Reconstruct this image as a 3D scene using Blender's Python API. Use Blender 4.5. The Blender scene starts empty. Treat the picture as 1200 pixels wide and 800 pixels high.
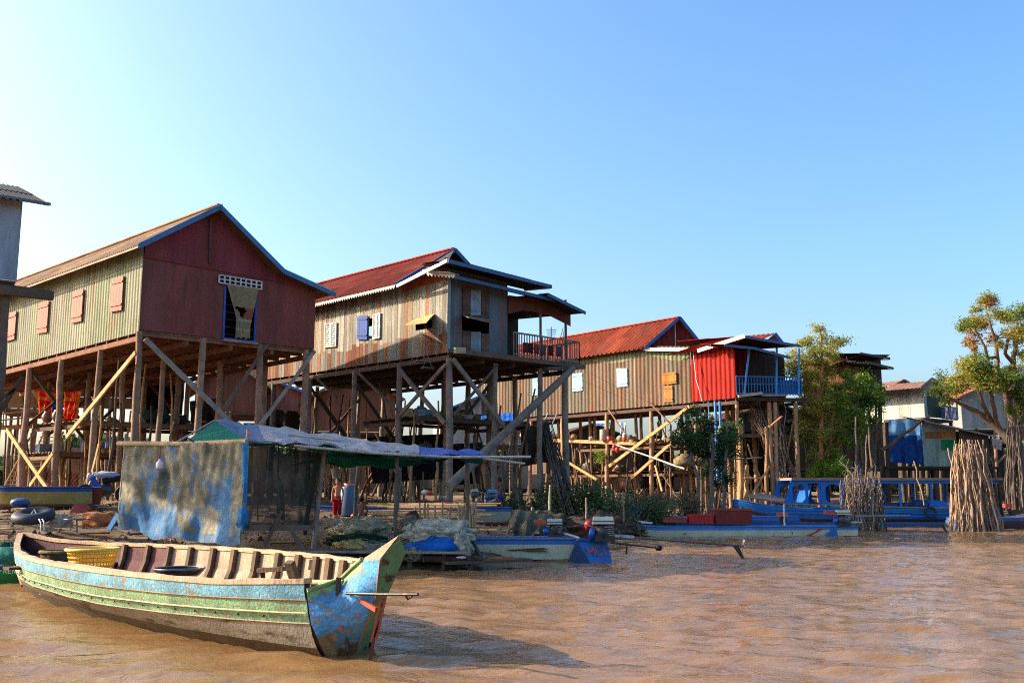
import bpy, math, random
import numpy as np
from mathutils import Vector, Matrix, noise
random.seed(7)
R = math.radians
SC = bpy.context.scene
COL = SC.collection
# ------------------------------------------------------------------ camera, sky, sun, exposure
F = 1150.0; CAMZ = 1.7; PITCH = R(8.65)
CP, SP = math.cos(PITCH), math.sin(PITCH)
cam_d = bpy.data.cameras.new('camera'); cam = bpy.data.objects.new('camera', cam_d); COL.objects.link(cam)
cam.location = (0, 0, CAMZ); cam.rotation_euler = (R(90) + PITCH, 0, 0)
cam_d.sensor_width = 36; cam_d.lens = 36 * F / 1200; cam_d.clip_end = 3000; cam_d.clip_start = 0.05
SC.camera = cam
SUN_AZ = 180 - 8      # degrees counter-clockwise from +X towards the sun (180 = exactly left)
SUN_EL = 26
W = bpy.data.worlds.new('World'); SC.world = W; W.use_nodes = True
nt = W.node_tree; nt.nodes.clear()
sky = nt.nodes.new('ShaderNodeTexSky'); sky.sky_type = 'NISHITA'; sky.sun_disc = False
sky.sun_elevation = R(SUN_EL); sky.sun_rotation = R(90 - SUN_AZ)
sky.air_density = 1.0; sky.dust_density = 4.0; sky.ozone_density = 3.0; sky.altitude = 0
bg = nt.nodes.new('ShaderNodeBackground'); bg.inputs[1].default_value = 0.147
wo = nt.nodes.new('ShaderNodeOutputWorld')
hs = nt.nodes.new('ShaderNodeHueSaturation'); hs.inputs['Saturation'].default_value = 1.22; hs.inputs['Hue'].default_value = .498
nt.links.new(sky.outputs[0], hs.inputs['Color']); nt.links.new(hs.outputs[0], bg.inputs[0]); nt.links.new(bg.outputs[0], wo.inputs[0])
sd = bpy.data.lights.new('sun', 'SUN'); sd.energy = 4.2; sd.angle = R(0.5); sd.color = (1.0, 0.86, 0.69)
sun = bpy.data.objects.new('sun', sd); COL.objects.link(sun); sun.location = (-40, -5, 30)
sv = Vector((math.cos(R(SUN_AZ)) * math.cos(R(SUN_EL)), math.sin(R(SUN_AZ)) * math.cos(R(SUN_EL)), math.sin(R(SUN_EL))))
sun.rotation_euler = sv.to_track_quat('Z', 'Y').to_euler()
SC.view_settings.view_transform = 'Standard'; SC.view_settings.look = 'None'
SC.view_settings.gamma = 1; SC.view_settings.exposure = 1.35; SC.view_settings.use_curve_mapping = False
SC.cycles.use_denoising = False; SC.cycles.filter_width = 1.05; SC.cycles.max_bounces = 6; SC.cycles.transparent_max_bounces = 12

# ------------------------------------------------------------------ surveying helpers (1200x800 photo pixels -> world)
V = Vector
def ray(u, v):
    dx = (u - 600) / F; dz = -(v - 400) / F
    return V((dx, CP - dz * SP, SP + dz * CP))
CAM = V((0, 0, CAMZ))
def P(u, v, y):
    d = ray(u, v); return CAM + d * (y / d.y)
def G(u, v, z=0.0):
    d = ray(u, v); return CAM + d * ((z - CAMZ) / d.z)
class Plane:                       # vertical plane through p along horizontal direction d
    def __init__(s, p, d):
        s.p = V(p); s.d = V((d[0], d[1], 0)).normalized(); s.n = V((s.d.y, -s.d.x, 0))
        if s.n.dot(CAM - s.p) < 0: s.n = -s.n
    def at(s, u, v, off=0.0):
        r = ray(u, v); p0 = s.p + s.n * off
        t = (p0 - CAM).dot(s.n) / r.dot(s.n); return CAM + r * t
    def sz(s, u, v, off=0.0):
        q = s.at(u, v, off) - s.p; return (q.dot(s.d), q.z + s.p.z)
    def pt(s, a, z, off=0.0):
        q = s.p + s.d * a + s.n * off; return V((q.x, q.y, z))
def lerp(a, b, t): return a + (b - a) * t
def hexc(h, j=0.0):
    v = [int(h[i:i + 2], 16) / 255 for i in (0, 2, 4)]
    v = [(x / 12.92 if x <= .04045 else ((x + .055) / 1.055) ** 2.4) for x in v]
    if j:
        k = 1 + random.uniform(-j, j); v = [max(0, x * k * (1 + random.uniform(-j, j) * .25)) for x in v]
    return tuple(v)

# ------------------------------------------------------------------ materials
MATS = {}
def mk(name, rough=.8, spec=.3, sc=(4, 4, 4), amp=.35, stain=None, stain_amt=0.0, stain_sc=(2, 2, 2), bump=.0, bump_sc=(30, 30, 30), transl=0.0, alpha=None, metal=0.0, edge=.08, fine=0.15):
    m = bpy.data.materials.new(name); m.use_nodes = True; MATS[name] = m
    n = m.node_tree.nodes; l = m.node_tree.links; n.clear()
    out = n.new('ShaderNodeOutputMaterial'); b = n.new('ShaderNodeBsdfPrincipled')
    at = n.new('ShaderNodeAttribute'); at.attribute_name = 'Col'
    geo = n.new('ShaderNodeNewGeometry')
    def noise_(s, detail=4, rough_=.6):
        mp = n.new('ShaderNodeMapping'); mp.inputs['Scale'].default_value = s
        l.new(geo.outputs['Position'], mp.inputs[0])
        t = n.new('ShaderNodeTexNoise'); t.inputs['Scale'].default_value = 1; t.inputs['Detail'].default_value = detail; t.inputs['Roughness'].default_value = rough_
        l.new(mp.outputs[0], t.inputs[0]); return t
    t1 = noise_(sc); r1 = n.new('ShaderNodeMapRange')
    r1.inputs[1].default_value = .3; r1.inputs[2].default_value = .7; r1.inputs[3].default_value = 1 - amp; r1.inputs[4].default_value = 1 + amp
    l.new(t1.outputs[0], r1.inputs[0])
    tf = noise_(tuple(k * 9 for k in sc), 2); rf = n.new('ShaderNodeMapRange')
    rf.inputs[1].default_value = .3; rf.inputs[2].default_value = .7; rf.inputs[3].default_value = 1 - fine; rf.inputs[4].default_value = 1 + fine
    l.new(tf.outputs[0], rf.inputs[0])
    mu = n.new('ShaderNodeMath'); mu.operation = 'MULTIPLY'; l.new(r1.outputs[0], mu.inputs[0]); l.new(rf.outputs[0], mu.inputs[1])
    sc_ = n.new('ShaderNodeVectorMath'); sc_.operation = 'SCALE'
    l.new(at.outputs['Color'], sc_.inputs[0]); l.new(mu.outputs[0], sc_.inputs['Scale'])
    colsock = sc_.outputs[0]
    if stain:
        t2 = noise_(stain_sc, 6, .65); r2 = n.new('ShaderNodeMapRange')
        c0 = .68 - stain_amt * .36
        r2.inputs[1].default_value = c0; r2.inputs[2].default_value = c0 + edge
        l.new(t2.outputs[0], r2.inputs[0])
        mx = n.new('ShaderNodeMix'); mx.data_type = 'RGBA'
        l.new(r2.outputs[0], mx.inputs[0]); l.new(colsock, mx.inputs[6]); mx.inputs[7].default_value = (*hexc(stain), 1)
        colsock = mx.outputs[2]
    l.new(colsock, b.inputs['Base Color'])
    b.inputs['Roughness'].default_value = rough; b.inputs['Specular IOR Level'].default_value = spec; b.inputs['Metallic'].default_value = metal
    if bump:
        t3 = noise_(bump_sc, 3); bp = n.new('ShaderNodeBump'); bp.inputs['Strength'].default_value = bump; bp.inputs['Distance'].default_value = .02
        l.new(t3.outputs[0], bp.inputs['Height']); l.new(bp.outputs[0], b.inputs['Normal'])
    last = b.outputs[0]
    if transl:
        tr = n.new('ShaderNodeBsdfTranslucent'); l.new(colsock, tr.inputs[0]); ms = n.new('ShaderNodeMixShader'); ms.inputs[0].default_value = transl
        l.new(last, ms.inputs[1]); l.new(tr.outputs[0], ms.inputs[2]); last = ms.outputs[0]
    if alpha is not None:
        tp = n.new('ShaderNodeBsdfTransparent'); ms = n.new('ShaderNodeMixShader')
        t4 = noise_((2.5, 2.5, 2.5), 5, .7); r4 = n.new('ShaderNodeMapRange'); r4.inputs[1].default_value = .35; r4.inputs[2].default_value = .65
        r4.inputs[3].default_value = alpha[0]; r4.inputs[4].default_value = alpha[1]; l.new(t4.outputs[0], r4.inputs[0])
        l.new(r4.outputs[0], ms.inputs[0]); l.new(tp.outputs[0], ms.inputs[1]); l.new(last, ms.inputs[2]); last = ms.outputs[0]
    l.new(last, out.inputs[0]); return m
mk('sheet', .7, .15, (2.2, 2.2, .35), .28, '7a4a2c', .30, (1.3, 1.3, .25), .25, (40, 40, 6), edge=.2)
mk('sheet_clean', .7, .12, (1.6, 1.6, .3), .3, '5a4038', .2, (3.5, 3.5, .35), bump=.15, bump_sc=(30, 30, 5), fine=.08)
mk('sheet_rusty', .8, .12, (3.5, 3.5, .3), .35, '84502e', .42, (3.0, 3.0, .22), .3, (40, 40, 6), edge=.22)
mk('roof', .75, .12, (1.4, 1.4, 1.4), .25, '4a2a1c', .34, (.8, .8, .8), .2, (20, 20, 20), edge=.3)
mk('plank', .85, .2, (9, 9, .8), .3, '6b4a34', .2, (6, 6, .35), .5, (60, 60, 8), edge=.25)
mk('wood', .88, .2, (3, 3, 3), .3, None, 0, bump=.5, bump_sc=(25, 25, 9))
mk('darkwood', .9, .15, (3, 3, 3), .35, None, 0, bump=.5, bump_sc=(25, 25, 9))
mk('peel', .65, .22, (3, 3, 4), .38, '84755a', .38, (8, 8, 15), .5, (30, 30, 30), edge=.09, fine=.28)
mk('peel_dark', .6, .3, (3, 3, 3), .22, '4a3526', .36, (5, 5, 8), .35, (40, 40, 40), edge=.05)
mk('paint', .6, .22, (2, 2, 2), .16, '6a5a48', .14, (5, 5, 5), .15, (30, 30, 30), edge=.08)
mk('mudhull', .7, .3, (2, 2, 4), .3, '3a2c18', .42, (2, 2, 7), .4, (30, 30, 30), edge=.12)
mk('cloth', .9, .1, (4, 4, 4), .2, None, 0, transl=.25)
mk('tarp', .65, .15, (3, 3, 3), .3, None, 0, transl=.3, bump=.6, bump_sc=(9, 9, 9))
mk('net', .95, .1, (9, 9, 9), .45, None, 0, bump=1, bump_sc=(50, 50, 50), fine=.4)
mk('meshnet', .9, .1, (4, 4, 4), .3, alpha=(.66, .97))
mk('plastic', .4, .5, (3, 3, 3), .08, None, 0)
mk('rubber', .6, .3, (4, 4, 4), .2)
mk('engine', .5, .5, (14, 14, 14), .5, '2a2622', .45, (12, 12, 12), .3, (40, 40, 40))
mk('steel', .35, .5, (8, 8, 8), .3, '6a4630', .3, (10, 10, 10), metal=.7)
mk('leaf', .55, .35, (1.2, 1.2, 1.2), .25, None, 0, transl=.4)
mk('bark', .9, .15, (4, 4, 1.5), .35, None, 0, bump=1, bump_sc=(18, 18, 5))
mk('skin', .6, .3, (6, 6, 6), .06)
mk('dirt', .95, .1, (.9, .9, .9), .4, '43342a', .5, (2.2, 2.2, 2.2), .8, (9, 9, 9), edge=.3, fine=.3)

# ------------------------------------------------------------------ mesh builder
class MB:
    def __init__(s): s.v = []; s.f = []; s.c = []; s.sm = []
    def face(s, pts, col, smooth=False):
        i = len(s.v); s.v += [tuple(p) for p in pts]; s.f.append(tuple(range(i, i + len(pts)))); s.c.append(col); s.sm.append(smooth); return s
    def grid(s, rows, col, smooth=True, close=False, colf=None):
        nr, nc = len(rows), len(rows[0]); b = len(s.v)
        for r in rows: s.v += [tuple(p) for p in r]
        for i in range(nr - 1):
            for j in range(nc if close else nc - 1):
                k = (j + 1) % nc
                s.f.append((b + i * nc + j, b + i * nc + k, b + (i + 1) * nc + k, b + (i + 1) * nc + j))
                s.c.append(colf(i, j) if colf else col); s.sm.append(smooth)
        return s
    def hexa(s, p, col):           # 8 points: bottom 4, top 4
        b = len(s.v); s.v += [tuple(q) for q in p]
        for f in ((0, 3, 2, 1), (4, 5, 6, 7), (0, 1, 5, 4), (1, 2, 6, 5), (2, 3, 7, 6), (3, 0, 4, 7)):
            s.f.append(tuple(b + i for i in f)); s.c.append(col); s.sm.append(False)
        return s
    def box(s, c, size, col, rz=0, tilt=None):
        c = V(c); m = Matrix.Rotation(rz, 3, 'Z')
        if tilt: m = m @ Matrix.Rotation(tilt[0], 3, 'X') @ Matrix.Rotation(tilt[1], 3, 'Y')
        hx, hy, hz = size[0] / 2, size[1] / 2, size[2] / 2
        return s.hexa([c + m @ V(q) for q in ((-hx, -hy, -hz), (hx, -hy, -hz), (hx, hy, -hz), (-hx, hy, -hz), (-hx, -hy, hz), (hx, -hy, hz), (hx, hy, hz), (-hx, hy, hz))], col)
    def beam(s, p, q, w, h, col, up=(0, 0, 1)):
        p, q = V(p), V(q); d = (q - p).normalized(); up = V(up)
        if abs(d.dot(up)) > .97: up = V((1, 0, 0)) if abs(d.x) < .9 else V((0, 1, 0))
        a = d.cross(up).normalized() * w / 2; b = a.cross(d).normalized() * h / 2
        return s.hexa([p - a - b, p + a - b, p + a + b, p - a + b, q - a - b, q + a - b, q + a + b, q - a + b], col)
    def tube(s, pts, rad, col, n=8, cap=True, smooth=True, sq=1.0):
        pts = [V(p) for p in pts]
        if not isinstance(rad, (list, tuple)): rad = [rad] * len(pts)
        rows = []; ref = None
        for i, p in enumerate(pts):
            d = (pts[min(i + 1, len(pts) - 1)] - pts[max(i - 1, 0)]).normalized()
            if ref is None:
                ref = d.cross(V((0, 0, 1))) if abs(d.z) < .9 else d.cross(V((0, 1, 0)))
            a = (ref - d * ref.dot(d)).normalized(); ref = a; b = d.cross(a)
            rows.append([p + (a * math.cos(2 * math.pi * k / n) + b * math.sin(2 * math.pi * k / n) * sq) * rad[i] for k in range(n)])
        s.grid(rows, col, smooth, True)
        if cap:
            s.face(rows[0][::-1], col); s.face(rows[-1], col)
        return s
    def pole(s, p, q, r0, r1=None, col=(.2, .2, .2), n=7, wob=.03, seg=5, rnd=random):
        p, q = V(p), V(q); r1 = r1 or r0; pts = []; rr = []
        for i in range(seg + 1):
            t = i / seg; w = 0 if i in (0, seg) else wob
            pts.append(p.lerp(q, t) + V((rnd.uniform(-w, w), rnd.uniform(-w, w), 0))); rr.append(lerp(r0, r1, t) * rnd.uniform(.9, 1.1))
        return s.tube(pts, rr, col, n)
    def lathe(s, base, prof, col, n=20, axis=None, cap=True):
        base = V(base); m = Matrix.Identity(3) if axis is None else V((0, 0, 1)).rotation_difference(V(axis)).to_matrix()
        rows = [[base + m @ V((r * math.cos(2 * math.pi * k / n), r * math.sin(2 * math.pi * k / n), z)) for k in range(n)] for r, z in prof]
        s.grid(rows, col, True, True)
        if cap: s.face(rows[0][::-1], col); s.face(rows[-1], col)
        return s
    def blob(s, c, r, col, nz=.25, fr=2.0, n=16, m=10, flat=None, jit=0.0, seed=0):
        c = V(c); rows = []
        for i in range(m + 1):
            th = math.pi * i / m; row = []
            for k in range(n):
                ph = 2 * math.pi * k / n; d = V((math.sin(th) * math.cos(ph), math.sin(th) * math.sin(ph), math.cos(th)))
                q = 1 + nz * noise.noise(d * fr + V((seed * 7.3, c.x, c.y))) * 1.6
                p = V((d.x * r[0], d.y * r[1], d.z * r[2])) * q
                if flat is not None and p.z < flat: p.z = flat
                row.append(c + p)
            rows.append(row)
        cf = (lambda i, j: tuple(x * random.uniform(1 - jit, 1 + jit) for x in col)) if jit else None
        return s.grid(rows, col, True, True, cf)
    def torus(s, c, R0, r, col, rot=None, n=28, m=10, squash=1.0):
        c = V(c); mt = rot or Matrix.Identity(3); rows = []
        for i in range(n + 1):
            a = 2 * math.pi * i / n
            rows.append([c + mt @ V(((R0 + r * math.cos(b)) * math.cos(a), (R0 + r * math.cos(b)) * math.sin(a), r * squash * math.sin(b))) for b in [2 * math.pi * j / m for j in range(m)]])
        return s.grid(rows, col, True, True)
    def build(s, name, mat, parent=None, label=None, cat=None, group=None, kind=None):
        me = bpy.data.meshes.new(name)
        if parent is not None: o0 = ORG[parent.name]
        elif kind == 'structure': o0 = V((0, 0, 0))
        else:
            a = np.array(s.v); o0 = V((a[:, 0].mean(), a[:, 1].mean(), a[:, 2].min()))
        vv = np.array(s.v, dtype=np.float64) - np.array(o0)
        me.from_pydata(vv.tolist(), [], s.f)
        ca = me.color_attributes.new('Col', 'FLOAT_COLOR', 'CORNER')
        if mat in ('wood', 'bark'):      # dark timber colours are lifted, standing in for missing fill light
            s.c = [tuple(x * (1 + .6 * max(0, min(1, (.3 - c[1]) / .2))) for x in c) for c in s.c]
        cnt = np.array([len(f) for f in s.f]); cc = np.ones((len(s.f), 4)); cc[:, :3] = np.array(s.c)
        ca.data.foreach_set('color', np.repeat(cc, cnt, axis=0).ravel())
        me.polygons.foreach_set('use_smooth', s.sm)
        me.materials.append(MATS[mat] if isinstance(mat, str) else mat)
        o = bpy.data.objects.new(name, me); COL.objects.link(o)
        if parent is not None:
            o.parent = parent; o.location = V((0, 0, 0)); ORG[o.name] = o0
        else: o.location = o0; ORG[o.name] = o0
        if label: o['label'] = label
        if cat: o['category'] = cat
        if group: o['group'] = group
        if kind: o['kind'] = kind
        return o
ORG = {}
def thing(name, label, cat, loc=(0, 0, 0), group=None):
    o = bpy.data.objects.new(name, None); COL.objects.link(o); o.location = loc; o.empty_display_size = .2
    ORG[o.name] = V(loc); o['label'] = label; o['category'] = cat
    if group: o['group'] = group
    return o
KIDS = {}
def dup(root, loc, rotz=0, label=None, scale=None):
    r = root.copy(); COL.objects.link(r); r.location = loc; r.rotation_euler = (0, 0, rotz)
    if scale: r.scale = (scale,) * 3
    if label: r['label'] = label
    def rec(src, dst):
        for ch in [c for c in bpy.data.objects if c.parent == src]:
            c = ch.copy(); COL.objects.link(c); c.parent = dst; rec(ch, c)
    rec(root, r); return r

# ------------------------------------------------------------------ terrain
SHORE = [(-200, 16), (-40, 18), (-13, 18.6), (-6, 21.0), (-1, 22.2), (.6, 24.6), (2.2, 29), (3.0, 35), (4.8, 38.8), (8, 41.2), (10, 47.2), (12, 50.2), (18, 52.2), (30, 55), (60, 58), (400, 70)]
def shore_dist(x, y):
    best = 1e9; sg = 1
    for (x0, y0), (x1, y1) in zip(SHORE, SHORE[1:]):
        dx, dy = x1 - x0, y1 - y0; L = dx * dx + dy * dy
        t = max(0, min(1, ((x - x0) * dx + (y - y0) * dy) / L)); qx, qy = x - x0 - t * dx, y - y0 - t * dy
        d = math.hypot(qx, qy)
        if d < best: best = d; sg = 1 if dx * qy - dy * qx > 0 else -1
    return best * sg
PROF = [(-1e4, -3), (-6, -1.4), (-1, -.35), (0, 0.0), (.8, .28), (3, .55), (8, .95), (14, 1.35), (25, 1.5), (1e5, 1.5)]
def ground(x, y, rough=True):
    d = shore_dist(x, y)
    for (a, za), (b, zb) in zip(PROF, PROF[1:]):
        if a <= d < b: z = lerp(za, zb, (d - a) / (b - a)); break
    if rough:
        z += .2 * noise.noise(V((x * .6, y * .6, 0))) + .11 * noise.noise(V((x * 2.1, y * 2.1, 4)))
    return z
def build_ground():
    xs = [-900, -400, -200, -120, -80, -60, -45, -35] + [-30 + .4 * i for i in range(151)] + [34, 42, 55, 75, 110, 160, 300, 900]
    ys = [-60, -20, 0, 8, 12] + [15 + .4 * i for i in range(125)] + [68, 75, 85, 100, 130, 180, 300, 700, 2000]
    mb = MB(); cols = [hexc('75604a'), hexc('77614a'), hexc('967c5e')]
    rows = [[(x, y, ground(x, y)) for x in xs] for y in ys]
    mb.grid(rows, cols[0], True, False, lambda i, j: cols[(i * 7 + j * 13) % 3] if False else cols[0])
    mb.build('ground', 'dirt', kind='structure')
build_ground()
def build_water():
    xs = np.concatenate([[-900, -300, -100, -50, -30], np.arange(-20, 30, .085), [34, 45, 70, 120, 300, 900]])
    ys = np.concatenate([[-300, -60, -10, 2], np.arange(6, 32, .068), np.arange(32, 56, .2), [60, 75]])
    X, Y = np.meshgrid(xs, ys); rng = np.random.RandomState(3); Z = np.zeros_like(X)
    wx = X + .35 * np.sin(Y * .9 + 1.3 * np.sin(X * .35)); wy = Y + .3 * np.sin(X * .7 + 1.1 * np.sin(Y * .5))
    for i in range(60):
        lam = rng.choice([.28, .34, .4, .46, .54, .64, .8, 1.0, 1.3]) * rng.uniform(.85, 1.2); th = R(90) + rng.normal(0, .55); k = 2 * math.pi / lam
        ph = rng.uniform(0, 6.28); env = .4 + .6 * np.sin(X * rng.uniform(.15, .5) + Y * rng.uniform(.15, .6) + rng.uniform(0, 6))
        Z += .0080 * lam ** .85 * env * np.sin(k * (math.cos(th) * wx + math.sin(th) * wy) + ph)
    m = (X > -21) & (X < 31) & (Y > 5) & (Y < 57); Z *= m
    me = bpy.data.meshes.new('water'); nr, nc = X.shape
    co = np.stack([X, Y, Z], -1).reshape(-1, 3); idx = np.arange(nr * nc).reshape(nr, nc)
    q = np.stack([idx[:-1, :-1], idx[:-1, 1:], idx[1:, 1:], idx[1:, :-1]], -1).reshape(-1, 4)
    me.vertices.add(len(co)); me.vertices.foreach_set('co', co.ravel())
    me.loops.add(q.size); me.loops.foreach_set('vertex_index', q.ravel().astype(np.int32))
    me.polygons.add(len(q)); me.polygons.foreach_set('loop_start', np.arange(0, q.size, 4, dtype=np.int32)); me.polygons.foreach_set('loop_total', np.full(len(q), 4, dtype=np.int32))
    me.update(); me.validate(); me.polygons.foreach_set('use_smooth', np.ones(len(me.polygons), bool))
    mt = bpy.data.materials.new('water'); mt.use_nodes = True; n = mt.node_tree.nodes; l = mt.node_tree.links
    b = n['Principled BSDF']; b.inputs['Roughness'].default_value = .02; b.inputs['IOR'].default_value = 1.33
    geo = n.new('ShaderNodeNewGeometry')
    t0 = n.new('ShaderNodeTexNoise'); t0.inputs['Scale'].default_value = .35; t0.inputs['Detail'].default_value = 4; l.new(geo.outputs['Position'], t0.inputs[0])
    cr = n.new('ShaderNodeMix'); cr.data_type = 'RGBA'; cr.inputs[6].default_value = (.18, .095, .036, 1); cr.inputs[7].default_value = (.23, .128, .052, 1)
    l.new(t0.outputs[0], cr.inputs[0]); l.new(cr.outputs[2], b.inputs['Base Color'])
    mp = n.new('ShaderNodeMapping'); mp.inputs['Scale'].default_value = (3.0, 5.5, 1); l.new(geo.outputs['Position'], mp.inputs[0])
    t = n.new('ShaderNodeTexNoise'); t.inputs['Scale'].default_value = 1.9; t.inputs['Detail'].default_value = 3; t.inputs['Roughness'].default_value = .6; t.inputs['Distortion'].default_value = .9
    l.new(mp.outputs[0], t.inputs[0])
    bp = n.new('ShaderNodeBump'); bp.inputs['Strength'].default_value = 1.0; bp.inputs['Distance'].default_value = .014
    l.new(t.outputs[0], bp.inputs['Height']); l.new(bp.outputs[0], b.inputs['Normal'])
    me.materials.append(mt); o = bpy.data.objects.new('water', me); COL.objects.link(o); o['kind'] = 'structure'
build_water()
# ------------------------------------------------------------------ house parts
def wall(mb, pl, s0, s1, bot, top, style, cols, holes=(), off=0.0, sheet=.85, jit=.1, lo=None, thick=0.0):
    """columns of cladding between s0 and s1; bot/top are functions of s; holes = (sa, sb, za, zb)"""
    bot_ = bot if callable(bot) else (lambda s: bot); top_ = top if callable(top) else (lambda s: top)
    if style == 'corr': step, prof = .03, [0, .012, .018, .012, 0, -.004]
    elif style == 'bigcorr': step, prof = .05, [0, .03, .045, .03, 0, -.01]
    elif style == 'fine': step, prof = .04, [0, .005, .006, .003]
    else: step, prof = None, None
    S = []
    if prof:
        n = int((s1 - s0) / step)
        S = [s0 + (s1 - s0) * i / n for i in range(n + 1)]; O = [prof[i % len(prof)] for i in range(n + 1)]
    else:
        s = s0; S = []; O = []; k = 0
        while s < s1 - .02:
            w = random.uniform(.16, .27) if style == 'plank' else random.uniform(.7, 1.0); e = min(s1, s + w); o = random.uniform(0, .012)
            S += [s, s + .008, e - .008, e - .001]; O += [-.01, o, o, -.01]; s = e; k += 1
        S.append(s1); O.append(0)
    cuts = sorted([h[0] for h in holes] + [h[1] for h in holes])
    SS = []
    for i in range(len(S) - 1):
        SS.append((S[i], O[i]))
        for c in cuts:
            if S[i] < c < S[i + 1]: SS.append((c, lerp(O[i], O[i + 1], (c - S[i]) / (S[i + 1] - S[i]))))
    SS.append((S[-1], O[-1]))
    col = random.choice(cols); last = -1; lowcol = None
    for i in range(len(SS) - 1):
        (a, oa), (b, ob) = SS[i], SS[i + 1]; m = (a + b) / 2
        key = int((m - s0) / sheet) if prof else (len([1 for q in S[::4] if q <= m]) if True else 0)
        if key != last:
            last = key; c_ = random.choice(cols); kk = 1 + random.uniform(-jit, jit); col = tuple(x * kk for x in c_)
            if lo: lowcol = tuple(x * kk for x in random.choice(lo[0])); lz = lo[1] + random.uniform(-.12, .12)
        segs = [(bot_(a), bot_(b), top_(a), top_(b))]
        for h in holes:
            if h[0] <= m <= h[1]:
                ns = []
                for (za, zb, ta, tb) in segs:
                    if h[2] > min(za, zb) and h[3] < max(ta, tb): ns += [(za, zb, h[2], h[2]), (h[3], h[3], ta, tb)]
                    elif h[3] > min(za, zb) and h[2] <= min(za, zb): ns.append((h[3], h[3], ta, tb))
                    elif h[2] < max(ta, tb) and h[3] >= max(ta, tb): ns.append((za, zb, h[2], h[2]))
                    else: ns.append((za, zb, ta, tb))
                segs = ns
        for (za, zb, ta, tb) in segs:
            if ta - za < .005 and tb - zb < .005: continue
            if lo and za < bot_(a) + .01:
                mz = bot_(m) + lz
                if mz < min(ta, tb):
                    mb.face([pl.pt(a, za, off + oa), pl.pt(b, zb, off + ob), pl.pt(b, mz, off + ob), pl.pt(a, mz, off + oa)], lowcol)
                    za = zb = mz
            mb.face([pl.pt(a, za, off + oa), pl.pt(b, zb, off + ob), pl.pt(b, tb, off + ob), pl.pt(a, ta, off + oa)], col)
def slope(mb, a0, a1, ext, cols, pitch=.13, amp=.022, sheet=1.0, jit=.07, thick=.03, edgecol=None):
    """roof plane: profile edge a0 (eave) -> a1 (ridge), extruded along ext; corrugations run down the slope"""
    a0, a1, ext = V(a0), V(a1), V(ext); L = ext.length; n = max(2, int(L / (pitch / 4))); nm = (a1 - a0).cross(ext).normalized()
    if nm.z < 0: nm = -nm
    prof = [0, amp, 0, -amp * .6]; nseg = 2; rows = [[], [], [], []]
    for i in range(n + 1):
        t = i / n; o = nm * prof[i % 4]
        rows[0].append(a0 + ext * t + o); rows[1].append(a0.lerp(a1, .5) + ext * t + o); rows[2].append(a0.lerp(a1, .501) + ext * t + o + nm * .02); rows[3].append(a1 + ext * t + o)
    tt = {}
    def cf(i, j):
        k = (int(j / n * L / sheet), i > 0)
        if k not in tt:
            c = random.choice(cols); q = 1 + random.uniform(-jit, jit); tt[k] = tuple(x * q for x in c)
        return tt[k]
    mb.grid(rows, cols[0], False, False, cf)
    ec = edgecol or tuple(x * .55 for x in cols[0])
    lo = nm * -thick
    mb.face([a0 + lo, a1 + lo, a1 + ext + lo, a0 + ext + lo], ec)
def stilts(root, pts, col='5c4a3a', r=.13, mat='wood', zt=None, jit=.15, base=None):
    for (q, zt_) in pts:
        q = V(q); rr = r * random.uniform(.85, 1.15); z0 = ground(q.x, q.y) - .5
        mb = MB(); dx, dy = random.uniform(-.12, .12), random.uniform(-.12, .12)
        mb.pole((q.x + dx, q.y + dy, z0), (q.x, q.y, zt_), rr * 1.1, rr * .9, hexc(col, jit), 8, .035, 6)
        mb.build('stilt', mat, root)
def beamp(root, name, p, q, w, h, col, mat='wood', jit=.12, **k):
    return MB().beam(p, q, w, h, hexc(col, jit)).build(name, mat, root, **k)
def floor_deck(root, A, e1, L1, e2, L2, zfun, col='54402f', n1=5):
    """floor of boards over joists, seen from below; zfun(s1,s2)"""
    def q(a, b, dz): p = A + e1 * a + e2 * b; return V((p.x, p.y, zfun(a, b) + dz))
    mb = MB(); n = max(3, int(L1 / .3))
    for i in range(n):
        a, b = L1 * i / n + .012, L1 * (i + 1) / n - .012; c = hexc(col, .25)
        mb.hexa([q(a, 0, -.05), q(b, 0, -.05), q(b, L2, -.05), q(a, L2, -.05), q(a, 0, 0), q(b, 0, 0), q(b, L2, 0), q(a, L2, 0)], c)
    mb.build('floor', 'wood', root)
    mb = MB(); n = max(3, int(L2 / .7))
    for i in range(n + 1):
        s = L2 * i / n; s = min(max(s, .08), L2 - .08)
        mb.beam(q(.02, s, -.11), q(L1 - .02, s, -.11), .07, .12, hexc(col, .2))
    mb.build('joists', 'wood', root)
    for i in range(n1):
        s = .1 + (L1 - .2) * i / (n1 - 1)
        MB().beam(q(s, .05, -.26), q(s, L2 - .05, -.26), .13, .17, hexc(col, .2)).build('floor_beam', 'wood', root)
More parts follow.
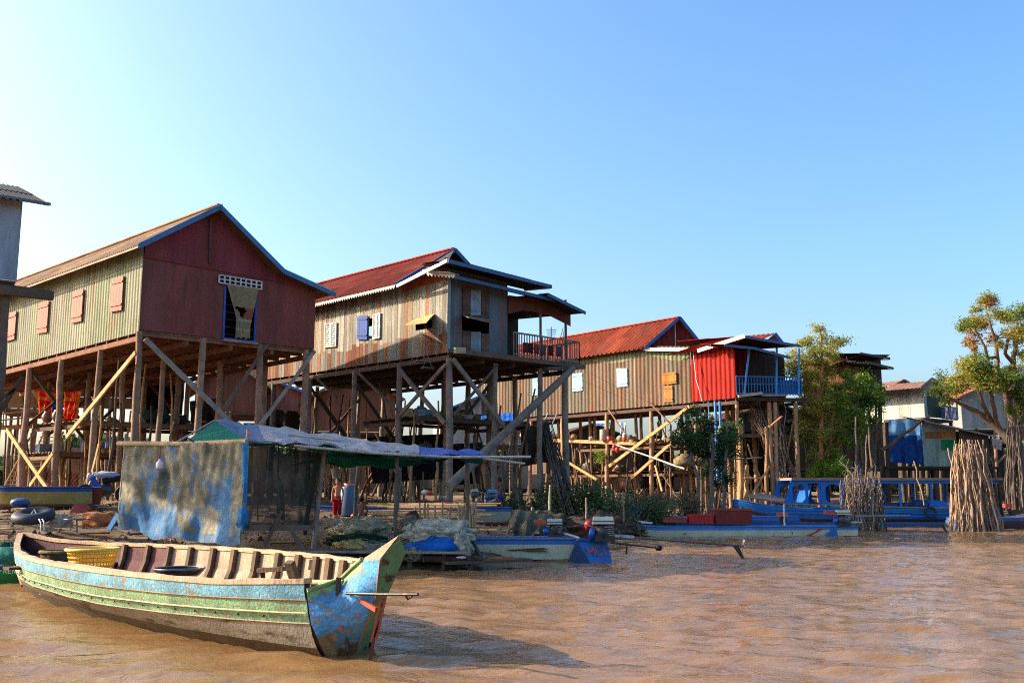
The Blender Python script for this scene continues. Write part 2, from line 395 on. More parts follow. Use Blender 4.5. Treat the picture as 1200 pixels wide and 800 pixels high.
def shutter(root, pl, u0, u1, v0, v1, col, name='window_shutter', mat='paint', off=.04, louver=False, frame=None, label=None, th=.04):
    """u0,v0 top-left .. u1,v1 bottom right, read on the wall plane; v0/v1 may be pairs for the two ends"""
    v0 = v0 if isinstance(v0, tuple) else (v0, v0); v1 = v1 if isinstance(v1, tuple) else (v1, v1)
    a, zt0 = pl.sz(u0, v0[0]); b, zt1 = pl.sz(u1, v0[1]); _, zb0 = pl.sz(u0, v1[0]); _, zb1 = pl.sz(u1, v1[1])
    if a > b: a, b, zt0, zt1, zb0, zb1 = b, a, zt1, zt0, zb1, zb0
    c = hexc(col) if isinstance(col, str) else col; mb = MB(); w = .06
    def bx(s0, s1, z0a, z0b, z1a, z1b, o0, o1, cc):
        mb.hexa([pl.pt(s0, z0a, o0), pl.pt(s1, z0b, o0), pl.pt(s1, z0b, o1), pl.pt(s0, z0a, o1), pl.pt(s0, z1a, o0), pl.pt(s1, z1b, o0), pl.pt(s1, z1b, o1), pl.pt(s0, z1a, o1)], cc)
    zb = lambda s: lerp(zb0, zb1, (s - a) / (b - a)); zt = lambda s: lerp(zt0, zt1, (s - a) / (b - a))
    if louver:
        mid = (a + b) / 2
        for s0, s1 in ((a, mid - .01), (mid + .01, b)):
            for e0, e1 in ((s0, s0 + w), (s1 - w, s1)): bx(e0, e1, zb(e0), zb(e1), zt(e0), zt(e1), off, off + th, c)
            bx(s0 + w, s1 - w, zb(s0), zb(s1), zb(s0) + w, zb(s1) + w, off, off + th, c); bx(s0 + w, s1 - w, zt(s0) - w, zt(s1) - w, zt(s0), zt(s1), off, off + th, c)
            n = int((zt(mid) - zb(mid) - 2 * w) / .075)
            for i in range(n):
                z = zb(mid) + w + (i + .3) * .075; c2 = tuple(x * .96 for x in c)
                mb.hexa([pl.pt(s0 + w, z, off + .03), pl.pt(s1 - w, z, off + .03), pl.pt(s1 - w, z, off + .04), pl.pt(s0 + w, z, off + .04), pl.pt(s0 + w, z + .05, off), pl.pt(s1 - w, z + .05, off), pl.pt(s1 - w, z + .05, off + .01), pl.pt(s0 + w, z + .05, off + .01)], c2)
    else:
        k = max(2, int((b - a) / .17))
        for i in range(k):
            s0, s1 = lerp(a, b, i / k) + .004, lerp(a, b, (i + 1) / k) - .004
            bx(s0, s1, zb(s0), zb(s1), zt(s0), zt(s1), off, off + th, tuple(x * random.uniform(.9, 1.08) for x in c))
        for f in (.15, .82):
            bx(a + .02, b - .02, lerp(zb0, zt0, f), lerp(zb1, zt1, f), lerp(zb0, zt0, f) + .07, lerp(zb1, zt1, f) + .07, off + th, off + th + .025, tuple(x * .85 for x in c))
    o = mb.build(name, mat, root)
    if label: o['label'] = label
    if frame:
        fb = MB(); fc = hexc(frame)
        for p, q in (((a - .03, zb(a)), (a - .03, zt(a))), ((b + .03, zb(b)), (b + .03, zt(b))), ((a - .06, zt(a) + .03), (b + .06, zt(b) + .03)), ((a - .06, zb(a) - .03), (b + .06, zb(b) - .03))):
            fb.beam(pl.pt(p[0], p[1], off), pl.pt(q[0], q[1], off), .05, .05, fc)
        fb.build('window_frame', mat, root)
    return (a, b, min(zb0, zb1), max(zt0, zt1))
def lin(p, q):
    (a, za), (b, zb) = p, q
    return lambda s: za + (zb - za) * (s - a) / (b - a)
def plin(pts):
    pts = sorted(pts)
    def f(s):
        if s <= pts[0][0]: (a, za), (b, zb) = pts[0], pts[1]
        elif s >= pts[-1][0]: (a, za), (b, zb) = pts[-2], pts[-1]
        else:
            for (a, za), (b, zb) in zip(pts, pts[1:]):
                if a <= s <= b: break
        return za + (zb - za) * (s - a) / (b - a)
    return f
def scallop(root, p, q, col, name='scalloped_fascia', h=.14, pitch=.16, mat='paint'):
    p, q = V(p), V(q); L = (q - p).length; n = int(L / pitch); mb = MB(); d = (q - p) / n; nrm = d.cross(V((0, 0, 1))).normalized() * .012; c = hexc(col)
    for i in range(n):
        a = p + d * i; b = a + d; m = (a + b) / 2; dz = V((0, 0, -h))
        for s in (nrm, -nrm):
            mb.face([a + s, b + s, b + s + dz * .5, m + s + dz, a + s + dz * .5], c)
    mb.build(name, mat, root)

# ================================================================== HOUSE 1: maroon gable, green side wall
A = P(163, 386, 33); zf = A.z; C_ = G(368, 409, zf); B_ = P(35, 420, 38)
e1 = V((C_.x - A.x, C_.y - A.y, 0)); L1 = e1.length; e1.normalize(); e2 = V((B_.x - A.x, B_.y - A.y, 0)); LB = e2.length; e2.normalize()
L2 = LB * 2.1
h1 = thing('stilt_house', 'tall stilt house with dark maroon gable front and pale green side wall with salmon shutters', 'stilt house', (A.x, A.y, ground(A.x, A.y)))
plL = Plane(A, e2); plF = Plane(A, e1)
botL = lin((0, zf), plL.sz(35, 420)); topL = lin(plL.sz(163, 290), plL.sz(35, 334))
OV = .55
prof = [plF.sz(162, 287, OV), plF.sz(258, 241, OV), plF.sz(333, 317, OV), plF.sz(393, 344, OV)]
tp = plin(prof)
H1TOP = tp(0) - .07
EXS = (B_.z - A.z) / LB
mb = MB(); wall(mb, plL, 0, L2, lambda s: botL(s) - .1, lambda s: H1TOP + (botL(s) - zf), 'corr', [hexc('7c7e5e'), hexc('858468'), hexc('75785c'), hexc('8a866e')], sheet=.8); mb.build('side_wall', 'sheet', h1)
wa, wz0 = plF.sz(262, 397); wb, _ = plF.sz(297, 397); _, wz1 = plF.sz(262, 336)
mb = MB(); wall(mb, plF, 0, L1, zf, lambda s: min(tp(s) - .06, lin(plF.sz(170, 300), plF.sz(366, 336))(s)), 'fine', [hexc('80453e'), hexc('7a4740'), hexc('864a42')], holes=[(wa, wb, zf + .05, wz1)], sheet=.9, jit=.04); mb.build('front_wall', 'sheet_clean', h1)
mb = MB(); wall(mb, plF, .02, L1 - .02, lambda s: lin(plF.sz(170, 300), plF.sz(366, 336))(s) - .06, lambda s: tp(s) - .05, 'fine', [hexc('783a36'), hexc('7a373a')], off=.05, sheet=.9, jit=.04); mb.build('gable_panel', 'sheet_clean', h1)
beamp(h1, 'gable_post', plF.at(247, 256, .1), plF.at(246, 309, .1), .07, .05, '5c4440')
ext = e2 * (L2 + OV) + V((0, 0, (botL(L2) - botL(0)) * (L2 + OV) / L2))
pp = [plF.pt(s, z, OV) for s, z in prof]
mb = MB(); slope(mb, pp[0], pp[1], ext, [hexc('c4a27c'), hexc('b89672')]); mb.build('roof', 'roof', h1)
mb = MB(); slope(mb, pp[2], pp[1], ext, [hexc('8a6a50')]); slope(mb, pp[3], pp[2], ext, [hexc('8a6a50')]); mb.build('roof', 'roof', h1)
for p, q in zip(pp, pp[1:]):
    MB().beam(p + plF.n * .04 - V((0, 0, .06)), q + plF.n * .04 - V((0, 0, .06)), .04, .16, hexc('486f94')).build('barge_board', 'paint', h1)
    MB().beam(p + plF.n * .03 + V((0, 0, .035)), q + plF.n * .03 + V((0, 0, .035)), .05, .04, hexc('86b0cc')).build('barge_trim', 'paint', h1)
beamp(h1, 'ridge_cap', pp[1] + V((0, 0, .04)), pp[1] + ext + V((0, 0, .04)), .22, .05, '8a6a50', 'roof')
MB().face([A + e2 * L2 + V((0, 0, -.6)), A + e2 * L2 + e1 * L1 + V((0, 0, -.6)), A + e2 * L2 + e1 * L1 + V((0, 0, 2.4)), A + e2 * L2 + e1 * L1 * .5 + V((0, 0, 4)), A + e2 * L2 + V((0, 0, 2.4))], hexc('6a5a48')).build('rear_wall', 'sheet', h1)
beamp(h1, 'eave_board', pp[0] - V((0, 0, .07)), pp[0] + ext - V((0, 0, .07)), .03, .07, '8a7460')
MB().face([plF.pt(L1, zf), plF.pt(L1, zf) + e2 * L2, plF.pt(L1, tp(L1) - .06) + e2 * L2, plF.pt(L1, tp(L1) - .06)], hexc('6e2430')).build('rear_side_wall', 'sheet_clean', h1)
for i, (u0, u1, a, b, c, d) in enumerate([(133.5, 147, (327, 323.5), (365.5, 363)), (87.5, 100, (343, 339), (378.5, 376)), (47, 59.5, (356, 352.5), (390.5, 389)), (11, 21.5, (368, 364.5), (400, 397))] and [(133.5, 147, 327, 323.5, 365.5, 363), (87.5, 100, 343, 339, 378.5, 376), (47, 59.5, 356, 352.5, 390.5, 389), (11, 21.5, 368, 364.5, 400, 397)]):
    shutter(h1, plL, u0, u1, (a, b), (c, d), '9a5238', mat='paint')
# front opening: blue frame, vent grille, dark bars behind the curtain
fr = MB()
for p, q in (((wa - .03, zf + .05), (wa - .03, wz1)), ((wb + .03, zf + .05), (wb + .03, wz1)), ((wa - .05, zf + .02), (wb + .05, zf + .02))):
    fr.beam(plF.pt(*p, .04), plF.pt(*q, .04), .06, .06, hexc('3a63b0'))
fr.build('window_frame', 'paint', h1)
mb = MB()
for k in range(7):
    z = zf + .2 + k * .27; mb.beam(plF.pt(wa, z, -.05), plF.pt(wb, z, -.05), .03, .03, hexc('22304a'))
mb.build('window_bars', 'paint', h1)
g0, gz0 = plF.sz(255.5, 331.5); g1, gz1 = plF.sz(305.5, 331); _, gz2 = plF.sz(255.5, 322.5)
mb = MB(); wht = hexc('cfcac0')
gt = lin(plF.sz(255.5, 322.5), plF.sz(305.5, 330.5)); gb = lin(plF.sz(255.5, 331.5), plF.sz(305.5, 339.5))
for f in (gt, gb, lambda s: (gt(s) + gb(s)) / 2): mb.beam(plF.pt(g0, f(g0), .08), plF.pt(g1, f(g1), .08), .05, .035, wht)
for k in range(9):
    s = lerp(g0, g1, k / 8); mb.beam(plF.pt(s, gb(s), .085), plF.pt(s, gt(s), .085), .045, .05, wht)
mb.build('vent_grille', 'paint', h1)
mb = MB().hexa([plF.pt(s, z, o) for z in (0,) for s, z, o in ((g0, gb(g0), .045), (g1, gb(g1), .045), (g1, gb(g1), .055), (g0, gb(g0), .055), (g0, gt(g0), .045), (g1, gt(g1), .045), (g1, gt(g1), .055), (g0, gt(g0), .055))], hexc('14100e')); mb.build('vent_shade_sheet', 'paint', h1)  # near-black sheet on the wall stands in for the shade behind the grille
beamp(h1, 'window_sill', plF.pt(wa - .08, zf - .06, .12), plF.pt(wb + .08, zf - .06, .12), .22, .06, '8a7a68')
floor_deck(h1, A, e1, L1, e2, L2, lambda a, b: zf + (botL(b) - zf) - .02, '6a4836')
S1 = [.07] + [plF.sz(u, 400)[0] for u in (240, 307, 361)]; S2 = [.1] + [plL.sz(u, 410)[0] for u in (116, 71, 34)]; S2 += [S2[-1] + 3.4]
PT = []
for j, s2 in enumerate(S2):
    for s1 in S1 + ([] if j else []):
        q = A + e1 * s1 + e2 * s2; PT.append((q, botL(s2) - .35 + .3 * (j == 0)))
stilts(h1, PT, '786250', .13)
for (pl, a, b, w, col) in ((plL, (159, 413), (78, 512), .15, 'b89468'), (plF, (170, 397), (283, 507), .17, '7c7468'), (plF, (312, 405), (262, 480), .12, '54463a'), (plF, (369, 411), (301, 503), .13, '8c8070'),
        (plL, (8, 503), (65, 586), .16, 'b8925e'), (plL, (62, 531), (35, 569), .13, 'b08a58'), (plL, (116, 520), (108, 553), .09, '9c7a50')):
    p, q = pl.at(*a, .2), pl.at(*b, .22); MB().beam(p, q, w * .45, w, hexc(col, .08)).build('brace', 'wood', h1)
# inner dark braces
for k in range(6):
    s2 = random.choice(S2[1:]) ; i = random.randrange(3); p = A + e1 * S1[i] + e2 * s2; q = A + e1 * S1[i + 1] + e2 * s2
    z0 = zf - .7; z1 = zf - random.uniform(2.6, 3.6)
    if k % 2: p, q = q, p
    MB().beam((p.x, p.y, z0), (q.x, q.y, z1), .06, .12, hexc('4a392c', .2)).build('brace', 'wood', h1)
H1 = dict(A=A, e1=e1, e2=e2, zf=zf, plL=plL, plF=plF, L1=L1, L2=L2)
# curtain hanging in the front opening
cr = [[], []]; rows = []
ua = plF.sz(263, 335)[0]; ub = plF.sz(301, 340)[0]
zt = plF.sz(280, 336)[1]; zb = plF.sz(285, 397)[1]
mb = MB(); NR, NC = 22, 16; c1, c2, c3 = hexc('a08a66'), hexc('a0644c'), hexc('b8a88a')
for i in range(NR + 1):
    t = i / NR; row = []; l = lerp(ua + .02, ua + .42, min(1, t * 1.6)); r_ = lerp(ub, ub - .3, min(1, t * 1.3))
    for j in range(NC + 1):
        s = lerp(l, r_, j / NC); row.append(plF.pt(s, lerp(zt, zb, t) - .03 * math.sin(j * 1.2) * t, .16 + .035 * math.sin(j * 1.9 + t * 2)))
    rows.append(row)
mb2 = MB(); mb2.grid(rows, c1, True, False, lambda i, j: c1 if i < 9 else (c2 if i < 14 and j > 5 else (c3 if i in (14, 18) else c1)))
# tear hole: drop faces
keep = [k for k in range(len(mb2.f)) if not ((9 <= k // NC <= 12) and (2 + (k // NC - 9) <= k % NC <= 9 - abs(k // NC - 10)))]
mb2.f = [mb2.f[k] for k in keep]; mb2.c = [mb2.c[k] for k in keep]; mb2.sm = [mb2.sm[k] for k in keep]
mb2.build('curtain', 'cloth', label='torn brown and beige patterned curtain hanging in the blue framed opening of the maroon gable', cat='curtain')

# ================================================================== HOUSE 0: blue grey house cut by the left edge
A = P(19, 329, 25.5); zf = A.z
e2 = V((-.62, .78, 0)).normalized(); e1 = V((.78, .62, 0)); L1 = 7.5
h0 = thing('stilt_house', 'blue grey stilt house with dark roof, cut off by the left edge of the photo', 'stilt house', (A.x, A.y, ground(A.x, A.y)))
# corner A is the near right corner; the walls run back and to the left
eL = V((-.78, -.62, 0)).normalized(); eB = V((-.62, .78, 0)).normalized(); LL, LBk = 5.6, 7.0
pw = Plane(A, eL); pb = Plane(A, eB)
ht = 2.2
mb = MB(); wall(mb, pw, 0, LL, zf, zf + ht, 'panel', [hexc('8a939c'), hexc('929aa2')], jit=.04); mb.build('front_wall', 'sheet_clean', h0)
mb = MB(); wall(mb, pb, 0, LBk, zf, zf + ht, 'panel', [hexc('7c8690')], jit=.04); mb.build('side_wall', 'sheet_clean', h0)
nF = pw.n; nR = -eL
q0 = A + nF * .45 + nR * .6 + V((0, 0, ht - .12)); q1 = q0 + eL * (LL + 1.2)
rid = V((0, 0, 1.55)) + eB * (LBk / 2 + .7)
mb = MB(); slope(mb, q0, q0 + rid + eL * .0, q1 - q0, [hexc('2c2c2e'), hexc('343230')]); mb.build('roof', 'roof', h0)
q2 = q0 + eB * (LBk + 1.4)
mb = MB(); slope(mb, q2, q0 + rid, q1 - q0, [hexc('4a4a4c')]); mb.build('roof', 'roof', h0)
mb = MB(); mb.face([pb.pt(0, zf + ht), pb.pt(LBk, zf + ht), pb.pt(LBk / 2, zf + ht + 1.35)], hexc('7c8690')); mb.build('gable_panel', 'sheet_clean', h0)
scallop(h0, q0 + V((0, 0, .06)), q1 + V((0, 0, .06)), '5c6468', h=.1)
scallop(h0, q0 + V((0, 0, .06)), q0 + rid, '5c6468', h=.1)
def qz(a, b, dz): p = A + eL * a + eB * b; return V((p.x, p.y, zf + dz))
floor_deck(h0, A, eL, LL, eB, LBk, lambda a, b: zf - .02, '4c3c30')
mb = MB().beam(qz(-.9, -.15, -.32), qz(LL, -.15, -.32), .18, .24, hexc('4a3c30')); mb.build('floor_beam', 'wood', h0)
mb = MB().beam(qz(-.9, .5, -.12), qz(1.5, .5, -.12), .5, .08, hexc('5a4a3a')); mb.build('deck_board', 'wood', h0)
pts = [(qz(a, b, 0), zf - .3) for a in (.25, 2.7, 5.2) for b in (.1, 3.4, 6.6)]
stilts(h0, pts, '54463a', .16)
MB().beam(P(-30, 530, 25.2), P(26, 441, 25.2), .05, .1, hexc('3a2e26')).build('brace', 'wood', h0)
MB().beam(P(-5, 470, 25.2), P(24, 453, 25.2), .05, .08, hexc('3a2e26')).build('brace', 'wood', h0)

# ================================================================== HOUSE 2: weathered boards, red roof, veranda
A = P(526, 409.5, 36); zf = A.z; C_ = G(667, 427, zf); B_ = G(365, 434, zf)
e1 = V((C_.x - A.x, C_.y - A.y, 0)); L1 = e1.length; e1.normalize(); e2 = V((B_.x - A.x, B_.y - A.y, 0)); e2.normalize(); L2 = 13.0
h2 = thing('stilt_house', 'weathered grey board stilt house with dark red roof, open veranda and one blue shutter', 'stilt house', (A.x, A.y, ground(A.x, A.y)))
plL = Plane(A, e2); plF = Plane(A, e1)
# left wall: two bays
sB = plL.sz(463, 380)[0]
topMain = lin(plL.sz(463, 334), plL.sz(369, 352))
for (qa, qb, nm_) in ((A + e2 * L2, A + e2 * L2 + e1 * L1, 'rear_wall'), (A + e1 * (L1 - .1) + e2 * 4.2, A + e1 * (L1 - .1) + e2 * L2, 'rear_side_wall')):
    MB().face([V((qa.x, qa.y, zf - .1)), V((qb.x, qb.y, zf - .1)), V((qb.x, qb.y, zf + 2.6)), V((qa.x, qa.y, zf + 2.6))], hexc('5a4a3c')).build(nm_, 'plank', h2)
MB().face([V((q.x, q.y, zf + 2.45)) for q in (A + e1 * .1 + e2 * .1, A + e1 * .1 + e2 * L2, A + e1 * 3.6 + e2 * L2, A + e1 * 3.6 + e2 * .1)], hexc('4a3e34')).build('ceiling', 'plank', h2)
tl = plin([(0, plL.sz(526, 318)[1] + .2), (sB, plL.sz(463, 336)[1] + .05), (sB + .01, topMain(sB) - .0), (L2, topMain(L2) - .0)])
tans = ['98917e', 'a39a86', '8f8470', '857a68', '9d9484', '948066', '96694a', 'a8a190', '8c8878', '8e6c50', '9a9282']
C = [tuple(q * .9 for q in hexc(x)) for x in tans]; low = [hexc(x) for x in ('7c4c34', '70432f', '86603f', '706a5e', '80766a')]
a0, az0 = plL.sz(507, 374); a1, az1 = plL.sz(487, 387.5)
w0, wz0 = plL.sz(438.5, 372); w1, wz1 = plL.sz(432, 397)
mb = MB(); wall(mb, plL, 0, L2, zf - .1, tl, 'plank', C, holes=[(a0, a1, az1, az0), (w0, w1, wz1, wz0)], lo=(low, .8), jit=.16); mb.build('side_wall', 'plank', h2)
mb = MB(); wall(mb, plL, .0, sB - .4, lambda s: lin(plL.sz(526, 327), plL.sz(474, 341))(s), lambda s: tl(s) - .05, 'panel', [hexc('a4502e'), hexc('9c4a2c')], off=.03); mb.build('rust_panel', 'sheet_rusty', h2, label='rust orange sheet below the eave')
shutter(h2, plL, 382, 396, (379.5, 377.5), (407.5, 406), 'b9b5a8', louver=True, label='closed white louvred shutter pair')
shutter(h2, plL, 420.5, 432.5, (370.5, 370), (398, 398), '123e84', label='open blue shutter leaf')
shutter(h2, plL, 438.5, 447, (368.5, 366.5), (397.5, 396.5), 'bdbab0', louver=True, label='open white louvred shutter leaf')
# awning flap
ap = [plL.at(486.5, 373.5, .04), plL.at(509, 367.5, .04), plL.at(499.5, 377.5, .95), plL.at(474, 380.5, .95)]
mb = MB(); mb.hexa([p - V((0, 0, .03)) for p in ap] + ap, hexc('b08c58')); mb.build('window_flap', 'wood', h2)
beamp(h2, 'flap_prop', plL.at(502, 387, .03), plL.at(495, 377, .7), .03, .03, '4a3c2c')
# front: grey sheet wall with window, then open veranda
sw = plF.sz(594.5, 400)[0]
fw0 = plF.sz(541.5, 380)[0]; fw1 = plF.sz(573, 380)[0]; fz0 = plF.sz(560, 390)[1]; fz1 = plF.sz(560, 370.5)[1]
topF = lin(plF.sz(526, 318), plF.sz(665, 352))
g = [hexc('5f6a70'), hexc('68727a'), hexc('586269')]
mb = MB(); wall(mb, plF, 0, sw, zf - .1, lambda s: topF(s) + .3, 'panel', g, holes=[(fw0, fw1, fz0, fz1)], jit=.1); mb.build('front_wall', 'sheet', h2)
for (ua, ub, va, vb, cc) in ((541.5, 550, 337, 369, '4a3a30'), (550.5, 562.5, 340, 370, '76828a'), (563, 572.5, 343, 372, '463830'), (541.5, 550, 388, 409, '54423a'), (550.5, 562.5, 389, 413, '76828a'), (563, 572.5, 391, 414, '54423a')):
    shutter(h2, plF, ua, ub, va, vb, cc, name='window_panel', mat='wood', off=.02)
ap = [plF.at(541, 368.5, .04), plF.at(573, 373, .04), plF.at(582.5, 379.3, .9), plF.at(549, 371.5, .9)]
MB().hexa([p - V((0, 0, .03)) for p in ap] + ap, hexc('6a5244')).build('window_flap', 'wood', h2)
beamp(h2, 'corner_post', plF.pt(-.05, zf, .05), plF.pt(-.05, topF(0), .05), .16, .12, '6c7882', 'paint')
# room partition behind the veranda and its ceiling
pv = Plane(plF.pt(sw, zf), e2)
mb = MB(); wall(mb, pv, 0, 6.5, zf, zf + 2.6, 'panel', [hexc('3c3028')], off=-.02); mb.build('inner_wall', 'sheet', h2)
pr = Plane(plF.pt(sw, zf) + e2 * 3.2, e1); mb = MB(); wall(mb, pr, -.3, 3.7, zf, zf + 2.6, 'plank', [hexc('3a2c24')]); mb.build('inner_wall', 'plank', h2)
mb = MB(); fa = [plF.sz(594.5, 353), plF.sz(665, 381)]
wall(mb, plF, sw, L1 + .05, plin([plF.sz(594.5, 368), plF.sz(602, 364), plF.sz(618, 364), plF.sz(640, 369), plF.sz(666, 382)]), plin([plF.sz(594, 346), plF.sz(645, 353), plF.sz(668, 362)]), 'panel', [hexc('58302a'), hexc('5e342c')], off=.06, jit=.05); mb.build('veranda_fascia', 'sheet', h2)
for u, vt, vb in ((633.5, 368, 404), (663, 380, 427)):
    s, _ = plF.sz(u, 400); beamp(h2, 'veranda_post', plF.pt(s, zf - .1, .0), plF.pt(s, topF(s), 0), .1, .1, '5c4638')
# railing
rs0 = plF.sz(597, 415)[0]; rt = lin(plF.sz(597, 399.5), plF.sz(666, 406)); 
def railing(root, pl, s0, s1, zb, ztf, col, n, off=.05, mat='paint', name='railing', mid=False):
    mb = MB(); c = hexc(col)
    mb.beam(pl.pt(s0, ztf(s0), off), pl.pt(s1, ztf(s1), off), .07, .06, c); mb.beam(pl.pt(s0, zb(s0) + .1, off), pl.pt(s1, zb(s1) + .1, off), .06, .05, c)
    if mid: mb.beam(pl.pt(s0, (ztf(s0) + zb(s0)) / 2 + .1, off), pl.pt(s1, (ztf(s1) + zb(s1)) / 2 + .1, off), .05, .04, c)
    for i in range(n + 1):
        s = lerp(s0, s1, i / n); mb.beam(pl.pt(s, zb(s) + .02, off), pl.pt(s, ztf(s), off), .045, .045, hexc(col, .12))
    return mb.build(name, mat, root)
railing(h2, plF, rs0, L1 + .35, lambda s: zf, lambda s: zf + .95, '6e6258', 26, off=.25, mat='wood')
pE = Plane(plF.pt(L1 + .35, zf, .25), e2); railing(h2, pE, 0, 3.5, lambda s: zf, lambda s: zf + .95, '6e6258', 14, off=0, mat='wood')
# main gable roof
OV = .2
pk = plF.sz(532.5, 292, OV); le = plF.sz(463, 332.5, .1)
# ridge height from the front gable plane; left eave from the side wall
eL0 = plL.at(463, 333, .6); eL1 = plL.at(369, 351.5, .6); ed = (eL1 - eL0).normalized(); ed = V((ed.x, ed.y, 0)).normalized()

# the gable edge passes eave point and peak; make it lie in the vertical plane of e1 through eL0
plG = Plane(eL0, e1); pk = plG.at(532.5, 292); rr = plG.at(548, 309); dn = (rr - pk) * 3.2
extn = e2 * 11.5
mb = MB(); slope(mb, eL0, pk, extn, [hexc('843a2e'), hexc('7a362a'), hexc('8c4232')], sheet=.8, jit=.14, pitch=.26, amp=.04); mb.build('roof', 'roof', h2)
mb = MB(); slope(mb, pk + dn, pk, extn, [hexc('8a2c26')]); mb.build('roof', 'roof', h2)
mb = MB(); mb.face([eL0 + e2 * .5, pk + e2 * .5, pk + dn + e2 * .5], hexc('7a5a44')); mb.build('gable_panel', 'plank', h2)
for p, q in ((eL0, pk), (pk, pk + dn)): MB().beam(p - e2 * .05 - V((0, 0, .03)), q - e2 * .05 - V((0, 0, .03)), .05, .17, hexc('3d5f80')).build('barge_board', 'paint', h2)
scallop(h2, eL0 - V((0, 0, .02)), eL0 + extn - V((0, 0, .02)), '9a9690', h=.16)
beamp(h2, 'ridge_cap', pk + V((0, 0, .04)), pk + extn + V((0, 0, .04)), .24, .05, '8a2c26', 'roof')
# tier 1: wide low roof over the front
def tier(root, pl, pa, pb, off, back, rise, colr, colb, name='porch_roof', bcol='3d5f80', over=0, under='3a3230', left=None, right=None):
    a, b = pl.at(*pa, off), pl.at(*pb, off); bk = e_back * back + V((0, 0, rise))
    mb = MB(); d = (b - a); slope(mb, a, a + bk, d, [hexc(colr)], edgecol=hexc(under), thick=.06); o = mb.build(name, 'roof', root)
    MB().beam(a - V((0, 0, .05)) + pl.n * .03, b - V((0, 0, .05)) + pl.n * .03, .04, .13, hexc(bcol)).build('fascia_board', 'paint', root)
    for w, p in ((left, a), (right, b)):
        if w: MB().beam(p - V((0, 0, .06)), p + bk - V((0, 0, .06)), .04, .13, hexc(w)).build('barge_board', 'paint', root)
    return a, b
e_back = e2
t1a, t1b = tier(h2, plF, (524.5, 304.5), (646, 334.5), 1.0, 1.5, .12, '6a2c26', '46688c', right='c8c8c4')
MB().beam(eL0 - e2 * .12 - V((0, 0, .09)), t1a - V((0, 0, .02)), .05, .13, hexc('c9c9c2')).build('barge_board', 'paint', h2)
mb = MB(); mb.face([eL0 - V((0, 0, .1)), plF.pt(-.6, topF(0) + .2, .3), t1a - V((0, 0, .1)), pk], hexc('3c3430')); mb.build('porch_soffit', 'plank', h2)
t2a, t2b = tier(h2, plF, (533, 323), (650, 350.5), .7, .9, .2, '5c2a26', '4a7aa0')
sc0 = plL.at(500, 318.5, .55); scallop(h2, sc0, t2a + V((0, 0, .05)), 'd6d4cc', h=.16)
MB().beam(sc0 + V((0, 0, .02)), t2a + V((0, 0, .07)), .5, .03, hexc('b8b4aa')).build('eave_trim', 'paint', h2)
t3a, t3b = tier(h2, plF, (641, 343.5), (685.5, 365.5), .9, 5.0, .3, '5c2a26', '3f6690')
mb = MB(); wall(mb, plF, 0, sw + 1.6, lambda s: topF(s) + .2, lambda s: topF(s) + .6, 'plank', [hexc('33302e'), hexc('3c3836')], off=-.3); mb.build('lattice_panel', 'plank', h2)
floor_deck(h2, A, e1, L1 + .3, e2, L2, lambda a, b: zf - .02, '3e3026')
beamp(h2, 'edge_beam', plF.pt(0, zf - .08, .3), plF.pt(L1 + .6, zf - .08, .3), .14, .18, '4c3e32')
beamp(h2, 'edge_board', plF.at(533, 410.5, .4), plF.at(545, 410.5, .4), .1, .22, '9c8c70')
S1 = [.1] + [plF.sz(u, 430)[0] for u in (583, 635, 664)]; S2 = [.1] + [plL.sz(u, 425)[0] for u in (466, 413.5, 362)]; S2.append(S2[-1] + 3)
PT = [(A + e1 * s1 + e2 * s2, zf - .3) for s2 in S2 for s1 in S1]
stilts(h2, PT, '6a5c50', .12)
for (pl, a, b, w, col) in ((plF, (531, 421), (590, 498), .16, '665a4e'), (plF, (583, 428), (532, 486), .1, '4a3e34'), (plL, (522, 427), (468, 487), .13, '5a4e44'), (plL, (469, 434), (521, 496), .15, '554a40'), (plL, (417, 434), (464, 480), .1, '4a3f36'), (plL, (368, 440), (395, 466), .09, '40362e')):
    MB().beam(pl.at(*a, .16), pl.at(*b, .2), w * .6, w, hexc(col, .06)).build('brace', 'wood', h2)
mb = MB().pole(plF.at(672, 431, .7), plF.at(526, 570, 1.6), .13, .2, hexc('5c5248'), 8, .02); mb.build('brace', 'wood', h2)
mb = MB().beam(plF.at(640, 432, .35), plF.at(678, 431, .35), .2, .14, hexc('4a4038')); mb.build('deck_beam', 'wood', h2)
for k in range(5):
    s2 = random.choice(S2[1:]); i = random.randrange(3); p = A + e1 * S1[i] + e2 * s2; q = A + e1 * S1[i + 1] + e2 * s2
    if k % 2: p, q = q, p
    MB().beam((p.x, p.y, zf - .7), (q.x, q.y, zf - 3.3), .06, .12, hexc('3e342c', .2)).build('brace', 'wood', h2)
H2 = dict(A=A, e1=e1, e2=e2, zf=zf, plL=plL, plF=plF, L1=L1, L2=L2)

# ================================================================== HOUSE 3: long rusty corrugated wall, orange-red roof, red porch wall, blue balcony
A = P(862.6, 462.5, 50); zf = A.z; B_ = G(606, 486, zf)
e2 = V((B_.x - A.x, B_.y - A.y, 0)); L2 = e2.length + 4; e2.normalize(); C_ = G(937, 463.5, zf); e1 = V((C_.x - A.x, C_.y - A.y, 0)); L1 = e1.length; e1.normalize()
plL = Plane(A, e2); plF = Plane(A, e1); e_back = e2
h3 = thing('stilt_house', 'long rusty corrugated stilt house with orange red roof, bright red wall section and blue balcony', 'stilt house', (A.x, A.y, ground(A.x, A.y)))
sR = plL.sz(810, 440)[0]
topR = lin(plL.sz(859.6, 404), plL.sz(808, 413))
mb = MB(); wall(mb, plL, 0, sR, zf - .14, lambda s: topR(s) + .1, 'bigcorr', [hexc('a02014'), hexc('961d12')], sheet=.9, jit=.05); mb.build('red_wall', 'sheet_clean', h3, label='bright red corrugated wall section')
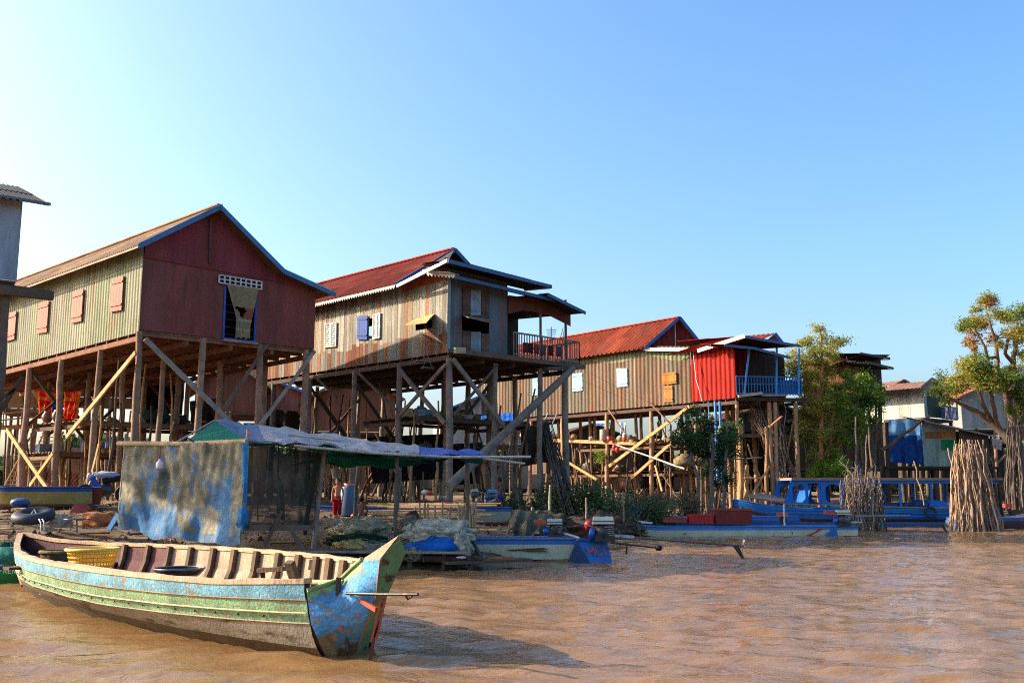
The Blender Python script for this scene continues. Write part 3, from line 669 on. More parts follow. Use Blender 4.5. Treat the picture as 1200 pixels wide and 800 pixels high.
topM = plin([plL.sz(808, 409), plL.sz(756, 408.5), plL.sz(669, 417.5), plL.sz(606, 424)])
rc = [hexc('6c5c4c'), hexc('766858'), hexc('665646'), hexc('6c5644'), hexc('645c4e')]
sW = plL.sz(738, 431)[0]
mb = MB(); wall(mb, plL, sR + .02, L2, zf - .2, lambda s: topM(s) + .15, 'bigcorr', rc, sheet=.8, jit=.1); mb.build('side_wall', 'sheet_rusty', h3)
mb = MB(); wall(mb, plL, sR + .02, L2, lambda s: topM(s) - .55 + .12 * math.sin(s * 1.3), lambda s: topM(s) + .1, 'bigcorr', [hexc('75765a'), hexc('6c7052')], off=.012, jit=.06); mb.build('upper_wall_band', 'sheet', h3, label='greener band under the eave')
for (u0, u1, a, b, c, d) in ((625, 632, 443.5, 442.5, 463.5, 462.5), (671.5, 683.5, 438, 436.5, 459, 457.5), (723.5, 736, 431.5, 431.5, 453.7, 452.7)):
    shutter(h3, plL, u0, u1, (a, b), (c, d), '86b2c4', frame=None)
shutter(h3, plL, 777, 785, (437.5, 437), (450.5, 450.5), 'b0622c', mat='plank'); shutter(h3, plL, 785, 794, (436.5, 436), (450, 449), 'a87034', mat='plank', off=.08)
shutter(h3, plL, 779, 789, (452, 452), (471, 471), 'a06c38', name='patch_board', mat='plank')
# main roof
g0 = plL.at(755.5, 407.5, .55); plG = Plane(g0, e1); pk = plG.at(796, 372); rr = plG.at(823.5, 406.5); extn = e2 * 17
mb = MB(); slope(mb, g0, pk, extn, [hexc('94442e'), hexc('8c402c'), hexc('9c4a32'), hexc('8a4636')], pitch=.36, amp=.07, sheet=1.1, jit=.12); mb.build('roof', 'roof', h3)
mb = MB(); slope(mb, rr, pk, extn, [hexc('9c3a24')], pitch=.3, amp=.04); mb.build('roof', 'roof', h3)
gp = [g0 + e2 * .35, rr + e2 * .35, pk + e2 * .35]
mb = MB(); pg = Plane(g0 + e2 * .35, e1); wd = (rr - g0).dot(e1); hp = (pk - g0).dot(e1)
wall(mb, pg, 0, wd, g0.z - .05, plin([(0, g0.z), (hp, pk.z - .04), (wd, rr.z)]), 'bigcorr', [hexc('7c2a26')], jit=.03); mb.build('gable_panel', 'sheet_clean', h3)
beamp(h3, 'gable_post', pg.pt(hp, g0.z, .06), pg.pt(hp, pk.z - .15, .06), .1, .06, 'b0a8a0')
for p, q in ((g0, pk), (pk, rr)): MB().beam(p - e2 * .04, q - e2 * .04, .05, .17, hexc('3a5a94')).build('barge_board', 'paint', h3)
beamp(h3, 'ridge_cap', pk + V((0, 0, .04)), pk + extn + V((0, 0, .04)), .24, .06, 'a04028', 'roof')
fa0, fa1 = plL.at(754.5, 409, .35), plL.at(815, 410, .35)
MB().beam(fa0, fa1, .05, .18, hexc('d0ccc0')).build('fascia_board', 'paint', h3)
mb = MB(); w_ = e1 * 3; mb.hexa([fa0 + V((0, 0, -.02)), fa1 + V((0, 0, -.02)), fa1 + w_, fa0 + w_, fa0 + V((0, 0, .05)), fa1 + V((0, 0, .05)), fa1 + w_ + V((0, 0, .07)), fa0 + w_ + V((0, 0, .07))], hexc('6a4a3a')); mb.build('flat_roof', 'roof', h3)
# porch roofs
r0, r1 = plL.at(817.5, 411, .5), plF.at(873, 393.5, .9)
MB().beam(r0, r1, .06, .2, hexc('c6c2ba')).build('barge_board', 'paint', h3)
t, b = tier(h3, plF, (873, 393.5), (938, 404.5), .9, 4.5, .25, '8a3024', '5a2420', under='5a3028')
mb = MB(); slope(mb, r0, r1, e2 * 2.2, [hexc('8a3024')]); mb.build('porch_roof', 'roof', h3)
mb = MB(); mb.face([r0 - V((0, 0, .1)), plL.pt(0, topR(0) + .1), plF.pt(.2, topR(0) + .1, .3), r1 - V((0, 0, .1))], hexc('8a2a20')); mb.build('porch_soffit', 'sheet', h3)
tier(h3, plF, (849, 403.5), (884, 407), .7, 1.6, .2, '8a3024', 'c4c0b8', name='eave_roof')
tier(h3, plF, (884, 407), (925, 418), .7, 2.5, .6, '8c3226', '6a2a24', name='eave_roof')
# far little gable
gpk = P(908, 390.5, 58); ga, gb = P(898, 399, 58), P(917, 402, 58)
mb = MB(); slope(mb, ga + V((-1.2, 0, -.3)), gpk, V((-3.8, 2.5, 0)), [hexc('a04030')], pitch=.3, amp=.04); mb.face([ga, gpk, gb], hexc('5a3434')); mb.build('rear_roof', 'roof', h3)
MB().beam(gpk, gb, .06, .2, hexc('40609a')).build('barge_board', 'paint', h3)
# porch interior and balcony
mb = MB(); wall(mb, Plane(plF.pt(0, zf) + e2 * 1.6, e1), 0, 3.6, zf, zf + 2.5, 'bigcorr', [hexc('6a2420')]); mb.build('inner_wall', 'sheet_clean', h3)
mb = MB(); wall(mb, Plane(plF.pt(L1 + .2, zf) + e2 * 1.5, e1), -1.6, .4, zf, zf + 2.3, 'plank', [hexc('3a3230')]); mb.build('inner_wall', 'plank', h3)
railing(h3, plF, 0.02, L1 + .1, lambda s: zf - .02, lambda s: zf + .95, '2f6898', 22, off=.05, mid=True, name='balcony_railing')
mb = MB(); wall(mb, plF, 2.3, L1 + .1, zf + .05, zf + .8, 'panel', [hexc('2560a0')], off=.0, jit=.05); mb.build('balcony_panel', 'paint', h3)
for u, v in ((876, 420), (908, 425), (934, 427)):
    s = plF.sz(u, 440)[0]; MB().beam(plF.pt(s - (.25 if u == 876 else 0), zf, .08), plF.pt(s + .1, zf + 2.45, .15), .09, .09, hexc('4a8ac0')).build('porch_post', 'paint', h3)
beamp(h3, 'edge_board', plF.at(865, 464, .3), plF.at(893, 460.5, .3), .1, .14, 'a89c84'); beamp(h3, 'edge_board', plF.at(893, 463, .25), plF.at(922, 463, .25), .1, .08, '7c7060')
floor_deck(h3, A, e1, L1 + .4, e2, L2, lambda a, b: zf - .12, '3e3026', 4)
S1 = [.15, 2.2, L1 * .55, L1 - .1]; S2 = [.15] + [plL.sz(u, 475)[0] for u in (812, 760, 708, 656, 620)]
PT = [(A + e1 * s1 + e2 * s2, zf - .35) for s2 in S2 for s1 in S1]
stilts(h3, PT, '86684c', .12)
MB().beam(plL.at(808, 476, .3), plL.at(714, 546, .35), .08, .17, hexc('b0885a')).build('brace', 'wood', h3)
for (a, b, w, c) in (((712, 478), (735, 512), .08, '6a4c34'), ((788, 518), (740, 560), .15, 'a67c50'), ((610, 509), (650, 532), .18, 'b48a58'), ((650, 532), (700, 562), .14, 'a87e50'), ((762, 472), (783, 494), .08, '5a4030')):
    MB().beam(plL.at(*a, .25), plL.at(*b, .4), w * .6, w, hexc(c, .05)).build('brace', 'wood', h3)
MB().pole(plL.at(722, 521, .8), plL.at(802, 549, .9), .04, .05, hexc('c8bca8'), 6).build('rail_pole', 'wood', h3)
for (u, c) in ((838, '3a7ab4'), (843.5, '2f6ea8'), (830, '4a7898')):
    p = plL.at(u, 470, .5); q = plL.at(u + 3, 565 if u != 830 else 530, .6); MB().tube([p, q], .07 if u != 830 else .03, hexc(c), 8).build('drain_pipe', 'plastic', h3)
pts = [plL.at(812, 408, .2), plL.at(816, 445, .3), plL.at(820, 458, .35), plL.at(823, 470, .35)]
MB().tube(pts, .03, hexc('a8a49c'), 6).build('hose', 'plastic', h3)
for (qa, qb, nm_) in ((A + e2 * L2, A + e2 * L2 + e1 * L1, 'rear_wall'), (A + e1 * (L1 + .1) + e2 * 1.5, A + e1 * (L1 + .1) + e2 * L2, 'rear_side_wall')):
    MB().face([V((qa.x, qa.y, zf - .1)), V((qb.x, qb.y, zf - .1)), V((qb.x, qb.y, zf + 2.3)), V((qa.x, qa.y, zf + 2.3))], hexc('5a4034')).build(nm_, 'sheet', h3)
H3 = dict(A=A, e1=e1, e2=e2, zf=zf, plL=plL, plF=plF, L1=L1, L2=L2)
# ================================================================== simpler stilt houses (right side and the row behind)
def simple_house(label, A, e1, L1, e2, L2, ht, wallc, roofc, frontc=None, over=.5, rise=1.3, style='corr', mat='sheet', rmat='roof', nst=(3, 3), zbot=None, bargec='5a6a7a', windows=(), ridge='e2', stc='6a5240', name='stilt_house', cat='stilt house', group=None):
    A = V(A); zf = A.z; e1 = V(e1).normalized(); e2 = V(e2).normalized()
    h = thing(name, label, cat, (A.x, A.y, ground(A.x, A.y)), group)
    pF = Plane(A, e1); pL = Plane(A, e2); hc = [hexc(x) for x in wallc]; fc = [hexc(x) for x in (frontc or wallc)]
    hp = L1 / 2; tri = lambda s: zf + ht + rise * (1 - abs(s - hp) / hp)
    holes = []
    mb = MB(); wall(mb, pL, 0, L2, zf, zf + ht, style, hc, jit=.12); mb.build('side_wall', mat, h)
    mb = MB(); wall(mb, pF, 0, L1, zf, tri, style, fc, jit=.1); mb.build('front_wall', mat, h)
    B = A + e1 * L1; pR = Plane(B, e2); mb = MB(); wall(mb, pR, 0, L2, zf, zf + ht, style, hc); mb.build('side_wall', mat, h)
    k = over / hp; z0 = zf + ht - rise * k
    a = pF.pt(-over, z0) - e2 * over; b = pF.pt(hp, zf + ht + rise + .06) - e2 * over; c = pF.pt(L1 + over, z0) - e2 * over; ext = e2 * (L2 + 2 * over)
    rc = [hexc(x) for x in roofc]
    mb = MB(); slope(mb, a, b, ext, rc, pitch=.2, amp=.03); mb.build('roof', rmat, h)
    mb = MB(); slope(mb, c, b, ext, rc, pitch=.2, amp=.03); mb.build('roof', rmat, h)
    for p, q in ((a, b), (b, c)): MB().beam(p - e2 * .03, q - e2 * .03, .05, .15, hexc(bargec)).build('barge_board', 'paint', h)
    for (pl, u0, u1, v0, v1, wc) in windows:
        shutter(h, pF if pl == 'F' else pL, u0, u1, v0, v1, wc)
    MB().hexa([A + V((0, 0, -.15)), A + e1 * L1 + V((0, 0, -.15)), A + e1 * L1 + e2 * L2 + V((0, 0, -.15)), A + e2 * L2 + V((0, 0, -.15)), A - V((0, 0, .02)), A + e1 * L1 - V((0, 0, .02)), A + e1 * L1 + e2 * L2 - V((0, 0, .02)), A + e2 * L2 - V((0, 0, .02))], hexc('4a3a2e')).build('floor', 'wood', h)
    pts = []
    for i in range(nst[0]):
        for j in range(nst[1]): pts.append((A + e1 * (.1 + (L1 - .2) * i / (nst[0] - 1)) + e2 * (.1 + (L2 - .2) * j / (nst[1] - 1)), zf - .1))
    stilts(h, pts, stc, .12)
    for i in range(nst[0] - 1):
        p, q = pts[i * nst[1]][0], pts[(i + 1) * nst[1]][0]
        if i % 2: p, q = q, p
        MB().beam((p.x, p.y, zf - .5), (q.x, q.y, zf - 2.4), .06, .12, hexc(stc, .2)).build('brace', 'wood', h)
    return h
E1 = V((.72, .69, 0)); E2 = V((-.74, .67, 0))
# H5 : old brown house behind the green tree
A5 = P(1009, 470, 53); A5b = A5.copy()
h5 = thing('stilt_house', 'old brown board stilt house with flat dark double roof behind the slender green trees', 'stilt house', (A5.x, A5.y, ground(A5.x, A5.y)))
d1 = V((.93, .36, 0)).normalized(); d2 = V((-.9, .44, 0)).normalized(); pF = Plane(A5, d1); pL = Plane(A5, d2)
mb = MB(); wall(mb, pL, 0, 3.0, A5.z, lambda s: A5.z + 2.45, 'plank', [hexc(x) for x in ('7a5238', '8a5c40', '6c4c38', '90644a')]); mb.build('side_wall', 'plank', h5)
mb = MB(); wall(mb, pF, 0, 1.5, A5.z, A5.z + 2.5, 'plank', [hexc(x) for x in ('3f3a36', '4a4440')]); mb.build('front_wall', 'plank', h5)
for (pa, pb, off, back, rise, bc) in (((1008, 414, ), (1043, 420), .7, 2.2, .35, '4a4644'), ((1014, 424), (1047, 431.5), .8, 1.4, .3, '55504e')):
    a, b = pF.at(*pa, off), pF.at(*pb, off); mb = MB(); slope(mb, a, a + d2 * back + V((0, 0, rise)) * .3, b - a, [hexc('4c4038')], thick=.08); mb.build('roof', 'roof', h5)
    MB().beam(a, b, .05, .12, hexc(bc)).build('fascia_board', 'paint', h5)
a, b = pL.at(960, 433, .6), pF.at(1008, 415, .7); mb = MB(); slope(mb, a, b, d2 * .2 + d1 * 2.3 + V((0, 0, .1)), [hexc('5a4234')]); mb.build('roof', 'roof', h5)
scallop(h5, pL.at(992, 422, .7), pF.at(1018, 425, .8), 'b8b4a8', h=.12)
MB().hexa([A5 + V((0, 0, -.15)) + q + V((0, 0, z)) for z in (0, .12) for q in (V((0, 0, 0)), d1 * 1.6, d1 * 1.6 + d2 * 3.2, d2 * 3.2)], hexc('3e3228')).build('floor', 'wood', h5)
stilts(h5, [(A5 + d1 * a + d2 * b, A5.z - .1) for a in (.1, 1.4) for b in (.1, 1.1, 2.1, 3.1)], '50443a', .12)
for (a, b, w, c) in (((1008, 478), (985, 512), .1, '54483c'), ((995, 498), (972, 545), .09, '8a5c3c'), ((1018, 480), (1026, 556), .1, '50463c'), ((1002, 500), (1006, 560), .09, '3c6a94')):
    MB().pole(pF.at(*a, .3), pF.at(*b, .5), w, w, hexc(c), 6, .05).build('brace', 'wood', h5)

# H6 : pale corrugated house
A6 = P(1084, 488, 58); z6 = A6.z; B6 = P(1036, 492.5, 60)
f2 = V((B6.x - A6.x, B6.y - A6.y, 0)); LL6 = f2.length; f2.normalize(); f1 = V((.75, .66, 0)).normalized()
h6 = thing('stilt_house', 'pale grey white corrugated stilt house with dark green side, above the blue tarpaulin', 'stilt house', (A6.x, A6.y, ground(A6.x, A6.y)))
pL = Plane(A6, f2); pF = Plane(A6, f1); wt = [hexc(x) for x in ('b4b0a0', 'a8a698', 'bcb8a8')]
tL = lin(pL.sz(1084, 455), pL.sz(1036, 452))
mb = MB(); wall(mb, pL, 0, LL6, lambda s: lin(pL.sz(1084, 488), pL.sz(1036, 492))(s), tL, 'panel', wt, jit=.05); mb.build('side_wall', 'sheet', h6)
ex = pL.sz(1014, 492)[0]; mb = MB(); wall(mb, pL, LL6 + .02, ex, lambda s: pL.sz(1036, 493)[1] - .1, lin(pL.sz(1036, 472), pL.sz(1014, 474)), 'panel', wt); mb.build('side_wall', 'sheet', h6)
mb = MB(); wall(mb, pF, 0, 1.2, z6, pF.sz(1085, 455)[1], 'panel', [hexc('98a0a2')]); mb.build('front_wall', 'sheet', h6)
mb = MB(); wall(mb, pF, .35, 2.6, z6, pF.sz(1085, 457)[1], 'panel', [hexc('2e4438'), hexc('34503e')], off=.02); mb.build('front_wall', 'sheet', h6, label='dark green front sheets')
rp = V((0, 0, 0)); a = pL.at(1028, 450, .3); b = pL.at(1090, 455, .5)
mb = MB(); slope(mb, pF.at(1079, 454, .4), pF.at(1092, 446, .2), f2 * 4.5, [hexc('8c6858')], pitch=.25); mb.build('roof', 'roof', h6)
mb = MB(); slope(mb, pF.at(1118, 457, .4), pF.at(1092, 446, .2), f2 * 4.5, [hexc('8c6858')], pitch=.25); mb.build('roof', 'roof', h6)
for p, q in (((1079, 454), (1092, 443.4)), ((1092, 443.4), (1118, 457))): MB().beam(pF.at(*p, .45), pF.at(*q, .45), .05, .14, hexc('6c6864')).build('barge_board', 'paint', h6)
MB().face([pF.at(1081, 455, .1), pF.at(1114, 457, .1), pF.at(1092, 446, .1)], hexc('8a8478')).build('gable_panel', 'sheet', h6)
MB().hexa([A6 + V((0, 0, -.2)) + q + V((0, 0, z)) for z in (0, .15) for q in (V((0, 0, 0)), f1 * 3.6, f1 * 3.6 + f2 * 3.5, f2 * 3.5)], hexc('3e3228')).build('floor', 'wood', h6)
railing(h6, pF, 1.6, 3.6, lambda s: z6 - .1, lambda s: z6 + .7, '3c5c8c', 12, off=.3, mid=True, name='balcony_railing')
for s in (2.6, 3.6): MB().beam(pF.pt(s, z6, .3), pF.pt(s, z6 + 2.0, .3), .08, .08, hexc('8a8880')).build('porch_post', 'paint', h6)
stilts(h6, [(A6 + f1 * a + f2 * b, z6 - .2) for a in (.1, 1.8, 3.5) for b in (.1, 1.3, 2.6, 3.6)], '463a30', .12)
# roofs and pale wall further right
A8 = P(1128, 502, 68)
h8 = simple_house('whitish walled house with reddish brown roof seen through the branches of the big tree', A8, (1, .08, 0), 7, (-.35, .94, 0), 5, 2.3, ['8a8880', '94928a', '807e78'], ['a0664a', '94604a'], rise=1.4, style='panel', nst=(4, 2), bargec='6a5a50')
h9 = simple_house('small house with orange brown roof just above the pale corrugated house', P(1034, 482, 74), (1, .1, 0), 3.0, (-.3, .95, 0), 5, 1.5, ['8a6a50'], ['8c6450'], rise=.8, style='panel', nst=(2, 2), bargec='5a4a44')
h10 = simple_house('low house with wide rust coloured roof between the pale house and the big tree', P(1098, 478, 72), (1, .1, 0), 6.0, (-.1, .99, 0), 5, 1.7, ['7a6450'], ['8a6252'], rise=.9, style='panel', nst=(3, 2), bargec='5a4a44')
h10['label'] = 'low house with wide rust coloured roof between the pale house and the big tree'
# H7 : patched lean-to shack on a platform with blue tarpaulin
A7 = P(1083, 546, 53.5); z7 = A7.z
h7 = thing('stilt_shack', 'low shack of patched pale and green sheets under a grey lean-to roof', 'shack', (A7.x, A7.y, ground(A7.x, A7.y)))
g1 = V((1, .12, 0)).normalized(); p7 = Plane(A7, g1); sE = p7.sz(1121, 520)[0]; sE2 = p7.sz(1156, 520)[0]
t7 = lin(p7.sz(1083, 494), p7.sz(1169, 512))
mb = MB(); wall(mb, p7, 0, sE, z7, lambda s: t7(s) - .05, 'panel', [hexc('98a498'), hexc('aab0a4'), hexc('8a9c94')], sheet=.7, jit=.14); mb.build('front_wall', 'sheet', h7)
a, b = p7.sz(1103, 525)[0], p7.sz(1122, 525)[0]; mb = MB(); wall(mb, p7, a, b, p7.sz(1110, 527)[1], p7.sz(1110, 515)[1], 'panel', [hexc('1f8a5c')], off=.04); mb.build('green_patch', 'tarp', h7, label='bright green tarpaulin patch')
mb = MB(); wall(mb, p7, a - .9, b - .2, p7.sz(1110, 513.5)[1], p7.sz(1110, 506)[1], 'panel', [hexc('b07a44'), hexc('8a5e3a')], off=.04); mb.build('wood_patch', 'plank', h7)
mb = MB(); wall(mb, p7, sE + .02, sE2, z7 + .1, lambda s: t7(s) - .05, 'panel', [hexc('5a5248'), hexc('665c50')], off=.25); mb.build('front_wall', 'sheet', h7)
a, b = p7.at(1084, 492.5, .7), p7.at(1169, 511.5, .7); mb = MB(); slope(mb, a, a + V((-.1, 3.4, .5)), b - a, [hexc('8e9298'), hexc('9a9ea2')], pitch=.2, thick=.05); mb.build('roof', 'sheet', h7)
MB().beam(a - V((0, 0, .03)), b - V((0, 0, .03)), .05, .09, hexc('7c8288')).build('fascia_board', 'paint', h7)
w = p7.pt(-2.3, z7 - .15, .3); e = p7.pt(sE2 + .6, z7 - .15, .3)
MB().hexa([w, e, e + V((0, 4, 0)), w + V((0, 4, 0)), w + V((0, 0, .14)), e + V((0, 0, .14)), e + V((0, 4, .14)), w + V((0, 4, .14))], hexc('2e2622')).build('platform', 'wood', h7)
stilts(h7, [(p7.pt(s, 0, .1) + V((0, d, 0)), z7 - .1) for s in (-2.2, -.8, .6, 2.0, 3.2, 4.2) for d in (0, 3.6)], '40352c', .1)
stilts(h7, [(p7.pt(s, 0, .3), t7(s)) for s in (p7.sz(1158, 520)[0],)], '40352c', .07)
def sheet_cloth(pts4, col, mat, label, cat, name='tarpaulin', nu=18, nv=14, amp=.06, seed=1, folds=9, cols=None, sagb=.0, group=None, parent=None, fn=None):
    """hanging cloth: pts4 = top-left, top-right, bottom-right, bottom-left"""
    a, b, c, d = [V(p) for p in pts4]; nm = (b - a).cross(d - a).normalized(); rows = []
    for i in range(nv + 1):
        t = i / nv; row = []
        for j in range(nu + 1):
            s = j / nu; p = a.lerp(b, s).lerp(d.lerp(c, s), t)
            o = amp * (.3 + t) * (math.sin(s * folds * 2 + seed + 1.5 * t) * .6 + 1.4 * noise.noise(V((s * 4, t * 3, seed * 3.1))))
            if nu > 60: o += .05 * noise.noise(V((s * 12, t * 3, seed))) + .01 * noise.noise(V((s * 45, t * 14, seed))) + .014 * math.sin(s * 75 + 3 * math.sin(t * 4 + s * 7)) * (1 - t); p.z += t * t * .16 * noise.noise(V((s * 5, 2, seed)))
            p = p + nm * o; p.z -= sagb * t * math.sin(s * math.pi) + .03 * abs(math.sin(s * folds)) * (t > .9)
            row.append(p)
        rows.append(row)
    mb = MB(); base = hexc(col) if isinstance(col, str) else col
    mb.grid(rows, base, True, False, (lambda i, j: fn(j / nu, i / nv)) if fn else None)
    if parent is not None: return mb.build(name, mat, parent)
    return mb.build(name, mat, label=label, cat=cat, group=group)
sheet_cloth([P(1041, 492, 54.5), P(1085, 491, 54), P(1086, 544, 54), P(1043, 541, 54.5)], '2a66b0', 'tarp', 'large blue tarpaulin hanging beside the patched shack, paler across its top', 'tarpaulin', amp=.14,
            fn=lambda s, t: hexc('6a9cc4') if t < .33 and s < .8 else (hexc('1f4f94') if (s * 7 + t) % 2 < 1 or t > .3 else hexc('2a66b0')))
MB().pole(P(1090, 487, 53.2), P(1032, 528, 52.8), .07, .11, hexc('5a4636'), 7, .08).build('leaning_log', 'bark', label='crooked log propped diagonally across the blue tarpaulin', cat='log')
sheet_cloth([P(1162, 513, 53), P(1175, 515, 53), P(1174, 527, 53), P(1164, 525, 53)], 'b09a9c', 'cloth', 'pinkish grey cloth hung at the right end of the lean-to roof', 'cloth', name='hanging_cloth', amp=.04)

# ------------------------------------------------------------------ houses of the row behind, seen between the stilts
bk = [
 ('dark red roofed house with blue gable trim seen behind the red patterned cloths', P(40, 463, 62), (.95, .3, 0), 9, (-.55, .83, 0), 8, 2.0, ['54342e', '5c3a32'], ['8a4a3c', '94503e'], '3c66a0'),
 ('small brown house with blue roof edge seen between the leftmost stilts', P(-6, 478, 58), (1, .1, 0), 3.2, (-.3, .95, 0), 5, 2.0, ['8a5c34', '7c5230'], ['6a7a94', '74849c'], '5a84bc'),
 ('tan roofed house in the row behind, left of the blue and white sheds', P(228, 482, 60), (1, .2, 0), 4.2, (-.3, .95, 0), 6, 1.7, ['6a4034', '744638'], ['a89070', 'a08868'], '9a8a74'),
 ('orange porch house seen in the gap between maroon house and weathered house', P(240, 452, 70), (1, .1, 0), 4.6, (-.3, .95, 0), 6, 1.9, ['b05a3a', 'c08a60'], ['b88a54', 'b0824e'], 'c0a070'),
 ('pink walled shed with blue edged white roof in the row behind', P(272, 482, 63), (1, .1, 0), 4.6, (-.3, .95, 0), 5, 1.2, ['8a564a', '94604e'], ['b0b4b8', 'bcc0c4'], '3f74c0'),
 ('rust brown plank house seen under the left bays of the weathered house', P(366, 505, 60), (1, .15, 0), 5.0, (-.3, .95, 0), 6, 2.2, ['6c4634', '7a4e3a'], ['84503c'], '8a5a40'),
 ('white walled house with pale roof seen under the veranda of the weathered house', P(520, 520, 66), (1, .1, 0), 6.5, (-.2, .97, 0), 6, 2.2, ['b8b4a8', 'a8a498'], ['a8b0b8', '9ca4ac'], '4a74a8'),
 ('dark brown shed behind the stilts of the rusty corrugated house', P(640, 552, 74), (1, .1, 0), 7.0, (-.2, .97, 0), 6, 2.2, ['54402f', '614a36'], ['6a4634'], '4a3a2e'),
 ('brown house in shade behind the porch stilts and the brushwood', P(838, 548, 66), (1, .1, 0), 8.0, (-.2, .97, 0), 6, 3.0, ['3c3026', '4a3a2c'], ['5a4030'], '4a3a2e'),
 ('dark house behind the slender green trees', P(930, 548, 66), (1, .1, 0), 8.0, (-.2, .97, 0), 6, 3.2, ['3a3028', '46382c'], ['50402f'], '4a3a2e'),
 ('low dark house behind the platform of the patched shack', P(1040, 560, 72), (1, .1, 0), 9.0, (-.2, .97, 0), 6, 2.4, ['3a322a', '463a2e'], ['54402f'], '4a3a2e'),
]
bk += [(f'low {w} hut far back, {pl_}', P(u, 572, y), (1, .1, 0), L, (-.1, .99, 0), 4, 2.0, [c, c2], [r_], '5a4a3c') for (w, pl_, u, y, L, c, c2, r_) in (('brown', 'behind the leftmost stilts', 10, 78, 7, '8a6444', '7a563c', '8a5a44'), ('reddish', 'behind the blue laundry', 100, 80, 8, '9a5c44', '8c5440', '7c4a3c'), ('grey', 'behind the net shed roof', 230, 82, 9, '8a8272', '7a7264', '94705a'), ('dark brown', 'left of the weathered house stilts', 350, 80, 8, '6a4c38', '7a583e', '6a4434'), ('tan', 'behind the rack of poles', 470, 84, 8, '9a7a56', '8a6c4c', '7c5442'), ('pale', 'behind the boy in blue shorts', 570, 86, 6, 'a0927c', '948670', '8a6a58'), ('orange brown', 'behind the green bank bushes', 670, 88, 8, '9c6844', '8a5a3c', '7c4c3a'), ('shadowy brown', 'behind the leaning stakes and pale brace', 770, 88, 9, '6c5038', '5c4430', '5a4032'))]
for (lb, A_, a1, l1, a2, l2, ht, wc, rc_, bc) in bk:
    simple_house(lb, A_, a1, l1, a2, l2, ht, wc, rc_, rise=1.3 if ht > 1.3 else .8, style='panel', nst=(3, 2), bargec=bc)
# red roofed boat / awning in the gap
o = thing('market_awning', 'long orange red awning on poles seen low under the weathered house', 'awning', P(480, 500, 56))
mb = MB(); a, b = P(476, 493, 56), P(560, 500, 56); slope(mb, a, a + V((0, 1.6, .45)), b - a, [hexc('c84a28')], pitch=.3, thick=.05); mb.build('canopy', 'tarp', o)
for u in (480, 518, 556): p = P(u, 497, 56); MB().pole((p.x, p.y, ground(p.x, p.y) - .2), p, .04, .04, hexc('6a5240')).build('pole', 'wood', o)
o = thing('market_awning', 'bright blue awning on poles seen low right under the weathered house', 'awning', P(575, 500, 55))
mb = MB(); a, b = P(556, 497, 55), P(601, 492, 55); slope(mb, a, a + V((0, 2.2, .6)), b - a, [hexc('1f64b8')], pitch=.3, thick=.05); mb.build('canopy', 'tarp', o)
for u in (558, 598): p = P(u, 496, 55); MB().pole((p.x, p.y, ground(p.x, p.y) - .2), p, .04, .04, hexc('6a5240')).build('pole', 'wood', o)

# ================================================================== trees
def tree(label, base, trunk, clumps, leafcols, dens=260, leaf=.16, r0=.16, barkc='6a5544', name='broadleaf_tree', cat='tree', hub=None, seed=1, mat='leaf', limb=.045, group=None, flat=.75, sub=5, RS=1.45):
    """trunk: list of stems, each a list of world points; clumps: (centre, radius, colour index)"""
    rnd = random.Random(seed); base = V(base)
    t = thing(name, label, cat, (base.x, base.y, ground(base.x, base.y)), group)
    mb = MB(); nodes = []
    for st in trunk:
        n = len(st); pts = []; rr = []
        for i in range(n - 1):
            for k in range(4):
                f = k / 4; p = V(st[i][0]).lerp(V(st[i + 1][0]), f); p += V((rnd.uniform(-1, 1), rnd.uniform(-1, 1), 0)) * st[i][1] * .35
                pts.append(p); rr.append(lerp(st[i][1], st[i + 1][1], f)); nodes.append((p, rr[-1]))
        pts.append(V(st[-1][0])); rr.append(st[-1][1]); nodes.append((pts[-1], rr[-1]))
        mb.tube(pts, rr, hexc(barkc), 9)
    lv = MB(); lc = [hexc(x) for x in leafcols]
    for (c, r, ci) in clumps:
        c = V(c); r = r * RS; near = min(nodes, key=lambda q: (q[0] - c).length + (2.0 if q[0].z > c.z else 0)); p = near[0]; mid = p.lerp(c, .5) + V((rnd.uniform(-.2, .2), rnd.uniform(-.2, .2), rnd.uniform(-.1, .2) * r))
        lr = min(near[1] * .6, limb * 1.6)
        mb.tube([p, p.lerp(mid, .5) + V((rnd.uniform(-.06, .06), 0, .04)), mid, mid.lerp(c, .6), c], [lr, lr * .8, lr * .6, lr * .45, lr * .2], hexc(barkc, .1), 6)
        subs = []
        for k in range(sub):
            d = V((rnd.gauss(0, 1), rnd.gauss(0, 1), rnd.gauss(0, 1) * flat)).normalized() * r * rnd.uniform(.3, .85); sc = c + d
            mb.tube([c.lerp(mid, .3), (c + sc) / 2 + V((0, 0, .05)), sc], [lr * .35, lr * .22, .006], hexc(barkc, .1), 5); subs.append((sc, r * rnd.uniform(.28, .5)))
        subs.append((c, r * .45)); nl = int(dens * r * r * 3.4)
        for k in range(nl):
            sc, sr = rnd.choice(subs); d = V((rnd.gauss(0, 1), rnd.gauss(0, 1), rnd.gauss(0, 1))) * sr * .72; d.z *= flat
            q = sc + d; s = leaf * .8 * rnd.uniform(.6, 1.3); a = V((rnd.gauss(0, 1), rnd.gauss(0, 1), rnd.gauss(0, .6))).normalized() * s; b = a.cross(V((rnd.gauss(0, 1), rnd.gauss(0, 1), rnd.gauss(0, 1)))).normalized() * s * .42
            cc = lc[ci] if rnd.random() < .72 else rnd.choice(lc); kk = rnd.uniform(.7, 1.3)
            lv.face([q - a * .5, q + b * .5, q + a * .5, q - b * .5], tuple(x * kk for x in cc), False)
    mb.build('trunk', 'bark', t); lv.build('crown', mat, t)
    return t
def cl(u, v, y, px, ci, dy=0): p = P(u, v, y + dy); return (p, px * y / F, ci)
yt = 49.0
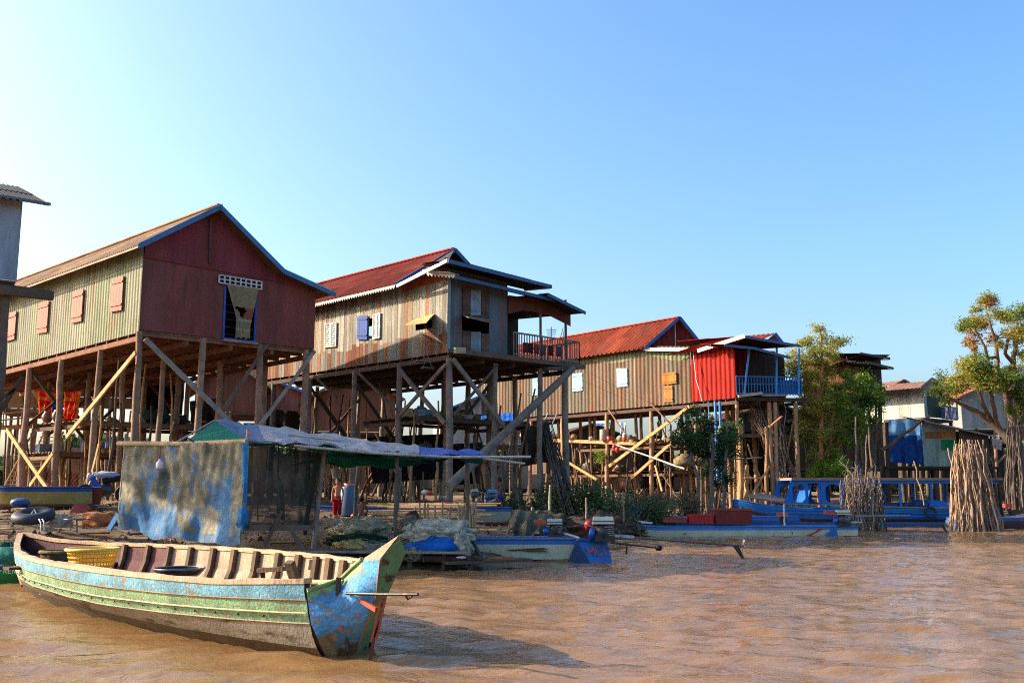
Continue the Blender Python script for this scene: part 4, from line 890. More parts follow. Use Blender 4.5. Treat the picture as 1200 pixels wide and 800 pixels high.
# big tree at the right edge
gr = ['5f7a28', '8a8a30', 'a89440', 'a06a3a', '3f5a20']
tb = P(1192, 600, yt); b0 = V((tb.x, tb.y, ground(tb.x, tb.y) - .3))
T = [[(b0, .55), (P(1190, 560, yt), .42), (P(1190, 520, yt), .34)],
     [(P(1190, 524, yt), .3), (P(1180, 514, yt), .22), (P(1162, 494, yt), .18), (P(1143, 482, yt), .13), (P(1127, 474, yt), .09), (P(1112, 466, yt), .05)],
     [(P(1190, 522, yt), .28), (P(1186, 489, yt), .2), (P(1180, 466, yt), .17), (P(1172, 446, yt), .13), (P(1166, 430, yt), .1)],
     [(P(1182, 470, yt), .14), (P(1190, 450, yt + 1), .17), (P(1187, 424, yt + 1), .13), (P(1190, 404, yt + 1), .1), (P(1197, 380, yt + 1), .06)],
     [(P(1187, 426, yt + 1), .11), (P(1178, 414, yt), .09), (P(1181, 398, yt), .07), (P(1190, 386, yt), .05)],
     [(P(1170, 446, yt), .1), (P(1168, 415, yt), .11), (P(1164, 392, yt), .07), (P(1156, 366, yt), .04)],
     [(P(1168, 418, yt), .08), (P(1158, 420, yt - 1), .08), (P(1152, 402, yt - 1), .07), (P(1143, 388, yt - 1), .05)],
     [(P(1162, 494, yt), .12), (P(1150, 470, yt - 1), .1), (P(1143, 452, yt - 1), .07)],
     [(P(1170, 500, yt), .11), (P(1163, 470, yt - 1), .09), (P(1160, 450, yt - 1), .06)],
     [(P(1141, 424, yt - 1), .05), (P(1142, 410, yt - 1), .045), (P(1139, 400, yt - 1), .03)],
     [(P(1190, 520, yt), .2), (P(1205, 480, yt), .16), (P(1212, 440, yt), .12), (P(1214, 400, yt), .08)]]
CLS = []
for (u, v, r, c) in ((1154, 352, 10, 1), (1162, 355, 8, 3), (1145, 362, 6, 1), (1136, 378, 10, 1), (1146, 382, 10, 2), (1129, 383, 7, 0), (1150, 374, 8, 2), (1140, 392, 9, 3), (1136, 401, 7, 3), (1143, 408, 5, 3), (1170, 368, 9, 1), (1180, 374, 9, 2), (1192, 370, 12, 0), (1197, 384, 11, 1), (1180, 390, 7, 2), (1163, 396, 7, 3), (1172, 404, 6, 2), (1196, 398, 9, 2), (1198, 416, 9, 1), (1188, 432, 7, 1),
                     (1128, 436, 12, 2), (1120, 444, 10, 1), (1136, 430, 10, 1), (1150, 428, 13, 0), (1145, 440, 12, 1), (1162, 432, 12, 0), (1168, 440, 13, 0), (1158, 446, 11, 1), (1178, 446, 10, 4), (1170, 452, 10, 1), (1104, 444, 8, 0), (1100, 458, 9, 4), (1112, 456, 8, 1), (1108, 468, 7, 4), (1126, 452, 8, 2), (1189, 468, 11, 0), (1196, 478, 10, 1), (1194, 458, 8, 4), (1182, 480, 6, 0), (1198, 500, 9, 0), (1196, 442, 9, 1), (1210, 420, 14, 1), (1212, 460, 14, 0), (1208, 390, 14, 1)):
    CLS.append(cl(u, v, yt, r, c, random.uniform(-1.8, 1.8)))
tree('large spreading tree with crooked brown limbs and olive and rusty leaves at the right edge', b0, T, CLS, gr, dens=760, leaf=.15, barkc='544439', seed=3, limb=.05, sub=6)
# slender olive tree in front of the balcony
yt = 51.6; b0 = P(960, 597, yt)
T = [[(V((b0.x, b0.y, -.2)), .16), (P(961, 560, yt), .13), (P(963, 520, yt), .11), (P(962, 470, yt), .08), (P(964, 420, yt), .05), (P(961, 388, yt), .02)], [(P(962, 540, yt), .06), (P(974, 520, yt), .05), (P(976, 480, yt), .03)], [(P(962, 490, yt), .05), (P(950, 460, yt), .04), (P(942, 430, yt), .02)]]
CLS = [cl(u, v, yt, r, c, random.uniform(-.7, .7)) for (u, v, r, c) in ((960, 386, 7, 1), (966, 396, 7, 0), (950, 398, 7, 1), (975, 402, 8, 1), (986, 402, 7, 0), (940, 404, 7, 1), (966, 410, 10, 1), (952, 414, 10, 0), (934, 420, 10, 2), (944, 424, 9, 1), (924, 428, 7, 1), (930, 437, 10, 0), (948, 440, 10, 1), (962, 428, 9, 0), (978, 418, 8, 1), (952, 456, 7, 1), (968, 450, 6, 0), (946, 468, 9, 2), (960, 476, 11, 2), (974, 490, 9, 1), (950, 486, 10, 0), (940, 496, 9, 2), (956, 502, 10, 2), (946, 512, 9, 0), (966, 510, 8, 1), (972, 470, 8, 0), (938, 480, 6, 1), (984, 500, 8, 0), (960, 522, 8, 1), (940, 510, 8, 0), (930, 450, 7, 0), (958, 440, 10, 0), (972, 436, 9, 1), (966, 462, 9, 0), (944, 452, 8, 1), (980, 514, 8, 0), (952, 530, 7, 1), (974, 528, 7, 0), (986, 478, 7, 1))]
tree('slender tree with sunlit olive leaves standing in front of the blue balcony', b0, T, CLS, ['808430', '9a943a', 'a89c44', '5e7028'], dens=620, leaf=.16, barkc='8a5c3c', seed=5, sub=6)
yt = 52.0; b0 = P(1000, 597, yt)
T = [[(V((b0.x, b0.y, -.2)), .15), (P(1004, 560, yt), .12), (P(1003, 520, yt), .1), (P(1004, 480, yt), .08), (P(1008, 440, yt), .04)], [(P(1003, 510, yt), .07), (P(1020, 480, yt), .05), (P(1026, 450, yt), .03)], [(P(1003, 520, yt), .06), (P(990, 500, yt), .05), (P(985, 480, yt), .03)]]
CLS = [cl(u, v, yt, r, c, random.uniform(-.8, .8)) for (u, v, r, c) in ((1000, 452, 11, 0), (1012, 444, 9, 1), (1030, 458, 8, 1), (1016, 460, 11, 0), (1000, 470, 10, 1), (1028, 472, 9, 3), (988, 468, 9, 0), (990, 484, 10, 0), (1004, 486, 9, 1), (1018, 478, 8, 3), (982, 498, 8, 1), (996, 500, 7, 0), (992, 440, 6, 0), (985, 512, 8, 1), (1010, 500, 8, 0), (1022, 492, 8, 1), (998, 516, 8, 0), (1012, 470, 9, 0), (980, 454, 7, 0))]
tree('bright green leafy tree on dark stems in front of the old brown house', b0, T, CLS, ['6a8a2e', '849a3a', '507224', '3c5c20'], dens=640, leaf=.17, barkc='4c4036', seed=6, sub=6)
# bright low shrub behind the ferry roof
yt = 51.2; CLS = [cl(u, v, yt, r, c, random.uniform(-.4, .4)) for (u, v, r, c) in ((958, 548, 8, 0), (970, 543, 8, 1), (984, 546, 8, 0), (976, 553, 8, 1), (952, 556, 7, 1), (990, 552, 6, 0), (964, 558, 7, 0), (980, 534, 5, 1))]
b0 = P(968, 590, yt); tree('low yellow green shrub just behind the bow end of the blue ferry roof', b0, [[(V((b0.x, b0.y, .3)), .05), (P(968, 550, yt), .03)]], CLS, ['7aa028', '8cac34', '567a20'], dens=620, leaf=.17, seed=8, name='shrub', cat='shrub')
# dark green tree in the shade below the red wall
yt = 42.0; b0 = P(832, 592, yt)
T = [[(V((b0.x, b0.y, -.1)), .12), (P(834, 560, yt), .1), (P(836, 520, yt), .07), (P(826, 480, yt), .03)], [(V((b0.x + .5, b0.y, -.1)), .09), (P(850, 550, yt), .07), (P(852, 500, yt), .04)], [(V((b0.x - .5, b0.y + .2, -.1)), .09), (P(818, 560, yt), .07), (P(806, 515, yt), .03)]]
CLS = [cl(u, v, yt, r, c, random.uniform(-1, 1)) for (u, v, r, c) in ((814, 481, 7, 0), (822, 490, 8, 1), (806, 494, 8, 0), (832, 498, 9, 0), (818, 505, 11, 1), (802, 512, 10, 0), (792, 515, 8, 1), (812, 520, 12, 0), (830, 516, 11, 1), (846, 506, 10, 0), (856, 500, 8, 1), (854, 516, 11, 0), (840, 528, 12, 1), (824, 534, 11, 0), (858, 530, 9, 1), (846, 544, 11, 0), (832, 552, 9, 1), (850, 558, 9, 0), (838, 566, 7, 0), (862, 510, 7, 0))]
tree('dark green shaded tree with drooping crown below the bright red wall', b0, T, CLS, ['2f4c24', '3a5a2a', '264020'], dens=640, leaf=.16, barkc='5a5248', seed=9, sub=6)

# bank bushes
def bush(label, u, v, y, rx, rz, cols, seed, n=900, leaf=.12, group=None, twigs=26, name='bush'):
    rnd = random.Random(seed); p = P(u, v, y); g = ground(p.x, p.y); t = thing(name, label, 'bush', (p.x, p.y, g), group); lv = MB(); tw = MB(); lc = [hexc(x) for x in cols]
    for k in range(twigs):
        q = V((p.x + rnd.uniform(-rx, rx), p.y + rnd.uniform(-.7, .7), g - .05)); a = V((rnd.uniform(-.6, .6), rnd.uniform(-.4, .4), rnd.uniform(.5, 1.25))) * rz
        tw.tube([q, q + a * .5 + V((rnd.uniform(-.1, .1), 0, 0)), q + a], [.014, .01, .004], hexc('6a5a48', .25), 4)
    cs = [(V((p.x + rnd.uniform(-rx, rx) * .85, p.y + rnd.uniform(-.6, .6), g + rz * rnd.uniform(.1, .75))), rnd.uniform(.3, .5) * rz + .1) for _ in range(int(7 + rx * 4))]
    for k in range(n):
        c, r = rnd.choice(cs); d = V((rnd.gauss(0, 1), rnd.gauss(0, 1), rnd.gauss(0, 1))).normalized() * r * rnd.random() ** .4; q = c + d
        if q.z < g: continue
        s = leaf * rnd.uniform(.5, 1.2); a = V((rnd.gauss(0, 1), rnd.gauss(0, 1), rnd.gauss(0, .7))).normalized() * s; b = a.cross(V((rnd.gauss(0, 1), rnd.gauss(0, 1), rnd.gauss(0, 1)))).normalized() * s * .4
        kk = rnd.uniform(.65, 1.3); cc = rnd.choice(lc); lv.face([q - a * .5, q + b * .5, q + a * .5, q - b * .5], tuple(x * kk for x in cc))
    tw.build('stems', 'wood', t); lv.build('foliage', 'leaf', t)
gd = ['4c6638', '3c5630', '5a7040', '646840']; gb = ['5a5640', '6a5c48', '4c4a34', '4a5a34']
for i, (lb, u, v, y, rx, rz, cs, n) in enumerate((
    ('dark green bush between the veranda stilts left of the leaning stake bundle', 612, 592, 38.5, 1.0, .75, gd, 900),
    ('tallest dark green bush on the bank right of the leaning stake bundle', 690, 594, 38.8, 1.7, 1.15, gd, 2000),
    ('green bush on the bank above the bow of the long cream boat', 735, 597, 39.6, 1.6, .85, gd, 1500),
    ('dry greyish bush behind the red crate', 775, 598, 42.2, 1.6, .9, gb, 1200),
    ('dry twiggy bush above the maroon trunk', 825, 599, 43.0, 1.6, .75, gb, 1200),
    ('brown dry brush left of the big engine', 655, 606, 36.0, 1.5, .6, gb, 900),
    ('low brown brush beneath the tallest dark green bush', 705, 607, 37.2, 1.4, .5, gb, 900))):
    bush(lb, u, v, y, rx * 1.15, rz * 1.35, cs, 20 + i, int(n * 2.6), leaf=.17)
# grass and weeds over the bank
rnd = random.Random(4); mb = MB()
for k in range(9000):
    x = rnd.uniform(1, 14); y = rnd.uniform(30, 50); d = shore_dist(x, y)
    if d < .5 or d > 9 or rnd.random() > .2 + .8 * max(0, noise.noise(V((x * .5, y * .5, 2))) + .3): continue
    z = ground(x, y); h = rnd.uniform(.08, .4); a = rnd.uniform(0, 6.28); dx, dy = math.cos(a), math.sin(a)
    mb.face([(x - dx * .015, y - dy * .015, z - .03), (x + dx * .015, y + dy * .015, z - .03), (x + dy * h * .4, y - dx * h * .4, z + h)], hexc(rnd.choice(('5a5a34', '6a6040', '4a5a30', '7a6a48')), .2))
mb.build('bank_weeds', 'leaf', kind='stuff', label='thin dry weeds growing over the muddy bank', cat='weeds')

# far trees behind the rows
for i, (u, v, y, r, lb) in enumerate(((225, 545, 95, 40, 'far green tree behind the maroon house stilts'), (560, 548, 90, 34, 'far green tree behind the weathered house, right of the red awning'), (470, 545, 96, 38, 'far green tree behind the left bays of the weathered house'), (720, 550, 100, 34, 'far green tree behind the rusty house stilts'), (60, 552, 98, 34, 'far green tree behind the leftmost stilts'), (1160, 545, 80, 30, 'far green tree behind the trunk of the big tree'), (1110, 562, 84, 26, 'far green tree behind the shack platform'))):
    b0 = P(u, 590, y); r_ = random.Random(i); CLS = [cl(u + r_.uniform(-r, r), v + r_.uniform(-r * .5, r * .35), y, r_.uniform(9, 15), r_.randrange(3)) for _ in range(14)]
    tree(lb, b0, [[(V((b0.x, b0.y, 1)), .3), (P(u, v, y), .12)]], CLS, ['4a6a2c', '5c7a34', '3a5424'], dens=60, leaf=.5, seed=30 + i, sub=4)
# ================================================================== boats
def band_hull(sts, bands, wf=None):
    """sts: (x, y, w, zrail, nx, ny); bands: list of (z, width factor, colour below) -> near and far sides"""
# ---- the big near boat -------------------------------------------------------------
nb = thing('wooden_boat', 'big old wooden boat in front with peeling blue over green paint and grey muddy bottom', 'boat', (-5.2, 14, 0))
S = V((-8.98, 18.3, 0)); N = P(445, 655, 10.05); FA = P(476, 647, 10.42); AP = P(467, 627, 10.28); N2 = P(440, 699, 10.25); F2 = P(453, 700, 10.42); K = P(414, 764, 10.62); K.z = -.05
Eb = V((-1.62, 10.55, 0)); uu = (Eb - S).normalized(); nn = V((uu.y, -uu.x, 0)); LBt = (Eb - S).length
if nn.dot(CAM - S) < 0: nn = -nn
W_ = plin([(0, .03), (.04, .2), (.1, .42), (.2, .74), (.33, 1.02), (.5, 1.17), (.65, 1.18), (.78, 1.08), (.88, .88), (.95, .66), (.985, .5), (1, .3)])
ZR = plin([(0, .93), (.03, .88), (.08, .80), (.2, .735), (.4, .71), (.6, .715), (.8, .73), (.87, .73), (1, .8)])
Z1 = plin([(0, .60), (.1, .56), (.3, .53), (.6, .52), (.85, .56), (1, .6)])
Z2 = plin([(0, .38), (.1, .33), (.3, .30), (.6, .28), (.85, .33), (1, .36)])
Z3 = plin([(0, .30), (.1, .18), (.3, .15), (.6, .13), (.85, .12), (1, .1)])
Z4 = plin([(0, .2), (.1, -.04), (.3, -.14), (.6, -.16), (.85, -.1), (1, -.06)])
Zf = lambda t: ZR(t) + .14 * math.sin(min(1, t * 1.6) * math.pi / 2)   # far rail sits a little higher
def sec(t, side, inner=False):
    c = S + uu * (LBt * t); w = W_(t); fl = [1.0, .965, .88, .70, .42]
    zs = [(ZR(t) if side > 0 else Zf(t)), Z1(t), Z2(t), Z3(t), Z4(t)]
    k = .045 if inner else 0; cv = (t ** 3) * .0
    return [c + nn * side * max(0.002, w * f - k) + V((0, 0, z + (.03 if inner and i else 0))) for i, (z, f) in enumerate(zip(zs, fl))]
BL, GR, GY, MU = hexc('628e9c'), hexc('78966e'), hexc('857b6a'), hexc('4a3c28')
T1 = [i / 60 for i in range(60)]
tj = .983    # the plank joint where the blue strake ends
near = [t for t in T1 if t <= tj] + [tj]
def plank_strip(mb, ts, i, side, col, off=.0, colf=None):
    rows = []
    for t in ts:
        s_ = sec(t, side); a, b = s_[i], s_[i + 1]; o = nn * side * off; rows.append([a + o, a.lerp(b, .5) + o + nn * side * .012, b + o])
    mb.grid(rows, col, True, False, colf)
for side in (1, -1):
    ts = near if side > 0 else T1
    mb = MB(); plank_strip(mb, ts, 0, side, BL, .018 if side > 0 else 0); mb.build('upper_strake', 'peel', nb, label='peeling blue upper strake' if side > 0 else None)
    mb = MB(); plank_strip(mb, ts, 1, side, GR); mb.build('middle_strake', 'peel', nb, label='peeling green strake' if side > 0 else None)
    mb = MB(); plank_strip(mb, ts, 2, side, GY); mb.build('lower_strake', 'mudhull', nb); mb = MB(); plank_strip(mb, ts, 3, side, MU); mb.build('bottom_strake', 'mudhull', nb)
# keel plank
mb = MB(); mb.grid([[sec(t, 1)[4], S + uu * LBt * t + V((0, 0, Z4(t) - .02)), sec(t, -1)[4]] for t in T1], MU); mb.build('keel', 'mudhull', nb)
# raked end: near blue side from the joint to the end face
J = sec(tj, 1); low = [P(373, 694, 10.85), P(374, 706, 10.9), J[2].copy(), J[3].copy(), J[4].copy()]
low[0] = J[0] + uu * .02 + V((0, 0, -.12)); low[1] = J[1] + uu * .02 - V((0, 0, .03)); low[2] = J[2] + uu * .02; low[3] = J[3] + uu * .02; low[4] = J[4] + uu * .01
ra = P(424, 657, 10.32); rb = P(415, 665, 10.42); rc2 = P(400, 680, 10.55)
top = [low[0], rc2, rb, ra, N]
m1 = lambda a, b, f: a.lerp(b, f)
cols_ = [hexc('4f8fbe'), hexc('4a8ab8'), hexc('5596b8'), hexc('3f7ea6')]
rows = []
Kp = [low[4], low[4].lerp(K, .35), low[4].lerp(K, .6), low[4].lerp(K, .8), K]
mids = [low[2], low[2].lerp(N2, .4), low[2].lerp(N2, .65), low[2].lerp(N2, .85), N2]
for k in range(5):
    a, m, b = top[k], mids[k], Kp[k]; m = m + nn * (.05 if 0 < k < 4 else 0)
    rows.append([a, a.lerp(m, .22), a.lerp(m, .6), m, m.lerp(b, .35), m.lerp(b, .7), b])
def cfe(i, j):
    if j == 0 and i < 3: return hexc('86a468')
    if j <= 3: return cols_[(i + j) % 2]
    if i < 1: return hexc('7a6a50')
    return hexc('4a7a92') if j == 4 else hexc('5a4c34')
mb = MB(); mb.grid(rows, BL, True, False, cfe); mb.build('bow_side', 'peel', nb, label='bright blue flaking end planks')
tF = T1[-1]; Fs = sec(tF, -1); fr_ = [[Fs[0], Fs[2], Fs[4]], [P(462, 655, 10.62), Fs[2].lerp(F2, .6), Fs[4].lerp(K, .6)], [FA, F2, K]]
mb = MB(); mb.grid(fr_, hexc('5c7a4c'), True); mb.build('bow_side', 'peel_dark', nb)
mb = MB(); mb.face([N, N2, K, F2, FA, AP], hexc('5f8050')); mb.build('end_face', 'peel_dark', nb, label='flaking green raked end board')
ra2 = P(455, 650, 10.7); mb = MB(); mb.face([ra, N, AP, ra + (AP - N) * .12], hexc('b87a5c')); mb.face([AP, FA, ra2, ra + (AP - N) * .12], hexc('a87056')); mb.face([ra, ra + (AP - N) * .12, ra2], hexc('8a5c48')); mb.build('end_cap', 'peel', nb, label='bare pinkish wooden cap on the raised end')
mb = MB().tube([N + V((.01, -.01, 0)), N2 + V((.01, -.01, 0)), K], .012, hexc('6a4a34'), 5); mb.build('edge_trim', 'wood', nb)
mb = MB().tube([P(388, 700, 10.62), P(396, 716, 10.55), P(402, 740, 10.55), P(408, 764, 10.6)], .02, hexc('3c3026'), 6); mb.build('joint_batten', 'wood', nb)
mb = MB().beam(P(401, 716, 10.38), P(409, 762, 10.5), .03, .05, hexc('3a3430')); mb.build('joint_batten', 'wood', nb)
for a, b in (((397, 721), (399, 729)), ((398.5, 733), (400, 738))): MB().beam(P(*a, 10.36), P(*b, 10.36), .03, .04, hexc('b04a34')).build('red_mark', 'paint', nb)
# inside: shell, ribs, rails, deck
mb = MB(); mb.grid([sec(t, 1, True) for t in near], hexc('5a4638'), False); mb.build('inner_planking', 'wood', nb)
mb = MB()
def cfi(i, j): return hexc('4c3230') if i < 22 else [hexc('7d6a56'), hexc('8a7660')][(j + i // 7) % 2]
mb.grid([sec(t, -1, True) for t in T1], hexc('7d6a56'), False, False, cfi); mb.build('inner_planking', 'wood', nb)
for k, t in enumerate([.26, .32, .38, .44, .5, .56, .62, .68, .735, .78, .82, .86, .9]):
    for side in (-1, 1):
        if side > 0 and t > tj: continue
        s_ = sec(t, side, True); mb = MB(); pts = [p - nn * side * .05 for p in s_]
        for a, b in zip(pts, pts[1:]): mb.beam(a, b, .055, .10, hexc('4a3b2e', .15), up=uu)
        mb.build('rib', 'wood', nb)
for side in (1, -1):
    ts = near if side > 0 else T1; mb = MB()
    rows = []
    for t in ts:
        c = sec(t, side)[0]; o = nn * side; q = c - o * .07
        rows.append([c + o * .03 + V((0, 0, -.03)), c + o * .03 + V((0, 0, .022 + .006 * math.sin(t * 90))), q + V((0, 0, .022 + .006 * math.sin(t * 77))), q + V((0, 0, -.03))])
    mb.grid(rows, hexc('a08468'), False, True); mb.face(rows[0], hexc('a08468')); mb.face(rows[-1][::-1], hexc('a08468')); mb.build('gunwale', 'wood', nb)
mb = MB(); mb.tube([low[0] + V((0, 0, .02))] + [p + V((0, 0, .02)) for p in top[1:4]], .025, hexc('7c9460'), 6); mb.build('gunwale', 'peel', nb)
mb = MB(); rows = [[sec(t, 1)[1] * .45 + sec(t, 1)[2] * .55 + nn * .03] for t in near]; mb.tube([r[0] for r in rows], .010, hexc('b8a878'), 6); mb.build('rubbing_strip', 'paint', nb)
mb = MB(); mb.tube([sec(t, 1)[1] + nn * .012 for t in near], .01, hexc('8a6a48'), 5); mb.build('seam_batten', 'wood', nb)
mb = MB(); mb.tube([sec(t, 1)[2] + nn * .006 for t in near], .008, hexc('8a7a60'), 5); mb.build('seam_batten', 'wood', nb)
mb = MB(); mb.tube([sec(0.001, 1)[0] + V((-.03, .02, .04)), S + V((-.05, .04, .6)), S + V((-.02, .02, .35)), sec(.03, 1)[3], sec(.06, 1)[4]], .04, hexc('7a4a3c'), 7); mb.build('stem_post', 'peel', nb)
# inside boards
fl = MB()
for k in range(7):
    o = -.55 + k * .18; a = S + uu * (LBt * (.2 if abs(o) < .4 else .28)) + nn * o; b = S + uu * (LBt * .84) + nn * o
    fl.beam(a + V((0, 0, .12)), b + V((0, 0, .12)), .165, .025, hexc('6a5848', .2))
fl.build('floor_boards', 'wood', nb)
def bthing(t, o, z): return S + uu * (LBt * t) + nn * o + V((0, 0, z))
MB().beam(bthing(.24, 1.0, .5), bthing(.24, -.95, .5), .3, .04, hexc('3c2c24')).build('thwart', 'wood', nb)
MB().beam(bthing(.1, .4, .55), bthing(.1, -.45, .58), .5, .03, hexc('4a3028')).build('thwart', 'wood', nb)
MB().beam(bthing(.72, 1.05, .45), bthing(.72, -1.0, .45), .14, .05, hexc('7a6854')).build('thwart', 'wood', nb)
# thole posts and bits at the end
for (a, b, w, c) in (((350, 693, 11.1), (339, 658, 10.95), .1, '4a3a2e'), ((308, 679, 11.35), (308, 665, 11.3), .05, '4a3428'), ((363, 667, 11.9), (365, 655, 11.9), .05, '8a7a60')):
    MB().beam(P(*a), P(*b), w, w * .7, hexc(c)).build('mooring_post', 'wood', nb)
MB().beam(P(303, 668, 11.3), P(333, 666, 11.2), .08, .05, hexc('5a4434')).build('cleat_bar', 'wood', nb)
MB().tube([P(330, 681.5, 10.95), P(365, 682, 10.75), P(402, 682, 10.5)], .028, hexc('c4b078'), 8).build('bamboo_bar', 'wood', nb)
MB().beam(P(397, 676, 10.45), P(395.5, 717, 10.42), .03, .05, hexc('3a342e')).build('thole_pin', 'wood', nb)
MB().tube([P(371, 700, 10.9), P(372, 688, 10.85), P(380, 697, 10.8), P(398, 703, 10.45), P(403, 695, 10.45)], .012, hexc('8a7c64'), 5).build('lashing_rope', 'cloth', nb)
mb = MB(); mb.tube([P(406, 695, 10.3), P(445, 696, 9.9), P(490, 696, 9.6)], .016, hexc('2c2824'), 6); mb.tube([P(474, 695, 9.7), P(478, 702, 9.7), P(482, 699, 9.65), P(484, 696, 9.65)], .01, hexc('2c2824'), 5); mb.build('tiller_rod', 'steel', nb)
mb = MB(); mb.beam(P(447, 699, 10.05), P(435, 752, 10.05), .018, .022, hexc('a8442c')); mb.beam(P(452, 700, 10.0), P(441, 750, 9.98), .016, .02, hexc('983c28')); mb.beam(P(438, 748, 10.03), P(434, 773, 10.02), .03, .03, hexc('5a2c20')); mb.build('rudder_frame', 'paint', nb, label='narrow rust red rudder frame')
MB().beam(P(421, 702, 10.28), P(441, 714, 10.05), .03, .045, hexc('a0442c')).build('rudder_arm', 'paint', nb)
# things in the boat
yb = thing('plastic_basket', 'bright yellow perforated plastic basket inside the big old boat', 'basket', bthing(.37, .2, .56))
c0 = bthing(.37, .2, .56); ylw = hexc('d8a410')
mb = MB(); nr_ = 6
for k in range(40):
    a = 2 * math.pi * k / 40; d = V((math.cos(a), math.sin(a), 0)); mb.beam(c0 + d * .30, c0 + d * .355 + V((0, 0, .25)), .02, .012, ylw)
for z, r in ((.03, .31), (.09, .325), (.15, .338), (.21, .35)): mb.torus(c0 + V((0, 0, z)), r, .012, ylw, n=40, m=6)
mb.build('mesh_side', 'plastic', yb)
MB().torus(c0 + V((0, 0, .26)), .375, .028, hexc('d8b040'), n=40, m=8).build('rim', 'plastic', yb)
MB().lathe(c0, [(.0, .0), (.30, 0), (.305, .03), (.28, .035), (.0, .035)], ylw, 32, cap=False).build('bottom', 'plastic', yb)
bl_ = thing('wok', 'dark metal wok lying on the boards inside the big old boat', 'wok', bthing(.53, -.4, .55)); c1 = bthing(.53, -.4, .5)
MB().lathe(c1, [(.02, -.08), (.16, -.05), (.27, .02), (.34, .10), (.35, .10), (.36, .09), (.28, 0), (.17, -.07), (.02, -.1)], hexc('2a2c30'), 28, cap=False).build('bowl', 'steel', bl_)
MB().torus(c1 + V((0, 0, .1)), .35, .014, hexc('6c7078'), n=32, m=6).build('rim', 'steel', bl_)
def oar(label, a, b, col, r=.022, blade=.5, bw=.12, flat=True):
    o = thing('oar', label, 'oar', V(a)); a, b = V(a), V(b); d = (b - a).normalized()
    MB().tube([a, b], r, hexc(col), 7).build('shaft', 'wood', o); MB().beam(b - d * blade, b, bw, .02, hexc(col)).build('blade', 'wood', o); return o
oar('weathered wooden oar laid along the boards by the wok', bthing(.3, .45, .60), bthing(.62, .75, .66), '8a7a64')
oar('teal painted oar lying under the wok', bthing(.28, .2, .5), bthing(.5, .35, .52), '3c5c60')
oar('dark crooked oar slanting to the far boards near the raised end', bthing(.78, .6, .6), bthing(.6, -.2, .5), '6a5440')
tb_ = MB(); tb_.blob(bthing(.12, .55, .62), (.28, .2, .14), hexc('2f6a62'), .3, 2, seed=4); tb_.build('net_bundle', 'net', label='small teal net bundle at the left end of the big old boat', cat='net')
bs = thing('wicker_basket', 'round dark wicker basket behind the yellow basket in the boat', 'basket', bthing(.2, .1, .4)); c2 = bthing(.2, .05, .42)
MB().torus(c2 + V((0, 0, .28)), .3, .03, hexc('7a6a48'), n=28, m=8).build('rim', 'net', bs); MB().lathe(c2, [(.2, 0), (.28, .12), (.3, .28), (.27, .28), (.24, .12), (.15, .03)], hexc('5a4c34'), 24, cap=False).build('side', 'net', bs)
mb = MB(); mb.box(bthing(.42, .25, .24), (1.0, .5, .03), hexc('8a8072'), rz=math.atan2(uu.y, uu.x), tilt=(.1, .1)); mb.build('loose_board', 'wood', label='loose grey board lying flat beside the wok in the boat', cat='board')
mb = MB().tube([P(62, 768, 10.4) - V((0, 0, .0)), P(100, 766, 10.5), P(135, 765, 10.6)], [.012, .02, .012], hexc('2e2018'), 6)
for i in range(len(mb.v)): mb.v[i] = (mb.v[i][0], mb.v[i][1], mb.v[i][2] * .0 + .02 + (mb.v[i][2] % .01))
mb.build('floating_stick', 'bark', label='thin dark stick floating on the water in front of the big old boat', cat='stick')

